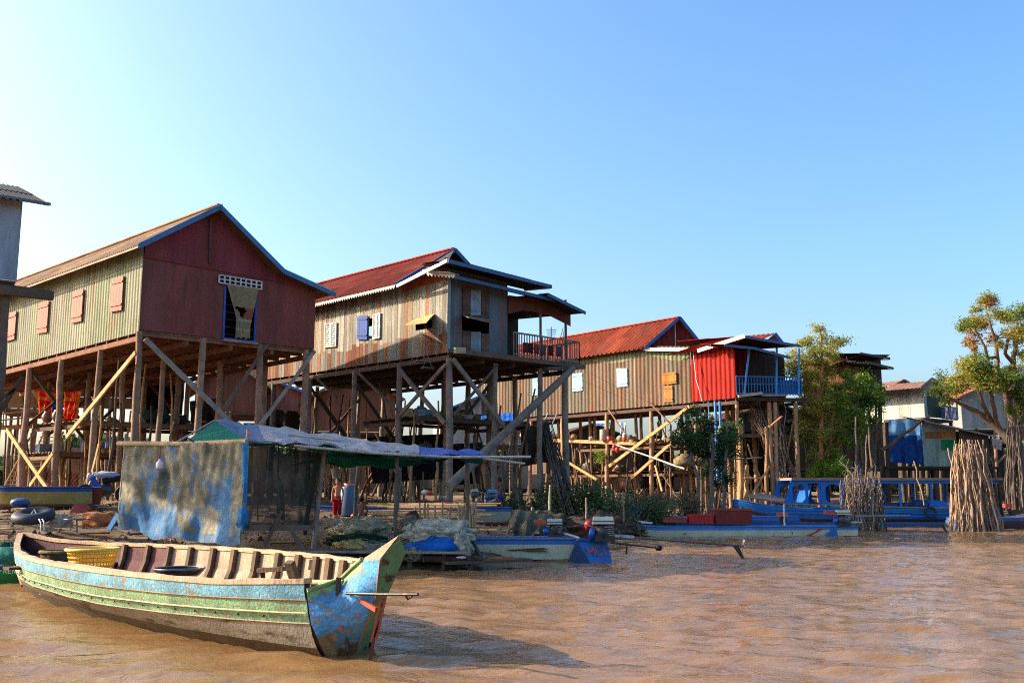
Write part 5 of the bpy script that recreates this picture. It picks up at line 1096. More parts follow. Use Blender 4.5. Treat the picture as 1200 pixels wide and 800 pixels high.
# ---- long tail engine --------------------------------------------------------------
def engine(label, loc, shaft_to, tank='c4c0b4', cap=None, blue=True, sc=1.0, prop=True, yaw=0.0, shaft_from=None):
    loc = V(loc); t = thing('longtail_engine', label, 'boat engine', loc); m = Matrix.Rotation(yaw, 3, 'Z')
    q = lambda x, y, z: loc + m @ V((x, y, z)) * sc
    b = MB(); b.blob(q(0, 0, .22), (.2 * sc, .16 * sc, .17 * sc), hexc('3c3a36'), .3, 4, seed=2); b.box(q(.02, 0, .1), (.42 * sc, .26 * sc, .12 * sc), hexc('2e2c2a'), yaw); b.build('engine_block', 'engine', t)
    b = MB()
    for k in range(5): b.box(q(.12, -.02, .16 + k * .045), (.2 * sc, .2 * sc, .02 * sc), hexc('8a8a84'), yaw)
    b.build('cylinder_fins', 'engine', t)
    b = MB(); z = .48; c = hexc(tank); pts = []
    for dx, dy, dz in ((-.23, -.12, -.08), (.23, -.12, -.08), (.23, .12, -.08), (-.23, .12, -.08), (-.2, -.1, .07), (.2, -.1, .07), (.2, .1, .07), (-.2, .1, .07)): pts.append(q(dx, dy, z + dz))
    b.hexa(pts, c); b.box(q(0, 0, z - .02), (.48 * sc, .26 * sc, .02 * sc), hexc('4a4640'), yaw); b.build('fuel_tank', 'plastic', t)
    MB().lathe(q(-.05, 0, z + .07), [(.05 * sc, 0), (.05 * sc, .04 * sc)], hexc('2c2a28'), 12).build('tank_cap', 'plastic', t)
    if cap: MB().box(q(-.42, 0, .46), (.34 * sc, .22 * sc, .12 * sc), hexc(cap), yaw, (.0, .1)).build('air_cleaner', 'plastic', t)
    if blue: MB().lathe(q(-.24, -.02, .2), [(.02, -.07), (.1 * sc, -.06), (.11 * sc, .06), (.03, .08)], hexc('2456b4'), 14, axis=m @ V((-1, 0, .2))).build('fan_cover', 'plastic', t)
    MB().tube([q(.15, .05, .2), q(.3, .05, .28), q(.34, .05, .2)], .04 * sc, hexc('5a4a40'), 8).build('exhaust', 'steel', t)
    s0 = q(.22, 0, .14) if shaft_from is None else V(shaft_from); s1 = V(shaft_to); d = (s1 - s0).normalized()
    MB().tube([s0, s0 + d * .5], .05 * sc, hexc('a8a49c'), 8).build('shaft_housing', 'steel', t)
    MB().tube([s0 + d * .4, s1], .022, hexc('5c5850'), 7).build('shaft', 'steel', t)
    MB().tube([q(-.1, .1, .3), q(-.6, .1, .45)], .018, hexc('b4b0a8'), 6).build('tiller', 'steel', t)
    if prop:
        b = MB(); b.lathe(s1 - d * .05, [(.01, -.04), (.035, 0), (.03, .08), (.005, .12)], hexc('8a8680'), 10, axis=d)
        a = d.cross(V((0, 0, 1))).normalized(); e = d.cross(a)
        for k in range(3):
            th = k * 2.1 + .4; r_ = a * math.cos(th) + e * math.sin(th); w = d.cross(r_)
            b.hexa([s1 + r_ * .02 - w * .03, s1 + r_ * .02 + w * .03, s1 + r_ * .16 + w * .06 + d * .03, s1 + r_ * .16 - w * .05, s1 + r_ * .02 - w * .03 + d * .012, s1 + r_ * .02 + w * .03 + d * .012, s1 + r_ * .16 + w * .06 + d * .042, s1 + r_ * .16 - w * .05 + d * .012], hexc('b4b0a4'))
        b.build('propeller', 'steel', t)
        f = s1 - d * .28; MB().hexa([f, f + d * .16, f + d * .3 - V((0, 0, .3)), f + d * .22 - V((0, 0, .3)), f + a * .015, f + d * .16 + a * .015, f + d * .3 - V((0, 0, .3)) + a * .015, f + d * .22 - V((0, 0, .3)) + a * .015], hexc('3c3a36')).build('skeg', 'steel', t)
    return t

# ---- long narrow boats ---------------------------------------------------------------
def text_mesh(root, txt, o, ex, ey, size, col, name='lettering', mat='paint', off=.006):
    """block letters from strokes on the plane spanned by ex, ey"""
    G_ = {'M': [(0, 0, 0, 1), (0, 1, .35, .35), (.35, .35, .7, 1), (.7, 1, .7, 0)], 'C': [(.6, .85, .45, 1), (.45, 1, .15, 1), (.15, 1, 0, .8), (0, .8, 0, .2), (0, .2, .15, 0), (.15, 0, .45, 0), (.45, 0, .6, .15)],
          'G': [(.6, .85, .45, 1), (.45, 1, .15, 1), (.15, 1, 0, .8), (0, .8, 0, .2), (0, .2, .15, 0), (.15, 0, .45, 0), (.45, 0, .6, .2), (.6, .2, .6, .45), (.6, .45, .35, .45)],
          '0': [(.15, 0, 0, .25), (0, .25, 0, .75), (0, .75, .15, 1), (.15, 1, .45, 1), (.45, 1, .6, .75), (.6, .75, .6, .25), (.6, .25, .45, 0), (.45, 0, .15, 0)],
          'E': [(0, 0, 0, 1), (0, 1, .55, 1), (0, .5, .45, .5), (0, 0, .55, 0)], 'R': [(0, 0, 0, 1), (0, 1, .5, 1), (.5, 1, .55, .75), (.55, .75, .5, .5), (.5, .5, 0, .5), (.25, .5, .6, 0)], 'I': [(.1, 0, .1, 1)],
          'A': [(0, 0, .3, 1), (.3, 1, .6, 0), (.12, .4, .48, .4)], 'N': [(0, 0, 0, 1), (0, 1, .6, 0), (.6, 0, .6, 1)], 'K': [(0, 0, 0, 1), (0, .45, .55, 1), (.15, .6, .6, 0)], '-': [(.1, .5, .45, .5)], ' ': []}
    o = V(o); ex = V(ex).normalized(); ey = V(ey).normalized(); nm = ex.cross(ey).normalized()
    if nm.dot(CAM - o) < 0: nm = -nm
    mb = MB(); x = 0; w = .13
    for ch in txt:
        for (x0, y0, x1, y1) in G_[ch]:
            a = V((x + x0, y0)); b = V((x + x1, y1)); d = (b - a).normalized(); a = a - d * w * .3; b = b + d * w * .3; p = V((-d.y, d.x)) * w / 2
            mb.face([o + (ex * q.x + ey * q.y) * size + nm * off for q in (a - p, b - p, b + p, a + p)], hexc(col, .1)); off += .0004
        x += .95
    return mb.build(name, mat, root)
def long_boat(label, p0, p1, w, zr, zb, topc, sidec, stripec, botc, n=40, bow=.22, bowrise=.5, deckc='3a6aa8', stern='4a80b0', sidew=.85, curve=0.0, decked=(), band=.13, inner='6a5240', wf=None, name='longtail_boat', cat='boat', botz=-.12, fr=(.74, .85)):
    """p0 = bow end, p1 = stern end (world xy on the centre line); narrow boat with rising pointed bow"""
    p0, p1 = V((p0[0], p0[1], 0)), V((p1[0], p1[1], 0)); d = (p1 - p0).normalized(); L = (p1 - p0).length; nr = V((d.y, -d.x, 0))
    if nr.dot(CAM - p0) < 0: nr = -nr
    t = thing(name, label, cat, (p0 + p1) / 2 + V((0, 0, zb)))
    wf = wf or (lambda s: w * (max(.03, min(1, (s / bow))) ** .6) * (1 - .25 * max(0, (s - .8) / .2)))
    zt = lambda s: zb + zr + bowrise * max(0, 1 - s / bow) ** 1.8
    zk = lambda s: zb + botz + (bowrise * .95 + zr * .3) * max(0, 1 - s / bow) ** 1.6
    SS = [(i / n) ** 1.3 for i in range(n + 1)]
    for sd in (1, -1):
        for nm_, f0, f1, z0, z1, c, m in (('rail_band', 1.0, 1.0, 0, band, topc, 'paint'), ('side_plank', 1.0, .9, band, fr[0], sidec, 'paint'), ('red_stripe', .9, .86, fr[0], fr[1], stripec, 'paint'), ('bottom_plank', .86, .6, fr[1], 1.0, botc, 'mudhull')):
            mb = MB(); rows = []
            for s in SS:
                c0 = p0 + d * (L * s) + V((0, 0, 0)); H = zt(s) - zk(s); ww = wf(s) / 2; cz = curve * 0
                za = zt(s) - (z0 if nm_ == 'rail_band' else (band if z0 == band else z0 * H)); zc = zt(s) - (band if z1 == band else z1 * H)
                rows.append([c0 + nr * sd * ww * f0 + V((0, 0, za)), c0 + nr * sd * ww * f1 + V((0, 0, zc))])
            mb.grid(rows, hexc(c), True); mb.build(nm_, m, t)
        mb = MB(); mb.grid([[p0 + d * L * s + nr * sd * (wf(s) / 2 - .03 * min(1, s * 20)) + V((0, 0, zt(s))), p0 + d * L * s + nr * sd * wf(s) * .36 + V((0, 0, zk(s) + .08))] for s in SS], hexc(inner), True); mb.build('inner_planking', 'wood', t)
        mb = MB(); mb.tube([p0 + d * L * s + nr * sd * wf(s) / 2 + V((0, 0, zt(s))) for s in SS], .028, hexc(topc), 6); mb.build('gunwale', 'paint', t)
    mb = MB(); mb.grid([[p0 + d * L * s + nr * wf(s) * .36 + V((0, 0, zk(s) + .07)), p0 + d * L * s - nr * wf(s) * .36 + V((0, 0, zk(s) + .07))] for s in SS], hexc(inner)); mb.build('floor_boards', 'wood', t)
    for k, (a, b) in enumerate(decked):
        SD = [lerp(a, b, i / 8) for i in range(9)]
        mb = MB(); mb.grid([[p0 + d * L * s + nr * (wf(s) / 2 - .02) + V((0, 0, zt(s) - .03)), p0 + d * L * s + V((0, 0, zt(s) - .0)), p0 + d * L * s - nr * (wf(s) / 2 - .02) + V((0, 0, zt(s) - .03))] for s in SD], hexc(deckc)); mb.build('deck', 'paint', t)
    for s in (.35, .5, .65, .8):
        c0 = p0 + d * L * s + V((0, 0, zt(s) - .06)); MB().beam(c0 + nr * wf(s) * .48, c0 - nr * wf(s) * .48, .16, .03, hexc(inner)).build('thwart', 'wood', t)
    # raked stern board
    s = 1; c0 = p1; ww = wf(1) / 2; a = c0 + nr * ww + V((0, 0, zt(1))); b = c0 - nr * ww + V((0, 0, zt(1))); e = c0 - nr * ww * .6 + V((0, 0, zk(1))); f = c0 + nr * ww * .6 + V((0, 0, zk(1)))
    MB().hexa([a, b, e, f, a + d * .04, b + d * .04, e + d * .04, f + d * .04], hexc(stern)).build('stern_board', 'paint', t)
    return t, dict(p0=p0, p1=p1, d=d, L=L, nr=nr, zt=zt, zk=zk, wf=wf)
# cream and blue boat with the lettered end
mc, M_ = long_boat('cream sided boat with blue rail and blue stern lettered MCC, moored beside the net platform', (-4.5, 25.4), (1.62, 24.85), 1.15, .54, 0, '4470a8', 'c8c4a6', '7a2c1c', '6e4a2a', bow=.3, bowrise=.35, deckc='5a4636', stern='24508c')
a, b, c, d = P(676, 632, 24.25), P(711, 632, 24.6), P(718.5, 658.5, 24.15), P(695, 659, 23.95)
for q in (c, d): q.z = -.1
mb = MB(); mb.face([a, b, c, d], hexc('2f66a4')); mb.build('lettered_board', 'paint', mc, label='blue slanting stern board with faded red letters MCC')
mb = MB(); g = P(663, 657, 24.3); g.z = -.1; mb.face([a, d, g], hexc('1c3a62')); mb.face([b, c, c + V((-.3, .6, 0)), b + V((-.3, .6, 0))], hexc('1c3a62')); mb.build('stern_flare', 'paint', mc)
MB().beam(a, b, .12, .05, hexc('2a5c9c')).build('stern_rail', 'paint', mc)
ex = (b - a).normalized(); ey = -((d + c) / 2 - (a + b) / 2).normalized(); o_ = P(690.5, 651.5, 24.0)
pn = (b - a).cross(d - a).normalized(); r_ = ray(690, 651.5); tt = (a - CAM).dot(pn) / r_.dot(pn); o_ = CAM + r_ * tt
text_mesh(mc, 'MCC', o_, ex, ey, .235, 'b85a44', off=.06)
# coloured flash on the cream side
for (u0, v0, u1, v1, u2, v2, c_) in ((592, 644, 637, 641.5, 643, 643.5, '7a2420'), (612, 645.2, 637, 644.2, 644, 646.6, '2c5a2c'), ):
    pl = Plane(V((-4.5, 25.4, 0)) + M_['nr'] * .56, M_['d']); mb = MB(); mb.face([pl.at(u0, v0, .035), pl.at(u1, v1, .035), pl.at(u2, v2, .035), pl.at(u0 + 8, v0 + 1.2, .035)], hexc(c_)); mb.build('painted_flash', 'paint', mc)
engine('engine with white tank and orange cap on the cream boat, left of the bigger engine', P(650, 630, 24.7), P(690, 634, 24.3), 'c8c4b0', 'c84a2c', sc=.85, prop=False)
engine('biggest long-tail engine with creamy white tank at the lettered stern, its shaft reaching far right', P(707, 635, 24.3) + V((0, 0, -.02)), P(871, 639.5, 24.6), 'd0ccb8', None, sc=1.15)
rod = thing('longtail_shaft', 'thin black propeller shaft low over the water beside the lettered stern', 'propeller shaft', P(735, 640, 24.0))
MB().tube([P(716, 635.5, 24.1), P(770, 641.5, 23.7)], .022, hexc('2c2a28'), 6).build('shaft', 'steel', rod); MB().blob(P(772, 641.5, 23.7), (.09, .09, .07), hexc('2c2a28'), .1).build('propeller', 'steel', rod)
MB().beam(P(734.5, 640, 23.9), P(734, 649, 23.9), .02, .04, hexc('2c2a28')).build('skeg', 'steel', rod)
# long boat with crates
lb, L_ = long_boat('long cream and blue boat with red waterline stripe, carrying red crates and a maroon trunk', (3.45, 38.0), (13.2, 38.6), 1.15, .36, 0, '4c78b0', 'c8c2a4', '9a2a20', '40536a', bow=.2, bowrise=.55, deckc='3f6ea8', stern='3a6ea4', decked=((0, .32), (.62, 1.0)))
pl = Plane(V((3.45, 37.95, 0)) + L_['nr'] * .6, L_['d']); mb = MB(); mb.face([pl.at(747, 609.5, .03), pl.at(765, 611.5, .03), pl.at(764, 613.5, .03), pl.at(752, 612.5, .03)], hexc('c8d0d4')); mb.build('painted_flash', 'paint', lb)
mb = MB(); mb.face([P(966, 619, 37.95), P(958, 619, 37.95), P(941, 627, 37.95), P(950, 627, 37.95)], hexc('b8261c')); mb.build('painted_flash', 'paint', lb)
mb = MB(); q = [P(978, 617, 38.0), P(1000, 616, 38.5), P(996, 628, 38.3), P(966, 628, 37.9)]; mb.face(q, hexc('3a78b4')); mb.build('stern_flare', 'paint', lb)
b2, B2 = long_boat('blue boat with painted green and yellow bow lying behind the long cream boat', (4.72, 40.2), (11.5, 40.4), 1.1, .42, .25, '4470b0', '3a62a0', '8a9a3c', '40536a', bow=.25, bowrise=.5, deckc='4474b4', stern='3a6ea4', decked=((0, .9),))
def crate(label, u0, u1, v0, v1, y, dp, col, cat='crate', name='crate', lidc=None, ridg=True, mat='plastic'):
    a, b = P(u0, v1, y), P(u1, v1, y); h = P(u0, v0, y).z - a.z; w = b.x - a.x; c = V(((a.x + b.x) / 2, y + dp / 2, a.z)); t = thing(name, label, cat, c); cc = hexc(col)
    mb = MB(); mb.box(c + V((0, 0, h * .45)), (w * .96, dp, h * .9), cc)
    if ridg:
        for k in range(6): x = -w / 2 * .9 + w * .9 * k / 5; mb.box(c + V((x, -dp / 2 - .008, h * .42)), (.03, .02, h * .8), tuple(q * .85 for q in cc))
    mb.build('body', mat, t); mb = MB(); mb.box(c + V((0, 0, h * .93)), (w, dp + .04, h * .13), hexc(lidc or col)); mb.build('lid', mat, t); return t
crate('bright red plastic crate in the middle of the long boat', 807, 837, 602.5, 613, 38.1, .5, 'b41410')
crate('flat brownish red tray left of the bright red crate', 777, 806, 606, 612, 38.15, .4, '9c3a20', cat='tray', name='tray')
crate('large maroon wooden trunk beside the bright red crate', 838, 882, 595.5, 613.5, 38.15, .8, '7a2c24', cat='trunk', name='trunk', lidc='84463c', ridg=False, mat='paint')
crate('small orange engine cover behind the white post on the long boat', 912, 924, 600.5, 605, 38.6, .25, 'c85418', cat='engine cover', name='engine_cover', ridg=False)
MB().blob(P(918, 609, 38.75), (.14, .12, .14), hexc('4a2c24'), .25).build('pot', 'rubber', label='dark red pot below the orange cover on the long boat', cat='pot')
t = thing('white_post', 'thin white post standing on the long boat', 'post', P(920, 615, 37.95)); MB().tube([P(919.5, 615.5, 37.95), P(918.5, 591, 37.95)], .035, hexc('c4c4c0'), 8).build('pole', 'paint', t)
engine('long-tail engine with red cap and white tank on the stern of the crate boat', P(988, 617, 38.1), P(1109, 614, 38.6), 'c0bca8', 'b8402c', sc=1.15)
rod = thing('longtail_shaft', 'grey shaft pointing right above the engine shaft of the long boat', 'propeller shaft', P(1030, 605, 38.4)); MB().tube([P(1000, 604.5, 38.4), P(1066, 604, 38.6)], .035, hexc('8a8a88'), 7).build('shaft', 'steel', rod)
# ---- blue ferry ---------------------------------------------------------------------
fy = 47.6; fe, F_ = long_boat('long blue roofed passenger boat with open windows moored behind the stick bundles', (10.75, 48.35), (23.6, 49.0), 2.0, .86, 0, '2a78c0', '1f66b0', '1c5a9c', '5a2a22', bow=.3, bowrise=.45, deckc='6a6c78', stern='1f66b0', decked=((0, .26),), band=.1, inner='2a5a8c', name='passenger_boat', fr=(.5, .53))
pl = Plane(V((10.75, 48.35, 0)) + F_['nr'] * 1.0, F_['d']); blu = hexc('1f6cc4')
rl = lin(pl.sz(919, 590), pl.sz(1115, 595.5)); rt = lin(pl.sz(927, 562.5), pl.sz(1115, 562.5)); s_ = lambda u, v=580: pl.sz(u, v)[0]
mb = MB(); mb.beam(pl.pt(s_(918), rl(s_(918)), .04), pl.pt(s_(1150), rl(s_(1150)), .04), .06, .05, hexc('8a8a3c')); mb.build('rub_rail', 'paint', fe)
for k, dv in enumerate((3.5, 7, 11)): MB().beam(pl.pt(s_(905), rl(s_(905)) - .1 - k * .15, .01), pl.pt(s_(1150), rl(s_(1150)) - .1 - k * .15, .01), .03, .035, hexc('2f7cc8')).build('side_batten', 'paint', fe)
for off in (0, -1.9):
    sA, sB = s_(926, 563), s_(1170, 563)
    MB().beam(pl.pt(sA, rt(sA) - .06, off), pl.pt(sB, rt(sB) - .06, off), .07, .17, blu).build('roof_rail', 'paint', fe)
    for u in (960, 987, 1055, 1091.5, 1130, 1021):
        s = s_(u); MB().beam(pl.pt(s, rl(s), off), pl.pt(s, rt(s) - .1, off), .09, .09, blu).build('window_post', 'paint', fe)
    def octo(ua, ub, slant, name, mat='paint'):
        sa, sb = s_(ua), s_(ub); mb = MB(); z0a = rl(sa); zt_ = rt(sa) - .1; o1 = off; lean = slant
        outer = [(sa - lean, z0a), (sb, z0a), (sb, zt_), (sa, zt_)]
        cx = (sa + sb) / 2 - lean * .3 + .08; cz = (z0a + zt_) / 2; rx = (sb - sa) * .36; rz = (zt_ - z0a) * .42
        inn = [(cx - rx, cz - rz * .6), (cx - rx * .5, cz - rz), (cx + rx * .5, cz - rz), (cx + rx, cz - rz * .6), (cx + rx, cz + rz * .6), (cx + rx * .5, cz + rz), (cx - rx * .5, cz + rz), (cx - rx, cz + rz * .6)]
        O = [outer[0], ((outer[0][0] * .7 + outer[1][0] * .3), z0a), ((outer[0][0] * .3 + outer[1][0] * .7), z0a), outer[1], outer[2], (outer[3][0] * .3 + outer[2][0] * .7, zt_), (outer[3][0] * .7 + outer[2][0] * .3, zt_), outer[3]]
        for i in range(8):
            j = (i + 1) % 8
            for o2 in (o1, o1 + .03): mb.face([pl.pt(*O[i], o2), pl.pt(*O[j], o2), pl.pt(*inn[j], o2), pl.pt(*inn[i], o2)], blu)
            mb.face([pl.pt(*inn[i], o1), pl.pt(*inn[j], o1), pl.pt(*inn[j], o1 + .03), pl.pt(*inn[i], o1 + .03)], hexc('1a4a84'))
        mb.build(name, mat, fe)
    octo(926.5, 947, .35, 'cabin_panel')
    octo(962, 986, 0, 'cabin_panel')
MB().hexa([pl.pt(s_(927), rt(0) + z, o) if i % 2 == 0 else pl.pt(s_(1175), rt(s_(1115)) + z, o) for z in (0, .12) for i, o in ((0, .16), (1, .16), (1, -2.1), (0, -2.1))], hexc('8c7468')).build('roof', 'roof', fe)
mb = MB(); sa = s_(947); mb.face([pl.pt(sa - .1, rl(sa), -.02), pl.pt(sa + .25, rt(sa) - .1, -.02), pl.pt(sa + .25, rt(sa) - .1, -1.9), pl.pt(sa - .1, rl(sa), -1.9)], hexc('1c56a0')); mb.build('windscreen_panel', 'paint', fe)
for k, u in enumerate((1046, 1058, 1070, 1083, 1096)):
    s = s_(u); o = fe; mb = MB(); mb.hexa([pl.pt(s - .3, .45, -.3), pl.pt(s + .2, .45, -.3), pl.pt(s + .2, .45, -1.6), pl.pt(s - .3, .45, -1.6), pl.pt(s - .3, .6, -.3), pl.pt(s + .2, .6, -.3), pl.pt(s + .2, .6, -1.6), pl.pt(s - .3, .6, -1.6)], hexc('1c56a0'))
    mb.hexa([pl.pt(s + .15, .55, -.3), pl.pt(s + .22, .55, -.3), pl.pt(s + .22, .55, -1.6), pl.pt(s + .15, .55, -1.6), pl.pt(s + .3, 1.15, -.3), pl.pt(s + .36, 1.15, -.3), pl.pt(s + .36, 1.15, -1.6), pl.pt(s + .3, 1.15, -1.6)], hexc('1c56a0')); mb.build('seat', 'paint', fe)
s = s_(1092); MB().hexa([pl.pt(s, rl(s) + .03, -.05), pl.pt(s + 1.0, rl(s) + .03, -.05), pl.pt(s + 1.0, rl(s) + .03, -1.8), pl.pt(s, rl(s) + .03, -1.8), pl.pt(s, rl(s) + .38, -.1), pl.pt(s + .6, rl(s) + .34, -.1), pl.pt(s + .6, rl(s) + .34, -1.8), pl.pt(s, rl(s) + .38, -1.8)], hexc('1f6cc4')).build('engine_hatch', 'paint', fe)
tr = thing('tyre_fender', 'black tyre hanging on the side of the blue passenger boat', 'tyre', pl.at(1090, 600, .15))
MB().torus(pl.at(1090.5, 600, .12), .24, .05, hexc('26303a'), Matrix.Rotation(R(90), 3, 'X'), n=28).build('tyre', 'rubber', tr); MB().tube([pl.at(1090, 594, .14), pl.at(1090, 588, .08)], .015, hexc('8a8070'), 5).build('rope', 'cloth', tr)
mb = MB(); mb.hexa([P(875, 583, 48.0), P(918, 590, 47.6), P(922, 586, 49.2), P(890, 579, 49.2), P(875, 581.5, 48.0), P(918, 588, 47.6), P(922, 584, 49.2), P(890, 577, 49.2)], hexc('5a5c66')); mb.build('bow_tarpaulin', 'tarp', label='grey sheet lying over the bow deck of the blue passenger boat', cat='tarpaulin')
# boat at the right edge
rbt, _ = long_boat('low blue and rust coloured boat at the right edge behind the tallest stick bundle', (24.0, 45.6), (19.9, 45.0), 1.2, .5, 0, '2f5f9c', '4a3a34', '6a3428', '3c3026', bow=.3, bowrise=.3, deckc='6a3a34', stern='2c5a90', decked=((.2, .95),))
crate('small orange tank on the low boat at the right edge', 1178, 1187, 590, 594.5, 45.0, .25, 'c84430', cat='tank', name='tank', ridg=False)
# green boat at the left edge
gb_, g_ = long_boat('bright green boat with teal net piled on it at the left edge', (-14.5, 19.2), (-9.0, 19.0), 1.5, .30, .02, '2f7a3c', '2e7a38', '246a30', '3c4a28', bow=.3, bowrise=.3, deckc='3a5a44', stern='2a6a34', decked=((.1, .95),))
pg_ = Plane(V((-14.5, 19.2, 0)) + g_['nr'] * .72, g_['d']); text_mesh(gb_, '-RENK', pg_.at(0, 671, .03), g_['d'] if g_['d'].x > 0 else -g_['d'], (0, 0, 1), .085, 'b8d4b0', off=.02)
# boats pulled up on the bank
def bank_boat(label, ua, ub, va, y, L_dir, zr, topc, sidec, stripe, **k):
    a, b = P(ua, va, y), P(ub, va, y + .4); zb_ = min(ground(a.x, a.y), ground(b.x, b.y)) + .05
    return long_boat(label, (a.x, a.y), (b.x, b.y), k.pop('w', 1.2), zr, zb_, topc, sidec, stripe, k.pop('botc', '6a5a48'), **k)
kb, kk_ = bank_boat('faded blue and cream boat lying on the bank behind the two children', 345, 598, 590, 34.5, 1, .55, '34548a', '8c8a78', '7a2c28', bow=.3, bowrise=.15, stern='2c4a7c')
pk_ = Plane(V((kk_['p0'].x, kk_['p0'].y, 0)) + kk_['nr'] * .6, kk_['d']); text_mesh(kb, 'CKEMAK', pk_.at(511, 583, .05), kk_['d'], (0, 0, 1), .07, 'c4c4bc')
mb = MB(); mb.face([pk_.at(496, 586.6, .04), pk_.at(528, 585.4, .04), pk_.at(531, 587, .04), pk_.at(500, 588, .04)], hexc('8a2c2c')); mb.build('painted_flash', 'paint', kb)
k2, kk2 = bank_boat('blue and ochre boat on the left bank with maroon lettered stern', -30, 112, 600, 30.0, 1, .55, '2c4a80', '9a8850', '6a4a30', bow=.3, bowrise=.2, stern='6a2420')
a, b, c, d = P(88, 590, 29.0), P(103, 590, 29.2), P(113, 604, 28.8), P(79, 604, 28.6)
mb = MB(); mb.face([a, b, c, d], hexc('6a2420')); mb.face([b, c, c + V((.1, .9, 0)), b + V((-.2, .9, 0))], hexc('4a1c1a')); mb.face([a, d, d + V((-.4, .9, 0)), a + V((-.2, .9, 0))], hexc('4a1c1a')); mb.build('lettered_board', 'paint', k2, label='maroon stern board with cream letters MCG')
pn = (b - a).cross(d - a).normalized(); r_ = ray(90, 602.3); tt = (a - CAM).dot(pn) / r_.dot(pn)
text_mesh(k2, 'MCG', CAM + r_ * tt, (b - a), (a + b) / 2 - (c + d) / 2, .17, 'b0a070', off=.05)
MB().blob(P(24, 589, 28.6), (.28, .25, .14), hexc('1c4a7c'), .1).build('barrel_float', 'plastic', label='blue rounded float lying on the ochre boat at the left', cat='float')

# odds and ends lying in the big old boat
for i, (t_, o_, r_, c_, lb_) in enumerate(((.44, -.3, .16, '8a8068', 'pale'), (.66, .1, .13, '5a5040', 'dark'))):
    rc_ = thing('rope_coil', f'{lb_} coil of rope on the boards of the big old boat', 'rope', bthing(t_, o_, .15))
    mb = MB(); c_0 = bthing(t_, o_, .17)
    for k in range(4): mb.torus(c_0 + V((.01 * k, 0, .022 * k)), r_ * (1 - .06 * k), .013, hexc(c_, .1), n=22, m=5)
    mb.build('coil', 'cloth', rc_)
bx_ = thing('bailer', 'cut plastic bailer lying in the big old boat near the dark rope coil', 'bailer', bthing(.6, -.2, .15)); MB().lathe(bthing(.6, -.2, .2), [(.03, 0), (.08, .02), (.09, .16), (.08, .16), (.07, .03)], hexc('b4b4ac'), 16, axis=(.8, .2, .4)).build('cup', 'plastic', bx_)
for k in range(26):        # iron nail heads and bolts along the near planks
    t_ = .08 + k * .034
    if t_ < tj: 
        for row, f in ((0, .82), (1, .75)):
            a_, b_ = sec(t_, 1)[row], sec(t_, 1)[row + 1]; MB().blob(a_.lerp(b_, f) + nn * .012, (.012, .012, .012), hexc('3a2c24'), 0, 1, 7, 5).build('nail', 'steel', nb)
# ================================================================== net shed beside the big boat
def Z(u, v, y): return P(u, v, y)
sh = thing('net_shed', 'makeshift shed of mesh netting and poles under a blue and white tarpaulin roof', 'shed', (-5.5, 22, .5))
YL, YR, YM = 22.4, 20.9, 22.6
def spole(a, b, r=.045, c='8a7a64', name='post'): MB().pole(V(a), V(b), r, r * .9, hexc(c, .1), 7, .012, 4).build(name, 'wood', sh)
spole(P(140, 612, YL), P(148, 508, YL)); spole(P(282, 650, YR), P(291, 503, YR), .05, 'a09074'); spole(P(365, 662, YM), P(381, 520, YM), .06, '6c6258'); spole(P(352, 655, 24.5), P(372, 530, 24.5), .07, '3a3028')
spole(P(463, 645, 22.6), P(466, 528, 22.6), .05, '4a423a'); spole(P(547, 652, 23.0), P(548, 533, 23.0), .05, '4a423a'); spole(P(415, 612, 26.4), P(421, 528, 26.4), .05, '5a5248'); spole(P(465, 600, 26.4), P(470, 528, 26.4), .05, '5a5248')
spole(P(543, 612, 22.9), P(564, 652, 22.3), .05, '4a423a', 'brace'); spole(P(282, 615, 21.3), P(288, 646, 20.8), .035, 'b4946a', 'brace'); spole(P(277, 632, 21.0), P(278, 648, 20.8), .03, 'a88a60', 'brace')
MB().tube([P(138, 519.5, YL - .1), P(215, 520, 21.6), P(289, 517, YR - .1)], .055, hexc('b89c70'), 8).build('bamboo_beam', 'wood', sh)
MB().tube([P(289, 516, YR - .05), P(378, 524, YM)], .04, hexc('7c746a'), 8).build('beam', 'wood', sh)
MB().tube([P(220, 513, 21.5), P(281, 552, 20.9)], .02, hexc('2c2824'), 6).build('brace', 'wood', sh)
MB().beam(P(283, 618, YR), P(370, 618, YM), .04, .12, hexc('5a4a3c')).build('bench_rail', 'wood', sh)
MB().beam(P(310, 640, 21.4), P(330, 598, 21.6), .05, .08, hexc('4a3e34')).build('brace', 'wood', sh); MB().beam(P(360, 655, 22.2), P(340, 618, 22.0), .05, .1, hexc('5a4e42')).build('brace', 'wood', sh)
def netcol(s, t):
    n1 = noise.noise(V((s * 9, t * 5, 1))) + .5 * noise.noise(V((s * 26, t * 12, 5))); n2 = noise.noise(V((s * 6.5, t * 3.0, 7))) + .6 * noise.noise(V((s * 21, t * 9, 2)))
    base = V(hexc('76705c')); blue = V(hexc('3576a6')); pale = V(hexc('a49c84')); dk = V(hexc('424a48'))
    c = base.lerp(pale, max(0, min(1, .3 + n1 * 1.4 + (t > .45) * .3)))  # lower part made paler: the sunlight there is put into the colour
    b = max(0, min(1, (n2 * 2.4 + (t - .35) * 1.3 - .1 - abs(s - .62) * .35)))
    if t > .9: b = max(b, .75)
    c = c.lerp(blue, b * .85)
    d = max(0, 1 - ((s - .34) / .08) ** 2 - ((t - .42) / .22) ** 2); c = c.lerp(dk, min(1, d * 1.4)); return tuple(c)
q4 = [P(146, 520, YL - .12), P(288, 518, YR - .12), P(283, 636, YR - .25), P(140, 620, YL - .1)]
sheet_cloth(q4, '908c78', 'tarp', '', '', name='net_panel', nu=90, nv=56, amp=.06, seed=3, folds=7, parent=sh, sagb=.06, fn=netcol)
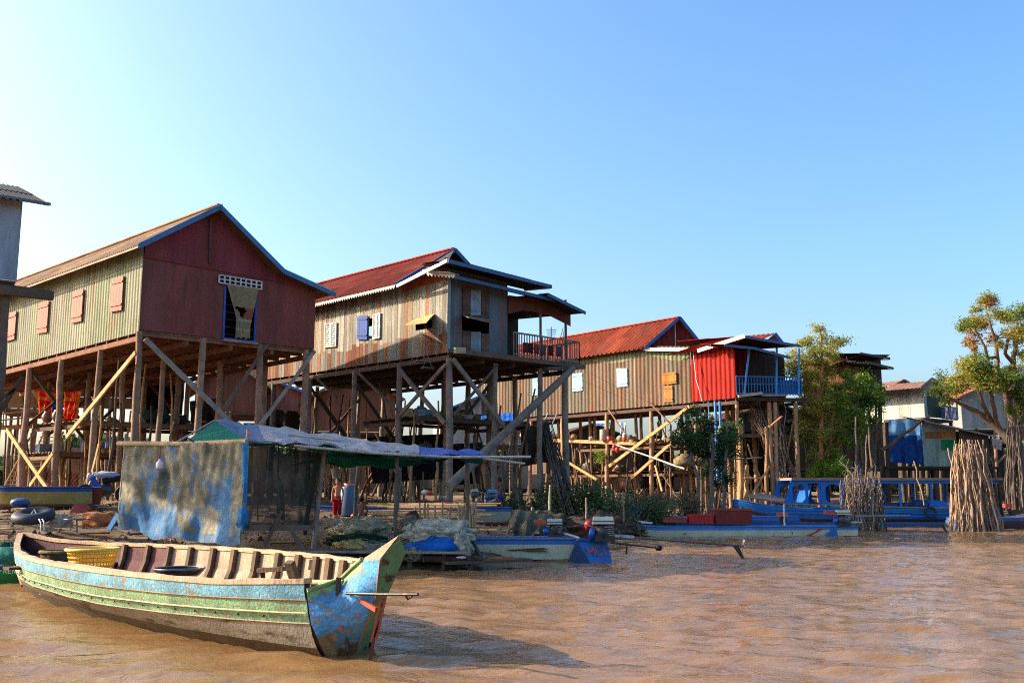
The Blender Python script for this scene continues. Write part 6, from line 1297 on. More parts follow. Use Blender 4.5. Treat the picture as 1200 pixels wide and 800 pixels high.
sheet_cloth([P(284, 519, YR - .16), P(291, 519, YR - .17), P(289, 590, YR - .25), P(283, 590, YR - .2)], '2f7ab4', 'tarp', '', '', name='blue_strip', nu=4, nv=14, amp=.03, parent=sh)
MB().blob(P(285, 607, YR - .3), (.12, .1, .22), hexc('2f76ac'), .4, 3).build('blue_knot', 'tarp', sh)
MB().beam(P(128, 620, 22.6), P(139, 602, 22.5), .05, .12, hexc('3f7ab0')).build('blue_board', 'paint', sh)
q4 = [P(289, 520, YR), P(378, 530, YM - .05), P(366, 618, YM), P(284, 618, YR)]
sheet_cloth(q4, '6a6256', 'meshnet', '', '', name='mesh_panel', nu=50, nv=30, amp=.05, seed=8, folds=14, parent=sh, fn=lambda s, t: hexc('2c322c') if (t < .3 and s > .25) or s > .72 else (hexc('54482f') if t < .25 else hexc('4c443a')))
# tarpaulin roof
top_ = [(252, 492, 25.0), (300, 497, 25.0), (345, 503, 25.0), (395, 510, 25.2), (440, 517, 25.4), (480, 521, 25.4), (525, 526, 25.2), (566, 529, 24.8)]
bot_ = [(288, 515, 20.8), (320, 517.5, 21.2), (346, 519, 21.6), (392, 523, 22.0), (435, 527.5, 22.3), (480, 531, 22.4), (525, 532, 22.6), (566, 532, 22.8)]
rows = []; n_ = 12
TT = [P(*q) for q in top_]; BB = [P(*q) for q in bot_]
def ipl(L, t): k = t * (len(L) - 1); i = min(int(k), len(L) - 2); return L[i].lerp(L[i + 1], k - i)
for i in range(n_ + 1):
    f = i / n_; rows.append([ipl(TT, j / 60).lerp(ipl(BB, j / 60), f) + V((0, 0, .03 * math.sin(j * .9 + i) * f - .16 * math.sin(f * math.pi) * (1 + .5 * math.sin(j * .33)) + .12 * noise.noise(V((j * .22, i * .3, 3))) + .05 * noise.noise(V((j * .9, i * .9, 5))))) for j in range(61)])
mb = MB(); mb.grid(rows, hexc('8c94b8'), True, False, lambda i, j: hexc('7c86a0') if j < 9 else (hexc('4660a8') if j > 44 else hexc('b8b0ae'))); mb.build('tarpaulin_roof', 'tarp', sh)
rows2 = [[p - V((0, 0, .05)) for p in r] for r in rows]; mb = MB(); mb.grid(rows2, hexc('1f6a58')); mb.build('green_lining', 'tarp', sh)
MB().face([P(216, 518, 21.6), P(252, 493, 24.8), P(290, 516, 20.8)], hexc('147058')).build('green_side_flap', 'tarp', sh); MB().tube([P(205, 519, 21.8), P(252, 492, 24.9)], .02, hexc('8a8078'), 6).build('ridge_pole', 'wood', sh)
for k in range(13):
    t = .42 + k * .045; a = ipl(TT, t); b = ipl(BB, t) - V((0, 0, .03)); MB().tube([a.lerp(b, .6) - V((0, 0, .1)), b + (b - a).normalized() * .25], .02, hexc('a89878', .2), 6).build('batten', 'wood', sh)
MB().tube([BB[2] - V((0, .1, .06)), BB[4] - V((0, .1, .06)), BB[6] - V((0, .1, .07)), P(622, 535, 23.0)], .03, hexc('a4a098'), 7).build('eave_pole', 'wood', sh); MB().tube([P(500, 534, 23), P(560, 536.5, 23.2), P(615, 543, 23.4)], .025, hexc('a4a098'), 7).build('eave_pole', 'wood', sh)
MB().tube([P(338, 509.5, 21.8), P(400, 517, 21.8)], .02, hexc('6c6460'), 6).build('eave_pole', 'wood', sh)
sheet_cloth([P(385, 529, 24.2), P(555, 534, 24.0), P(505, 544, 23.6), P(340, 543, 23.8)], '1c6656', 'tarp', '', '', name='green_sag', amp=.12, parent=sh, folds=4)
# white container hanging on the shed
t = thing('hanging_bottle', 'small white plastic bottle hanging on a red string against the shed netting', 'bottle', P(187, 545, 21.6)); MB().lathe(P(187, 548.5, 21.5), [(.07, 0), (.08, .02), (.08, .12), (.03, .17), (.025, .2)], hexc('cfcfd0'), 14).build('body', 'plastic', t); MB().tube([P(187, 538, 21.5), P(188, 523, 21.5)], .012, hexc('b8404c'), 5).build('string', 'cloth', t)
t = thing('bucket', 'pale bucket hanging under the shed roof above the child in red trousers', 'bucket', P(394, 560, 25.5)); MB().lathe(P(394, 560.5, 25.5), [(.1, 0), (.14, .24), (.15, .25), (.13, .24), (.09, .02)], hexc('9a968c'), 18).build('body', 'plastic', t); MB().tube([P(391, 549, 25.5), P(394, 530, 25.5), P(397, 549, 25.5)], .008, hexc('5a5650'), 4).build('handle', 'steel', t)
# things seen through the mesh
t = thing('hanging_cloth', 'orange and yellow cloth hanging on a pole behind the shed mesh', 'cloth', P(301, 580, 24))
sheet_cloth([P(297, 563, 24), P(305, 563, 24), P(306, 582, 24), P(296, 581, 24)], 'b8583a', 'cloth', '', '', name='cloth', parent=t, amp=.03, fn=lambda s, t_: hexc('a8964a') if s < .45 and .2 < t_ < .7 else hexc('b4553a'))
MB().pole(P(302, 610, 24.05), P(302, 548, 24.05), .025, .02, hexc('8a7860')).build('pole', 'wood', t)
mb = MB()
sheet_cloth([P(336, 562, 23.6), P(352, 558, 23.6), P(356, 592, 23.5), P(338, 588, 23.5)], '77746a', 'cloth', 'white rag hanging behind the shed mesh', 'cloth', name='hanging_cloth', amp=.1, folds=6)
sheet_cloth([P(326, 555, 22.9), P(333, 570, 22.9), P(334, 612, 22.8), P(324, 600, 22.8)], '2c5c50', 'net', 'dark green net hanging inside the shed mesh', 'net', name='hanging_net', amp=.1, folds=4)

# ------------------------------------------------------------------ net platform and heaps
pf = thing('landing_platform', 'low dark landing of rough boards carrying the heaps of nets', 'platform', (-2.3, 22.6, 0))
mb = MB(); rnd = random.Random(12)
for k in range(15):
    y = 21.6 + k * .16; xs0 = P(360, 660, y).x + rnd.uniform(-.2, .3); xe = P(550 + rnd.uniform(-25, 12), 660, y).x; z = .40 + rnd.uniform(-.02, .02)
    mb.beam((xs0, y, z), (xe, y + rnd.uniform(-.05, .1), z - .03), .14, .035, hexc('6a5c4c', .25))
mb.build('deck', 'wood', pf)
for k in range(4): y = 21.8 + .5 * k; MB().pole((P(355, 660, y).x, y, .28), (P(566, 660, y).x, y + .1, .22), .09, .08, hexc('3c322a', .2), 7, .03, 8).build('log', 'bark', pf)
for u in (380, 430, 480, 520, 552):
    for y in (21.8, 23.2): p = P(u, 660, y); MB().pole((p.x, y, -.7), (p.x, y, .32), .07, .06, hexc('3c322a', .2)).build('post', 'bark', pf)
MB().beam(P(520, 659, 21.7) , P(618, 655, 22.6), .5, .06, hexc('4a3a30')).build('gangplank', 'wood', pf); MB().beam(P(572, 654.5, 22.4), P(600, 652, 22.8), .1, .05, hexc('a85a30')).build('plank', 'wood', pf)
def net_heap(label, u, v, y, r, col, seed, mat='net', name='net_heap', cat='net', nz=.35):
    c = P(u, v, y); mb = MB(); mb.blob(c, r, hexc(col), nz, 3.4, 44, 28, flat=-r[2] * .55, seed=seed, jit=.04)
    rd = random.Random(seed); cc = hexc(col)
    for k in range(int(70 * r[0])):        # loose strands
        a = rd.uniform(0, 6.28); b = rd.uniform(.1, 1.3); d = V((math.cos(a) * math.sin(b) * r[0], math.sin(a) * math.sin(b) * r[1], math.cos(b) * r[2])); p = c + d * 1.02
        e = V((rd.uniform(-.15, .15), rd.uniform(-.1, .1), rd.uniform(-.06, .05))); mb.tube([p, p + e + V((0, 0, .03)), p + e * 2.1 - V((0, 0, .03))], .006, tuple(x * rd.uniform(.7, 1.3) for x in cc), 3, cap=False)
    return mb.build(name, mat, label=label, cat=cat)
net_heap('rounded heap of beige net on the landing, directly right of the shed', 422, 622, 23.6, (.62, .45, .3), 'b4a888', 1)
net_heap('long roll of dark green net in front of the rounded beige net heap', 418, 634, 23.0, (.66, .26, .16), '1f3a2c', 2)
net_heap('yellowish net heap at the front of the landing below the dark green roll', 414, 644, 22.5, (.46, .34, .2), 'bc9c60', 3)
net_heap('grey beige net heap right of the yellowish one', 440, 645, 22.4, (.34, .3, .18), '8a8270', 4)
net_heap('small brown net heap close behind the raised end of the big boat', 395, 652, 22.0, (.4, .3, .16), '6a5e50', 5)
net_heap('dark blue netting spread at the foot of the shed', 395, 660, 21.5, (.65, .35, .14), '2a3448', 6)
net_heap('large pale shaggy net heap lying over the bright blue cloth', 512, 626, 22.6, (.72, .4, .32), 'b0aa94', 7)
net_heap('tail of pale net hanging off the right of the large shaggy heap', 541, 643, 22.2, (.2, .22, .34), 'a8a28e', 8)
net_heap('brown net lump left of the large shaggy heap', 484, 620, 23.0, (.34, .3, .26), '7c7460', 9)
net_heap('small grey net lump at the lower left of the bright blue cloth', 484, 652, 21.9, (.2, .2, .16), '7c7666', 10)
MB().blob(P(512, 645, 22.3), (.72, .4, .3), hexc('1460b0'), .2, 2, 30, 18, flat=-.2, seed=5).build('blue_sheet', 'tarp', label='bright blue plastic sheet bundled beneath the large shaggy net heap', cat='plastic sheet')
sheet_cloth([P(492, 606, 24.6), P(540, 618, 24.4), P(545, 628, 23.6), P(486, 622, 23.6)], '1c74c4', 'tarp', 'bright blue plastic sheet spread behind the large shaggy net heap', 'plastic sheet', name='blue_sheet', amp=.07)
MB().blob(P(483, 608, 23.9), (.17, .15, .19), hexc('6a4440'), .25, 2.2, 20, 14, seed=3).build('sack', 'cloth', label='mottled reddish brown sack standing on the left end of the blue sheet', cat='sack')
MB().tube([P(526, 622, 23.4), P(534, 625, 23.3), P(546, 621, 23.3)], [.07, .1, .05], hexc('8a4a34'), 9).build('cloth_roll', 'cloth', label='reddish brown cloth roll at the right end of the blue sheet', cat='cloth')
MB().beam(P(530, 638, 22.6), P(543, 624, 22.9), .2, .06, hexc('4a3e36')).build('board', 'wood', label='dark board leaning against the tail of pale net', cat='board')
t = thing('sandal', 'small white sandal lying on the dark landing below the pale net tail', 'sandal', P(540, 653, 21.8)); MB().blob(P(540.5, 653, 21.8), (.11, .05, .03), hexc('c8ccd4'), .05).build('sole', 'plastic', t)
# draped dark net between boat and bank
sheet_cloth([P(600, 595, 28.6), P(656, 606, 28.4), P(654, 628, 26.6), P(592, 627, 26.8)], '5c5646', 'net', 'dark greenish net draped over poles behind the cream boat', 'net', name='draped_net', nu=40, nv=24, amp=.18, folds=12, fn=lambda s, t: hexc('5a5444') if (s * 9) % 2 < 1.3 else hexc('4a4c40'))
net_heap('low brown net pile on the bank beside the draped net', 632, 612, 29.0, (.8, .5, .3), '4c463a', 14)
net_heap('reddish brown heap of netting on the bank above the engines', 668, 622, 30.2, (1.0, .5, .38), '5a4438', 15)
net_heap('reddish brown lumpy heap right of the engines by the red float', 706, 618, 31.5, (.8, .5, .4), '5c463c', 16)
MB().blob(P(690, 615, 29.5), (.14, .14, .15), hexc('a81c18'), .06).build('float', 'plastic', label='round red float on the brown heap left of the biggest engine', cat='float')
rnd = random.Random(33)
for (u, vt, vb, y, w, c, lb) in ((645, 568, 612, 29, .045, 'a08c70', 'tallest thin pale stake standing by the water left of the engines'), (687, 583, 621, 30, .035, '7a6a58', 'thin leaning stake standing behind the red float'), (730, 575, 598, 36, .04, '6a5c4c', 'dark stake with an orange cap on the green bank'), (624, 594, 612, 29, .05, '6a5e50', 'short grey stump stake beside the draped net'), (637, 600, 615, 29, .03, '6a5e50', 'short thin stake right of the grey stump stake')):
    a, b = P(u + rnd.uniform(-2, 2), vb, y), P(u, vt, y); a.z = min(a.z, ground(a.x, a.y)) - .3; MB().pole(a, b, w, w * .8, hexc(c), 7, .02).build('stake', 'wood', label=lb, cat='stake')
MB().blob(P(730, 568, 36), (.1, .1, .12), hexc('c0562c'), .05).build('float', 'plastic', label='small orange float on top of the dark stake on the green bank', cat='float')
# rack of poles
rk = thing('pole_rack', 'low rack of laid bamboo poles held by short upright stakes, sunlit', 'rack', P(520, 612, 28)); rnd = random.Random(8)
for k in range(34):
    u0 = rnd.uniform(425, 500); u1 = u0 + rnd.uniform(60, 110); v = rnd.uniform(590, 616); y = 27.2 + (616 - v) * .12
    a, b = P(min(u0, 590), v, y), P(min(u1, 604), v + rnd.uniform(-2, 4), y); MB().pole(a, b, .035, .028, hexc(rnd.choice(('b89468', 'a08058', '8a7054')), .1), 6, .02).build('pole', 'wood', rk)
for u in (486, 492, 497, 501, 509, 518, 527, 538, 541, 543, 551, 554, 557):
    a, b = P(u, 617 + rnd.uniform(-2, 2), 27), P(u + rnd.uniform(-1, 1), rnd.uniform(586, 594), 27); MB().pole(a, b, .035, .03, hexc('a89070', .1), 6, .01).build('stake', 'wood', rk)
# debris on the bank
rnd = random.Random(77); kinds = 0
for k in range(46):
    u = rnd.uniform(5, 600); y = rnd.uniform(23, 31); p = G(u, 600, 1.0); x = (u - 600) / F * y; d = shore_dist(x, y)
    if d < 1.2: continue
    z = ground(x, y); a = rnd.uniform(-.6, .6); L = rnd.uniform(.3, 1.3); c = hexc(rnd.choice(('8a7458', '6a5a48', 'a08a68', '4c4238')), .2)
    MB().pole((x - L / 2, y - a * L / 2, z + .03), (x + L / 2, y + a * L / 2, z + .06), .025, .02, c, 5, .02, 3).build('driftwood_stick', 'bark', label='piece of driftwood lying on the muddy bank among the nets', cat='driftwood', group='driftwood on the muddy bank')

# ------------------------------------------------------------------ left bank
t = thing('inner_tube', 'large dark rubber tube lying on the left bank beyond the big boat', 'inner tube', P(39, 612, 23))
MB().torus(P(39, 604, 23), .32, .15, hexc('343840'), Matrix.Rotation(.25, 3, 'X'), n=40, m=14, squash=.85).build('tube', 'rubber', t)
MB().tube([P(35, 605, 22.9), P(40, 597, 23), P(44, 605, 22.9)], .02, hexc('b8b8b8'), 6).build('rope', 'cloth', t)
for u in (48, 52): MB().tube([P(u - 2, 608, 22.6), P(u, 612, 22.5), P(u, 622, 22.5)], .02, hexc('a8a49a'), 6).build('stand_leg', 'steel', t)
t = thing('wire_stool', 'small round wire stool on the left bank beside the white cloth heap', 'stool', P(90, 621, 22.6)); c = P(90, 608, 22.6)
MB().torus(c, .27, .014, hexc('5a5450'), n=30, m=6).build('rim', 'steel', t); MB().tube([c, P(90, 624, 22.6)], .02, hexc('5a5450'), 6).build('leg', 'steel', t)
mb = MB()
for k in range(6): a = k * .52; mb.tube([c + V((math.cos(a), math.sin(a), 0)) * .27, c - V((math.cos(a), math.sin(a), 0)) * .27], .006, hexc('5a5450'), 4)
mb.build('seat', 'steel', t)
net_heap('white cloth heap on the left bank between rubber tube and wire stool', 72, 613, 23.2, (.24, .2, .17), 'b4aa9c', 21, 'cloth', 'cloth_heap', 'cloth')
MB().blob(P(124, 611, 23.4), (.5, .5, .24), hexc('a4643c'), .3, 2, 24, 14, flat=-.1).build('sand_heap', 'dirt', label='small orange brown sand heap on the bank beside the shed', cat='sand heap')
MB().blob(P(111, 605, 23.2), (.08, .08, .08), hexc('a8b4c0'), .3, 3).build('plastic_bag', 'plastic', label='crumpled white plastic bag on the sand heap', cat='bag')
net_heap('teal net piled on the green boat at the left edge', 8, 652, 19.2, (.75, .4, .26), '2c4a44', 22)
net_heap('blue grey net bundle on the green boat, nearer the big boat', 20, 660, 18.7, (.35, .3, .2), '3c5460', 23)
bankr = thing('mud_bank_revetment', 'dark wooden boarding holding the bank behind the green boat', 'revetment', P(10, 640, 20.6)); mb = MB()
for k in range(9): p = P(-14 + k * 6.5, 640, 20.4); mb.beam((p.x, p.y, -.4), (p.x + .02, p.y + .1, .62), .13, .05, hexc('3a3028', .3), up=(0, 1, 0))
mb.build('boards', 'wood', bankr)
# motorbike
def motorbike(label, u, v, y, body='2c5cb0', cover='aebcd0'):
    c = P(u, v, y); c.z = ground(c.x, c.y) + .3; t = thing('motorbike', label, 'motorbike', c - V((0, 0, .3)))
    rot = Matrix.Rotation(R(25), 3, 'Z') @ Matrix.Rotation(R(90), 3, 'X'); d = V((math.cos(R(25)), math.sin(R(25)), 0))
    for s in (-1, 1):
        MB().torus(c + d * .6 * s, .26, .05, hexc('1c1c1c'), rot, 24, 8).build('tyre', 'rubber', t); MB().torus(c + d * .6 * s, .19, .02, hexc('8a8a88'), rot, 20, 6).build('rim', 'steel', t)
        MB().lathe(c + d * .6 * s - V((d.y, -d.x, 0)) * .04, [(.06, 0), (.06, .08)], hexc('6a6a68'), 12, axis=(-d.y, d.x, 0)).build('hub', 'steel', t)
    up = V((0, 0, 1))
    MB().tube([c + d * -.6, c + d * -.4 + up * .45, c + d * -.36 + up * .68], .03, hexc('9a9a98'), 7).build('fork', 'steel', t)
    MB().tube([c + d * -.36 + up * .68 + V((-.1, .3, .05)), c + d * -.36 + up * .72, c + d * -.36 + up * .68 + V((.1, -.3, .05))], .016, hexc('2c2c2c'), 6).build('handlebar', 'steel', t)
    MB().blob(c + up * .12, (.26, .15, .2), hexc('3c3a38'), .25, 3).build('engine', 'engine', t)
    mb = MB(); mb.tube([c + d * -.42 + up * .5, c + d * -.2 + up * .18, c + d * .15 + up * .2], [.08, .12, .1], hexc(body), 9); mb.build('leg_shield', 'paint', t)
    MB().tube([c + d * -.1 + up * .38, c + d * .2 + up * .46, c + d * .62 + up * .5], [.09, .12, .06], hexc('1c1c20'), 9).build('saddle', 'rubber', t)
    MB().blob(c + d * -.48 + up * .56, (.08, .08, .09), hexc('c8ccd0'), .05).build('headlight', 'plastic', t)
    MB().blob(c + d * .0 + up * .6, (.42, .22, .1), hexc(cover), .3, 3).build('cover_sheet', 'cloth', t); return t
motorbike('blue motorbike with a pale cloth on its saddle parked among the stilts behind the shed', 122, 592, 31.5)
# ------------------------------------------------------------------ under the maroon house
def deck(label, a, b, depth, z_off, col, n=8, name='raised_deck', edge=None, legs=True):
    a, b = V(a), V(b); t = thing(name, label, 'deck', (a + b) / 2); mb = MB(); d = (b - a); nrm = V((-d.y, d.x, 0)).normalized()
    if nrm.y < 0: nrm = -nrm
    for k in range(n): o = nrm * depth * (k + .5) / n; mb.beam(a + o, b + o, depth / n * .9, .04, hexc(col, .2))
    mb.build('boards', 'wood', t); MB().beam(a - V((0, 0, .1)), b - V((0, 0, .1)), .06, .14, hexc(edge or col)).build('edge_board', 'wood', t)
    for k in range(3): o = a.lerp(b, .05 + .45 * k) + nrm * depth * .1; MB().pole((o.x, o.y, ground(o.x, o.y) - .2), o, .06, .05, hexc('5a4636', .15)).build('leg', 'wood', t)
    return t
deck('sunlit raised deck with thin rails under the left of the maroon house', P(-20, 500, 42), P(60, 496, 44), 3, 0, 'a87e50', edge='c89a64')
fr = thing('bamboo_fence', 'thin bamboo rails above the sunlit raised deck at the left', 'fence', P(20, 490, 41.5))
for v in (476, 484, 491.5): MB().tube([P(-10, v + 2, 41.5), P(31, v - 2.5, 41.9), P(58, v - 2, 42.5)], .035, hexc('c49c68', .08), 6).build('rail', 'wood', fr)
for u in (4, 28, 56): MB().tube([P(u, 498, 41.7), P(u, 472, 41.7)], .03, hexc('a88458'), 6).build('post', 'wood', fr)
MB().beam(P(38, 457, 41), P(57, 483, 41), .05, .14, hexc('c49a64')).build('plank', 'wood', label='pale plank leaning across the red patterned cloth', cat='plank')
redf = lambda s, t: hexc('d07a28') if (noise.noise(V((s * 6, t * 6, 1))) > .18 or s < .07 or s > .9) else hexc('d01c0c')
sheet_cloth([P(42, 457, 39.8), P(66, 461, 39.6), P(64, 488, 39.6), P(45, 490, 39.8)], 'c01c0c', 'cloth', 'red cloth with orange pattern hanging left of the crooked stilt', 'cloth', name='hanging_cloth', amp=.1, nu=40, nv=30, fn=redf)
sheet_cloth([P(74, 459, 38.6), P(95, 459, 38.2), P(89, 490, 38.2), P(73, 491, 38.6)], 'c01c0c', 'cloth', 'red cloth with orange pattern hanging right of the crooked stilt', 'cloth', name='hanging_cloth', amp=.1, nu=40, nv=30, fn=redf)
sheet_cloth([P(60, 468, 39.2), P(65, 468, 39.2), P(65, 479, 39.2), P(60, 479, 39.2)], '1c4fa0', 'cloth', 'small blue cloth hanging in front of the red patterned cloth', 'cloth', name='hanging_cloth', amp=.03)
def ladder(label, a0, a1, w, n, c, r=.035):
    a0, a1 = V(a0), V(a1); t = thing('ladder', label, 'ladder', a0); sd = V((w, 0, 0))
    for s in (0, 1): MB().tube([a0 + sd * s, a1 + sd * s], r, hexc(c), 6).build('side_rail', 'wood', t)
    for k in range(n): p = a0.lerp(a1, (k + .5) / n); MB().tube([p - sd * .08, p + sd * 1.08], r * .7, hexc(c), 5).build('rung', 'wood', t)
    return t
ladder('sunlit pole ladder slanting up behind the leftmost stilts', P(34, 548, 44), P(52, 505, 44), .85, 9, 'c8a474'); ladder('short sunlit pole ladder near the ground at the left edge', P(5, 570, 40), P(26, 530, 40), .5, 8, 'b48e60')
ladder('dark ladder leaning under the right end of the weathered house', P(585, 562, 44), P(598, 522, 45), .55, 10, '7a7468'); ladder('dark ladder near the blue awning among the veranda stilts', P(626, 520, 52), P(642, 484, 53), .5, 9, 'a8a4a0', .025)
t = thing('brick_wall', 'low pinkish brick wall seen between the stilts of the maroon house', 'wall', P(100, 580, 48)); a, b = P(52, 578, 48), P(150, 576, 49)
mb = MB()
for i in range(9):
    for j in range(24):
        p = a.lerp(b, (j + (.5 if i % 2 else 0)) / 24.5); mb.box((p.x, p.y, ground(p.x, p.y) + .1 + i * .12), (.165, .12, .105), hexc(random.choice(('a0604c', '94584a', 'aa6a54')), .12))
mb.build('bricks', 'dirt', t)
for i, (u, v, c, lb) in enumerate(((96, 524, '3a68b0', 'blue'), (104, 522, 'b8785a', 'salmon'), (108, 524, '5a8ac4', 'pale blue'), (120, 528, '2f5fae', 'deep blue'), (128, 522, '3a78c4', 'bright blue, longer'))):
    sheet_cloth([P(u - 2.5, v - 10, 45), P(u + 3, v - 10, 45), P(u + 2.5, v + 9, 45), P(u - 2, v + 8, 45)], c, 'cloth', f'{lb} garment hung to dry under the maroon house', 'garment', name='garment', amp=.05, group='laundry under the maroon house')
ln = MB().tube([P(90, 513, 45.05), P(112, 514.5, 45.05), P(134, 512, 45.05)], .01, hexc('8a8478'), 4).build('clothes_line', 'cloth', label='clothes line with blue laundry under the maroon house', cat='clothes line')

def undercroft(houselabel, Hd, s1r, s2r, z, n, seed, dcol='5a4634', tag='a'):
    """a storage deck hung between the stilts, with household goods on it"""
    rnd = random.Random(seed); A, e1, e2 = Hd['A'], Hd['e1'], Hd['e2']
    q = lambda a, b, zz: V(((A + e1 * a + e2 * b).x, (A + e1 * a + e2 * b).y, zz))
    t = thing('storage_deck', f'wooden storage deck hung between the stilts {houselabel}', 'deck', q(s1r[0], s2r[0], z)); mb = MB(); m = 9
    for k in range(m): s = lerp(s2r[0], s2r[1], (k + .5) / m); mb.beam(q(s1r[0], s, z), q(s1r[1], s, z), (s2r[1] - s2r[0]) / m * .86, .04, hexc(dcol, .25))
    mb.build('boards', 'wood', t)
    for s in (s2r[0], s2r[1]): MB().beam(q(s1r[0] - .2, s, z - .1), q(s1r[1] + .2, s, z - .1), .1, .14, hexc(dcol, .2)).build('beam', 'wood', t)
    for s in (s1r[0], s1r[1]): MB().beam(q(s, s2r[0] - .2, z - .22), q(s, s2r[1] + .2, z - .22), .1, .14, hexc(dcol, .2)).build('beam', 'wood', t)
    for k in range(n):
        p = q(rnd.uniform(*s1r), rnd.uniform(*s2r), z + .03); kd = rnd.choice(('jar', 'sack', 'basket', 'firewood', 'net', 'box', 'basin')); g = f'household goods stored {houselabel}'
        lab = lambda s: f'{s} stored {houselabel}'
        if kd == 'jar': MB().lathe(p, [(.1, 0), (.19, .15), (.2, .3), (.12, .42), (.13, .46), (.1, .46)], hexc(rnd.choice(('7a4a34', '5a4a3c', '8a7458')), .1), 14).build('jar', 'plastic', label=lab('brown clay jar'), cat='jar', group=g)
        elif kd == 'sack': MB().blob(p + V((0, 0, .22)), (.3, .24, .28), hexc(rnd.choice(('a89c84', '8a8474', '6c7a84')), .1), .3, 2, flat=-.2, seed=k).build('sack', 'cloth', label=lab('full pale sack'), cat='sack', group=g)
        elif kd == 'basket':
            o = thing('basket', lab('round woven basket'), 'basket', p, g); MB().lathe(p, [(.18, 0), (.26, .25), (.24, .25), (.16, .03)], hexc('8a6c44', .15), 16).build('side', 'net', o); MB().torus(p + V((0, 0, .25)), .25, .02, hexc('6a5030'), n=18, m=6).build('rim', 'net', o)
        elif kd == 'firewood':
            o = thing('firewood_stack', lab('short stack of firewood'), 'firewood', p, g)
            for i in range(7): b = p + V((rnd.uniform(-.3, .3), 0, .05 + .09 * (i // 3))); MB().pole(b + V((0, -.35, 0)), b + V((0, .35, rnd.uniform(0, .06))), .045, .04, hexc('8a6a4a', .25), 6, .01, 2).build('log', 'bark', o)
        elif kd == 'net': MB().blob(p + V((0, 0, .25)), (.5, .35, .3), hexc(rnd.choice(('3c3c34', '4a5040', '2c4038')), .1), .4, 2.3, 20, 12, flat=-.2, seed=k).build('folded_net', 'net', label=lab('dark folded fishing net'), cat='net', group=g)
        elif kd == 'box':
            o = thing('box', lab('small wooden box'), 'box', p, g); MB().box(p + V((0, 0, .17)), (.5, .36, .34), hexc(rnd.choice(('8a6444', 'a07a50', '5a6a74')), .1), rnd.uniform(0, 1)).build('body', 'wood', o)
        else: MB().lathe(p, [(.16, 0), (.27, .16), (.29, .17), (.24, .15), (.14, .02)], hexc(rnd.choice(('a01c18', '2a5aa4', 'b0b0aa', '3a7a5c')), .1), 18).build('basin', 'plastic', label=lab('plastic wash basin'), cat='basin', group=g)
def jitter_poles(houselabel, Hd, s1r, s2r, zt, n, seed, cols=('5a4838', '7a6048', '463a30', '9a7a54')):
    rnd = random.Random(seed); A, e1, e2 = Hd['A'], Hd['e1'], Hd['e2']
    for k in range(n):
        a, b = rnd.uniform(*s1r), rnd.uniform(*s2r); p = A + e1 * a + e2 * b; q = p + V((rnd.uniform(-1.6, 1.6), rnd.uniform(-.8, .8), 0)) * rnd.choice((.15, .3, 1)); z = rnd.uniform(*zt)
        MB().pole((p.x, p.y, ground(p.x, p.y) - .1), (q.x, q.y, z), rnd.uniform(.035, .075), .035, hexc(rnd.choice(cols), .15), 6, .05, 5, rnd).build('prop_pole', 'bark', label=f'slender prop pole standing among the stilts {houselabel}', cat='pole', group=f'prop poles {houselabel}')
undercroft('under the maroon gabled house', H1, (.3, H1['L1'] + .5), (4.2, 7.5), 4.25, 16, 1, '54402e'); undercroft('low behind the shed, under the maroon gabled house', H1, (1, 7), (7.6, 10), 3.2, 12, 2, '5a4632')
jitter_poles('under the maroon gabled house', H1, (0, H1['L1']), (1.2, 14), (2.2, H1['zf'] - .4), 60, 3)
undercroft('high under the weathered board house', H2, (.5, H2['L1'] - .3), (2.2, 5.6), 4.55, 16, 4, '44372c'); undercroft('lower down under the weathered board house', H2, (.5, H2['L1']), (6, 10), 3.3, 16, 5, '4a3b2e')
jitter_poles('under the weathered board house', H2, (0, H2['L1']), (1.2, 14), (2.2, H2['zf'] - .4), 66, 6)
undercroft('under the rusty corrugated house', H3, (.3, 3.2), (4.5, 12), 4.3, 26, 7, '5c4634'); undercroft('low under the rusty corrugated house', H3, (.8, 3.6), (5.5, 13.5), 2.8, 20, 8, '5a4432')
undercroft('under the blue balcony', H3, (.4, 3.4), (1.0, 3.8), 4.6, 8, 9, '4a3a2c')
jitter_poles('under the rusty corrugated house', H3, (0, 4), (.5, 15), (2.0, H3['zf'] - .4), 84, 10)
# named goods on the shelf of the rusty house
pS = H3['plL']
dk = deck('narrow sunlit shelf deck with buckets and pots under the rusty house', pS.at(748, 518, -.1), pS.at(640, 514, -.1), 1.2, 0, 'a07a50', n=4, name='shelf_deck')
p = pS.at(707, 516, .0); MB().lathe(p - V((0, 0, 0)), [(.2, 0), (.21, .02), (.2, .62), (.19, .64), (.02, .64)], hexc('a89c84'), 18).build('drum', 'paint', label='beige standing drum on the sunlit shelf deck', cat='drum')
MB().lathe(pS.at(714.5, 516, .1), [(.15, 0), (.18, .22), (.17, .23), (.13, .02)], hexc('b81818'), 16).build('bucket', 'plastic', label='bright red bucket beside the beige drum on the shelf deck', cat='bucket')
for i, (u, v, c, lb) in enumerate(((720, 524, 'b81818', 'red'), (723.5, 527, 'b01414', 'red, lower'))): MB().lathe(pS.at(u, v + 3, .3), [(.08, 0), (.13, .15), (.1, .28), (.03, .32)], hexc(c), 14).build('jug', 'plastic', label=f'{lb} jug hanging below the shelf deck', cat='jug')
MB().blob(pS.at(732, 513, .4), (.15, .15, .22), hexc('c4523c'), .08).build('buoy', 'plastic', label='red and white buoy hanging beside the pale brace', cat='buoy'); MB().blob(pS.at(732, 509, .42), (.12, .12, .12), hexc('c8bcb0'), .08).build('buoy', 'plastic', label='white float tied above the red buoy', cat='buoy')
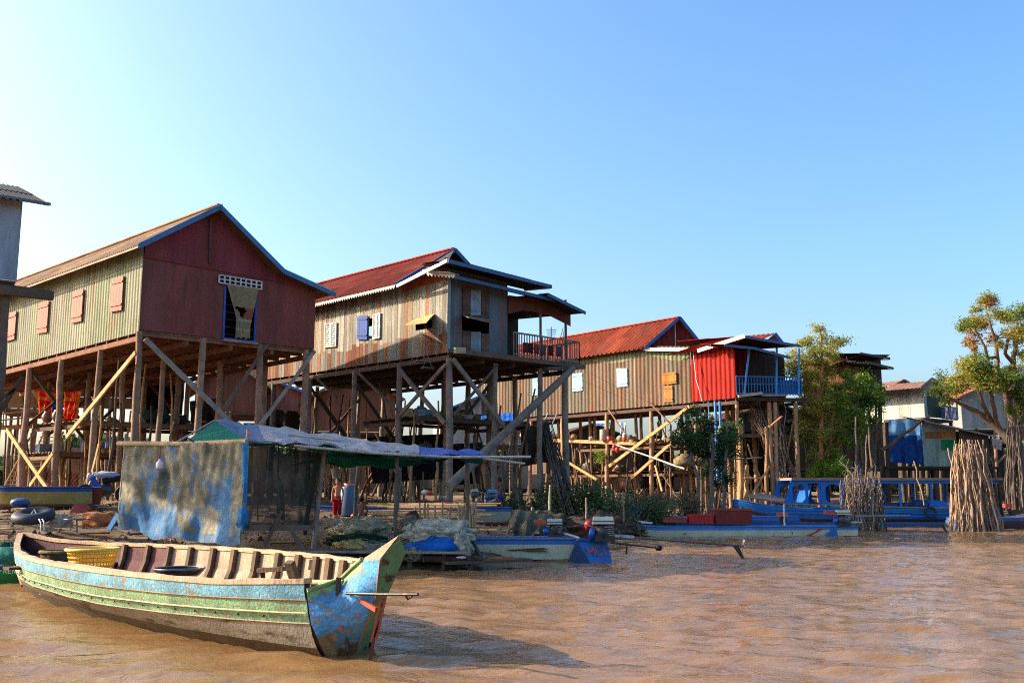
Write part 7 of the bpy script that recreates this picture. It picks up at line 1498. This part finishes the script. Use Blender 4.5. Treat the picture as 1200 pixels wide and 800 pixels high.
for i, (u, v, c, lb, r) in enumerate(((693, 514, 'a8a08c', 'pale round pot', .16), (727, 514, 'b09a74', 'tan sack', .22), (737, 514, '8a7c64', 'grey brown pot', .18), (672, 512, 'b08a5c', 'tan bundle', .22), (660, 511, 'c0b8a8', 'white bundle', .16))): MB().blob(pS.at(u, v, -.2), (r, r, r * .9), hexc(c), .15, 2, seed=i).build('pot', 'cloth', label=f'{lb} on the sunlit shelf deck', cat='pot')
sheet_cloth([pS.at(698, 493, -.3), pS.at(711, 493, -.3), pS.at(711, 498, -.3), pS.at(698, 498, -.3)], '3a74b0', 'cloth', 'blue and white cloth hanging above the beige drum', 'cloth', name='hanging_cloth', amp=.03, fn=lambda s, t: hexc('3a74b0') if t > .5 else hexc('b0bcc8'))
sheet_cloth([pS.at(725, 495, -.2), pS.at(734, 495, -.2), pS.at(733, 507, -.2), pS.at(727, 508, -.2)], 'a8b8cc', 'cloth', 'crumpled white and blue bag hanging on a stilt', 'bag', name='hanging_bag', amp=.06, fn=lambda s, t: hexc('3a6ab0') if .3 < s < .6 else hexc('b8c0c8'))
b0 = pS.at(705, 545, .2); tree('small green potted plant below the shelf deck', b0, [[(V((b0.x, b0.y, ground(b0.x, b0.y))), .03), (pS.at(705, 535, .2), .02)]], [(pS.at(u, v, .2), .26, c) for u, v, c in ((702, 529, 0), (708, 534, 1), (704, 539, 0))], ['8a9a34', '6a8a2c'], dens=420, leaf=.12, seed=44, name='plant', cat='plant')
for i, (u0, v0, u1, v1, w, c, lb) in enumerate(((776, 575, 768, 545, .5, 'a07850', 'upright wooden board leaning at a stilt'), (845, 500, 860, 494, .3, '9a6a4c', 'short brown board under the balcony'), (904, 498, 916, 488, .35, 'a0603c', 'rust brown board under the balcony, near the branches'))):
    MB().beam(P(u0, v0, 49.5), P(u1, v1, 49.5), w, .05, hexc(c)).build('board', 'wood', label=lb + ' of the rusty house', cat='board')
MB().blob(P(802, 541, 47), (.5, .4, .38), hexc('8a7450'), .2, 2, flat=-.2).build('straw_heap', 'net', label='round straw coloured net bundle on a bench under the red wall', cat='net'); MB().blob(P(822, 541, 47), (.3, .3, .3), hexc('8a7450'), .2, 2, flat=-.2, seed=3).build('straw_heap', 'net', label='smaller straw coloured bundle behind the shaded tree', cat='net')
# ------------------------------------------------------------------ bundles of stakes and branches
def stick_bundle(label, cb, ct, rb, rt, n, cols, seed, hb=.0, r=(.018, .035), flare=1.0, name='stick_bundle', cat='stick bundle', jt=.35, wob=.05):
    rnd = random.Random(seed); cb, ct = V(cb), V(ct); t = thing(name, label, cat, cb)
    for k in range(n):
        a = rnd.uniform(0, 6.28); q = rnd.random() ** .5; a2 = a + rnd.gauss(0, .35); q2 = min(1, max(0, q + rnd.gauss(0, .2)))
        p0 = cb + V((math.cos(a) * rb[0] * q, math.sin(a) * rb[1] * q, rnd.uniform(-.1, .05))); p1 = ct + V((math.cos(a2) * rt[0] * q2, math.sin(a2) * rt[1] * q2, rnd.uniform(-jt, jt)))
        rr = rnd.uniform(*r); pts = [p0.lerp(p1, i / 6) + V((rnd.gauss(0, wob) * (0 < i), rnd.gauss(0, wob) * (0 < i), 0)) for i in range(7)]
        MB().tube(pts, [rr * lerp(1.2, .6, i / 6) for i in range(7)], hexc(rnd.choice(cols), .2), 5).build('stick', 'bark', t)
    return t
yb_ = 43.0
stick_bundle('widest sunlit bundle of upright stakes standing in the water at right', P(1144, 620, yb_) - V((0, 0, .3)), P(1136, 524, yb_), (1.15, .8), (.62, .5), 100, ('7c6450', '8c705a', '6c5848', '9a7e64', '54473c', '8a7a6a'), 1, r=(.018, .042), wob=.05)
stick_bundle('ragged greyish bundle of stakes standing in front of the blue passenger boat', P(1012, 617, yb_) - V((0, 0, .3)), P(1008, 566, yb_), (1.0, .7), (.85, .6), 90, ('5a4e46', '6a5c50', '463c36', '746456'), 2, r=(.018, .036), jt=.4, wob=.06)
stick_bundle('thin bare branches rising from the ragged greyish bundle', P(1004, 575, yb_ + .3), P(1003, 548, yb_ + .5), (.6, .5), (.7, .5), 20, ('54483e', '6a5c50'), 3, r=(.01, .018), jt=.6, wob=.12, name='branch_pile', cat='branches')
stick_bundle('dark bundle of stakes leaning against the foot of the big tree', P(1190, 590, 47) - V((0, 0, .2)), P(1188, 500, 47.5), (.55, .5), (.3, .3), 40, ('463c34', '5a4e44'), 4, r=(.02, .04))
stick_bundle('leaning bundle of stakes on the bank under the veranda', P(668, 600, 38.5), P(640, 500, 40), (.42, .3), (.22, .2), 44, ('463e38', '5a5048', '3a342e'), 5, r=(.02, .034), wob=.03)
for i, (b, tp, n, lb) in enumerate(((P(925, 590, 50.6), P(884, 480, 51), 16, 'long bundle of bare branches slanting up left beside the blue boat bow'), (P(928, 590, 50.6), P(905, 462, 51), 18, 'steep bundle of bare branches reaching the balcony floor'))):
    stick_bundle(lb, b, tp, (.5, .3), (.3, .25), n, ('5a4c42', '6e5c4e', '463c34', '7c6856'), 6 + i, r=(.016, .034), jt=.6, wob=.14, name='branch_pile', cat='branches')
for i, (u0, v0, u1, v1, y, w, c) in enumerate(((868, 500, 868, 592, 49.6, .14, '9a6e48'), (876, 545, 874, 592, 49.7, .12, 'a4764c'), (898, 500, 898, 594, 50.4, .12, '7a5a40'), (1003, 488, 1003, 600, 49, .06, '4a4038'), (1026, 470, 1025, 600, 52, .09, '4a4038'), (1016, 510, 1010, 600, 48, .05, '544a40'), (1040, 520, 1040, 600, 53, .1, '3c342e'))):
    MB().pole(P(u1, v1, y) - V((0, 0, .3)), P(u0, v0, y), w, w * .8, hexc(c), 8, .06, 7).build('crooked_post', 'bark', label='crooked bare post standing at the water between balcony and old brown house', cat='post', group='crooked posts by the water')
for i, (u0, v0, u1, v1, y, w, c, lb) in enumerate(((858, 538, 893, 536, 49.4, .045, '6a5a4a', 'horizontal dark pole tied to the crooked posts'), (872, 560, 890, 560, 49.4, .05, 'a07850', 'short pale crossbar between two crooked posts'), (902, 546, 880, 582, 49.5, .06, 'a87c50', 'pale pole crossing behind the blue boat bow'), (876, 520, 900, 585, 49.5, .05, '8a6448', 'brown pole crossing the pale one behind the blue boat bow'), (1128, 592, 1143, 560, 46, .04, '6a5a4c', 'thin stick leaning behind the widest stake bundle'), (1071, 540, 1083, 592, 47, .035, '8a7458', 'thin crooked pole standing in the blue boat'), (1111, 525, 1121, 562, 43.5, .03, 'a08464', 'thin stick leaning on the widest stake bundle from the left'))):
    MB().pole(P(u0, v0, y), P(u1, v1, y), w, w * .8, hexc(c), 6, .05, 5).build('pole', 'bark', label=lb, cat='pole')
# laundry and goods on the veranda
for i, (u, c, lb) in enumerate(((616, '6a3430', 'dark red'), (622, '3a3430', 'black'), (629, '7a4a3c', 'reddish brown'), (637, '5a5450', 'grey'), (646, '4a3030', 'dark maroon'), (655, '4c4a54', 'dark grey blue'))):
    pl = H2['plF']; sheet_cloth([pl.at(u - 3, 401 + (u - 616) * .12, .3), pl.at(u + 3, 401.5 + (u - 616) * .12, .3), pl.at(u + 3, 413 + (u - 616) * .12, .34), pl.at(u - 3, 412 + (u - 616) * .12, .34)], c, 'cloth', f'{lb} garment hung over the veranda railing of the weathered house', 'garment', name='garment', amp=.04, group='laundry on the veranda railing')
an = thing('tv_antenna', 'thin television antenna on the veranda of the weathered house', 'antenna', H2['plF'].at(646, 400, -.5)); MB().tube([H2['plF'].at(646, 402, -.5), H2['plF'].at(646, 383, -.5)], .02, hexc('6a6a6a'), 5).build('mast', 'steel', an); mb = MB()
for k in range(4): mb.tube([H2['plF'].at(640 + k * .5, 386 + k * 2.2, -.5), H2['plF'].at(652 - k * .5, 386.5 + k * 2.2, -.5)], .012, hexc('6a6a6a'), 4)
mb.build('elements', 'steel', an)
for i, (u, v, s) in enumerate(((493, 423.5, .0), (501, 431, .4))):
    t = thing('hanging_tray', ('left' if i == 0 else 'lower right') + ' of two small trays hung on strings below the weathered house floor', 'tray', H2['plL'].at(u, v, .3)); c = H2['plL'].at(u, v, .3); MB().box(c, (.42, .3, .04), hexc('5a5048'), .5).build('tray', 'wood', t)
    for dx in (-.18, .18): MB().tube([c + V((dx, 0, 0)), c + V((0, .05, .5))], .008, hexc('8a8478'), 4).build('string', 'cloth', t)
# people are skinned figures
def person(label, loc, h, face_deg, joints, skin='7a4a34', parts=(), hair='120e0c', hairlen=.0):
    """joints: dict of local offsets (x right, y forward, z up) in units of height"""
    loc = V(loc); m = Matrix.Rotation(R(face_deg), 3, 'Z'); t = thing('person', label, 'person', loc)
    J = {k: loc + m @ (V(v) * h) for k, v in joints.items()}
    rad = dict(pelvis=.075, waist=.062, chest=.078, neck=.03, head0=.05, lsh=.035, rsh=.035, lel=.024, rel=.024, lwr=.017, rwr=.017, lha=.018, rha=.018, lhip=.055, rhip=.055, lkn=.036, rkn=.036, lan=.022, ran=.022, lto=.018, rto=.018)
    E = [('pelvis', 'waist'), ('waist', 'chest'), ('chest', 'neck'), ('neck', 'head0'), ('chest', 'lsh'), ('chest', 'rsh'), ('lsh', 'lel'), ('rsh', 'rel'), ('lel', 'lwr'), ('rel', 'rwr'), ('lwr', 'lha'), ('rwr', 'rha'), ('pelvis', 'lhip'), ('pelvis', 'rhip'), ('lhip', 'lkn'), ('rhip', 'rkn'), ('lkn', 'lan'), ('rkn', 'ran'), ('lan', 'lto'), ('ran', 'rto')]
    names = [k for k in J if k != 'head']; idx = {k: i for i, k in enumerate(names)}
    me = bpy.data.meshes.new('body'); vs = [tuple(J[k] - loc) for k in names]; es = [(idx[a], idx[b]) for a, b in E]
    for side in ('l', 'r'):       # fingers and thumb
        w, hnd = J[side + 'wr'] - loc, J[side + 'ha'] - loc; d = (hnd - w).normalized(); sd = d.cross(V((0, 1, .2))).normalized(); i0 = idx[side + 'ha']
        for k in range(4):
            b = len(vs); vs.append(tuple(hnd + d * .018 * h + sd * (k - 1.5) * .011 * h)); vs.append(tuple(hnd + d * (.045 - abs(k - 1.5) * .005) * h + sd * (k - 1.5) * .013 * h)); es += [(i0, b), (b, b + 1)]
        b = len(vs); vs.append(tuple(w.lerp(hnd, .5) + sd * .028 * h)); es.append((i0, b))
    me.from_pydata(vs, es, []); o = bpy.data.objects.new('body', me); COL.objects.link(o); o.parent = t; ORG[o.name] = loc
    sk = o.modifiers.new('skin', 'SKIN'); 
    for i, sv_ in enumerate(me.skin_vertices[0].data):
        r_ = rad[names[i]] * h if i < len(names) else .006 * h; sv_.radius = (r_, r_); sv_.use_root = (i == idx['pelvis'])
    sb = o.modifiers.new('sub', 'SUBSURF'); sb.levels = 1; sb.render_levels = 1
    mt = MATS['skin'].copy(); n = mt.node_tree.nodes
    for x in n:
        if x.type == 'ATTRIBUTE': rg = n.new('ShaderNodeRGB'); rg.outputs[0].default_value = (*hexc(skin), 1); mt.node_tree.links.new(rg.outputs[0], [y for y in n if y.type == 'VECT_MATH'][0].inputs[0])
    me.materials.append(mt)
    hc = J['head']; hm = MB(); rows = []; sc_ = hexc(skin)
    fw = m @ V((0, 1, 0)); rt_ = m @ V((1, 0, 0)); up = V((0, 0, 1)); r_ = .066 * h
    hm.blob(hc, (r_ * .92, r_ * 1.0, r_ * 1.25), sc_, .0, 1, 18, 14)
    hm.blob(hc + fw * r_ * 1.0 - up * r_ * .15, (r_ * .14, r_ * .2, r_ * .22), sc_, 0)
    for s in (-1, 1): hm.blob(hc + rt_ * s * r_ * .92, (r_ * .12, r_ * .18, r_ * .26), sc_, 0)
    hm.build('head', 'skin', t)
    em = MB()
    for s in (-1, 1): em.blob(hc + fw * r_ * .9 + rt_ * s * r_ * .36 + up * r_ * .08, (r_ * .14,) * 3, hexc('1a1412'), 0, 1, 8, 6)
    em.build('eyes', 'skin', t); MB().blob(hc + fw * r_ * .88 - up * r_ * .6, (r_ * .28, r_ * .12, r_ * .08), hexc('6a3430'), 0, 1, 10, 6).build('mouth', 'skin', t)
    MB().blob(hc + up * r_ * .34 - fw * r_ * .2, (r_ * 1.12, r_ * 1.12, r_ * 1.2), hexc(hair), .05, 3, 18, 12).build('hair', 'rubber', t)
    for (nm_, kind, keys, rr, col) in parts:
        for chain in keys:
            pts = []
            for a in chain: pts.append(J[a] if isinstance(a, str) else J[a[0]].lerp(J[a[1]], a[2]))
            MB().tube(pts, [x * h for x in rr[:len(pts)]], hexc(col), 12, sq=.85).build(nm_, 'cloth', t)
    return t
STD = dict(pelvis=(0, 0, .50), waist=(0, 0, .60), chest=(0, 0, .73), neck=(0, 0, .83), head0=(0, .005, .88), head=(0, .01, .925), lsh=(-.11, 0, .79), rsh=(.11, 0, .79), lel=(-.15, -.01, .62), rel=(.15, -.01, .62), lwr=(-.14, .05, .47), rwr=(.14, .05, .47), lha=(-.14, .07, .43), rha=(.14, .07, .43),
           lhip=(-.055, 0, .46), rhip=(.055, 0, .46), lkn=(-.06, .01, .26), rkn=(.06, .01, .26), lan=(-.06, -.01, .04), ran=(.06, -.01, .04), lto=(-.07, .08, .015), rto=(.07, .08, .015))
p = P(395, 606, 30.5); person('child standing bare chested in long red trousers behind the shed posts', (p.x, p.y, p.z), 1.17, 175, STD, 'a0674a', (('trousers', '', [(('waist', 'pelvis', .5), 'pelvis')], (.09, .1), 'a01418'), ('trouser_leg', '', [('lhip', 'lkn', ('lkn', 'lan', .85)), ('rhip', 'rkn', ('rkn', 'ran', .85))], (.078, .06, .05), '8c1820')))
MB().hexa([V((p.x - .35, p.y - .3, p.z - .25)) + V(q) for q in ((0, 0, 0), (.7, 0, 0), (.7, .6, 0), (0, .6, 0), (0, 0, .245), (.7, 0, .245), (.7, .6, .245), (0, .6, .245))], hexc('8a7a64')).build('mud_step', 'dirt', label='flat mud step under the standing child', cat='step') if p.z > ground(p.x, p.y) + .08 else None
SIT = dict(STD); SIT.update(pelvis=(0, -.02, .16), waist=(0, -.01, .26), chest=(0, .02, .40), neck=(0, .03, .5), head0=(0, .035, .55), head=(0, .04, .60), lsh=(-.11, .02, .46), rsh=(.11, .02, .46), lel=(-.15, .09, .30), rel=(.15, .09, .30), lwr=(-.1, .2, .24), rwr=(.1, .2, .24), lha=(-.09, .24, .23), rha=(.09, .24, .23), lhip=(-.06, .03, .14), rhip=(.06, .03, .14), lkn=(-.09, .22, .24), rkn=(.09, .22, .24), lan=(-.07, .14, .04), ran=(.07, .14, .04), lto=(-.08, .22, .015), rto=(.08, .22, .015))
p = P(423, 613, 28.4); zg = ground(p.x, p.y); person('small dark haired child squatting on the bank with bare back to the river', (p.x, p.y, max(zg, p.z) - .02), 1.15, 5, SIT, '7c4a34', (('shorts', '', [('pelvis', 'lhip', 'lkn'), ('pelvis', 'rhip', 'rkn')], (.085, .075, .05), '3c3840'),))
BND = dict(STD); BND.update(lel=(-.13, .1, .65), rel=(.13, .12, .66), lwr=(-.1, .24, .62), rwr=(.08, .26, .62), lha=(-.09, .28, .62), rha=(.07, .3, .62), lkn=(-.06, .06, .26), rkn=(.06, -.03, .26), lan=(-.06, .05, .04), ran=(.06, -.1, .05), lto=(-.06, .13, .015), rto=(.06, -.02, .015))
p = P(585, 597, 35.2); person('boy in bright blue shorts reaching to the blue engine on the bank', (p.x, p.y, p.z), 1.12, 75, BND, '7a4a32', (('shorts', '', [('waist', 'pelvis'), ], (.07, .085), '1c2cb0'), ('shorts_leg', '', [('lhip', ('lhip', 'lkn', .7)), ('rhip', ('rhip', 'rkn', .7))], (.068, .07), '1c2cb0')))
t = crate('grey step block under the boy in blue shorts', 577, 595, 597.2, 606, 34.9, .8, '6a6052', cat='step', name='mud_step', ridg=False, mat='dirt')
engine('small engine with bright blue cover on the beached boat beside the boy', P(577, 588, 34.6), P(565, 591, 34.0), '3a8ac0', None, sc=.8, prop=False)
engine('small engine with white tank and red cap on the beached boat', P(556, 584, 34.6), P(566, 588, 34.0), 'b8b4a8', 'b03a24', sc=.6, blue=False, prop=False)
for i, (u, v, y, c, lb, r) in enumerate(((418, 604, 30, 'd0581c', 'orange float on the bank right of the standing child', .14), (426, 603, 30.4, 'd0581c', 'orange float next to the squatting child', .12), (503, 577, 34.4, 'c0441c', 'orange red pot on the beached blue boat', .09), (498, 576.5, 34.4, 'b8b4ac', 'white pot on the beached blue boat', .09))): MB().blob(P(u, v, y), (r * 1.4, r, r * .5 if i < 2 else r), hexc(c), .1).build('float' if i < 2 else 'pot', 'plastic', label=lb, cat='float' if i < 2 else 'pot')
t = thing('water_barrel', 'tall dark blue barrel with a pinkish basin on top, right of the standing child', 'barrel', P(409, 595, 31.5)); a = P(409, 597, 31.5); a.z = ground(a.x, a.y); MB().lathe(a, [(.28, 0), (.3, .05), (.3, .85), (.27, .9)], hexc('34506e'), 22).build('body', 'plastic', t); MB().lathe(a + V((0, 0, .9)), [(.13, 0), (.2, .1), (.18, .1), (.1, .02)], hexc('b07468'), 16).build('basin', 'plastic', t)
# far vegetation closing the view between the stilts
rnd = random.Random(90); mb = MB()
for k in range(48000):
    x = rnd.uniform(-75, 65); y = rnd.uniform(92, 100); h = 4.6 + 2.2 * noise.noise(V((x * .09, 3, 0))) + 1.3 * noise.noise(V((x * .4, 8, 0))); z = 1.2 + h * rnd.random() ** .7; s = rnd.uniform(.4, 1.0)
    a = V((rnd.gauss(0, 1), rnd.gauss(0, 1), rnd.gauss(0, .7))).normalized() * s; b = a.cross(V((rnd.gauss(0, 1), rnd.gauss(0, 1), rnd.gauss(0, 1)))).normalized() * s * .6; q = V((x, y, z))
    mb.face([q - a * .5, q + b * .5, q + a * .5, q - b * .5], hexc(rnd.choice(('55683a', '465a30', '66703c', '3c4c2c')), .2))
mb.build('far_thicket', 'leaf', kind='stuff', label='far green thicket closing the view behind the village', cat='thicket')

# litter and mud lumps on the bank
rnd = random.Random(5); mb = MB(); pal = [hexc(x) for x in ('7a6450', '5c4a3a', '94806a', '4a3c30', '8a6a4c', 'a39a8c', '6a7078')]
for k in range(5200):
    x = rnd.uniform(-17, 12); y = rnd.uniform(19.5, 48); d = shore_dist(x, y)
    if d < .1 or d > 16: continue
    s = rnd.uniform(.02, .1) * (1.4 if rnd.random() < .1 else 1); z = ground(x, y); c = V((x, y, z + s * .2)); p = [c + V((rnd.gauss(0, 1), rnd.gauss(0, 1), rnd.gauss(0, .5))) * s * .6 for _ in range(4)] + [c + V((0, 0, s * .8))]
    cc = rnd.choice(pal)
    for a, b in ((0, 1), (1, 2), (2, 3), (3, 0)): mb.face([p[a], p[b], p[4]], cc)
mb.build('bank_litter', 'dirt', kind='stuff', label='clods, chips and litter strewn over the muddy bank', cat='litter')

# dark nets and tarpaulins hung or heaped under the houses
for i, (q, c, m, lb) in enumerate((
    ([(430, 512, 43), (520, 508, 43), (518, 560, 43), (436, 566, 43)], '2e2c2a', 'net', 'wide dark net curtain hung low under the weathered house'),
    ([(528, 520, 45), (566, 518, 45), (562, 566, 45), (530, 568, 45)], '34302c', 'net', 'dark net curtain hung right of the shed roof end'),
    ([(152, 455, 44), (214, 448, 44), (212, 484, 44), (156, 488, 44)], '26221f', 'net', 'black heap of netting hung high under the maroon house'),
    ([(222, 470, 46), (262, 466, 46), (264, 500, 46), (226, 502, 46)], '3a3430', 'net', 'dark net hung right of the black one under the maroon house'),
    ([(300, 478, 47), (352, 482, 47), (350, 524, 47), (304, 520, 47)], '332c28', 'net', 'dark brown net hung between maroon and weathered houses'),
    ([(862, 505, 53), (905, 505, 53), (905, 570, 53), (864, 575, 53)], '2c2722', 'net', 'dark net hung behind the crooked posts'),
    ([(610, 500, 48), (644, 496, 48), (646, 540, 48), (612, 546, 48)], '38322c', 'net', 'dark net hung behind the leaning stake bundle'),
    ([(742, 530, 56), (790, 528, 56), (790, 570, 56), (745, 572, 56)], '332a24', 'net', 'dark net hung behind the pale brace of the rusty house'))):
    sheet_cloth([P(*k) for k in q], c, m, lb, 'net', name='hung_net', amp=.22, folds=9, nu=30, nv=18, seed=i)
def wire(label, a, b, sag, r=.012):
    a, b = V(a), V(b); MB().tube([a.lerp(b, k / 12) - V((0, 0, sag * math.sin(math.pi * k / 12))) for k in range(13)], r, hexc('2a2826'), 4).build('power_line', 'rubber', label=label, cat='wire')
wire('thin sagging wire from the weathered house veranda to the rusty house eave', H2['plF'].at(660, 384, .2), H3['plL'].at(640, 426, .3), .5)
wire('second thin wire just below the one to the rusty house eave', H2['plF'].at(660, 388, .2), H3['plL'].at(664, 424, .3), .6)
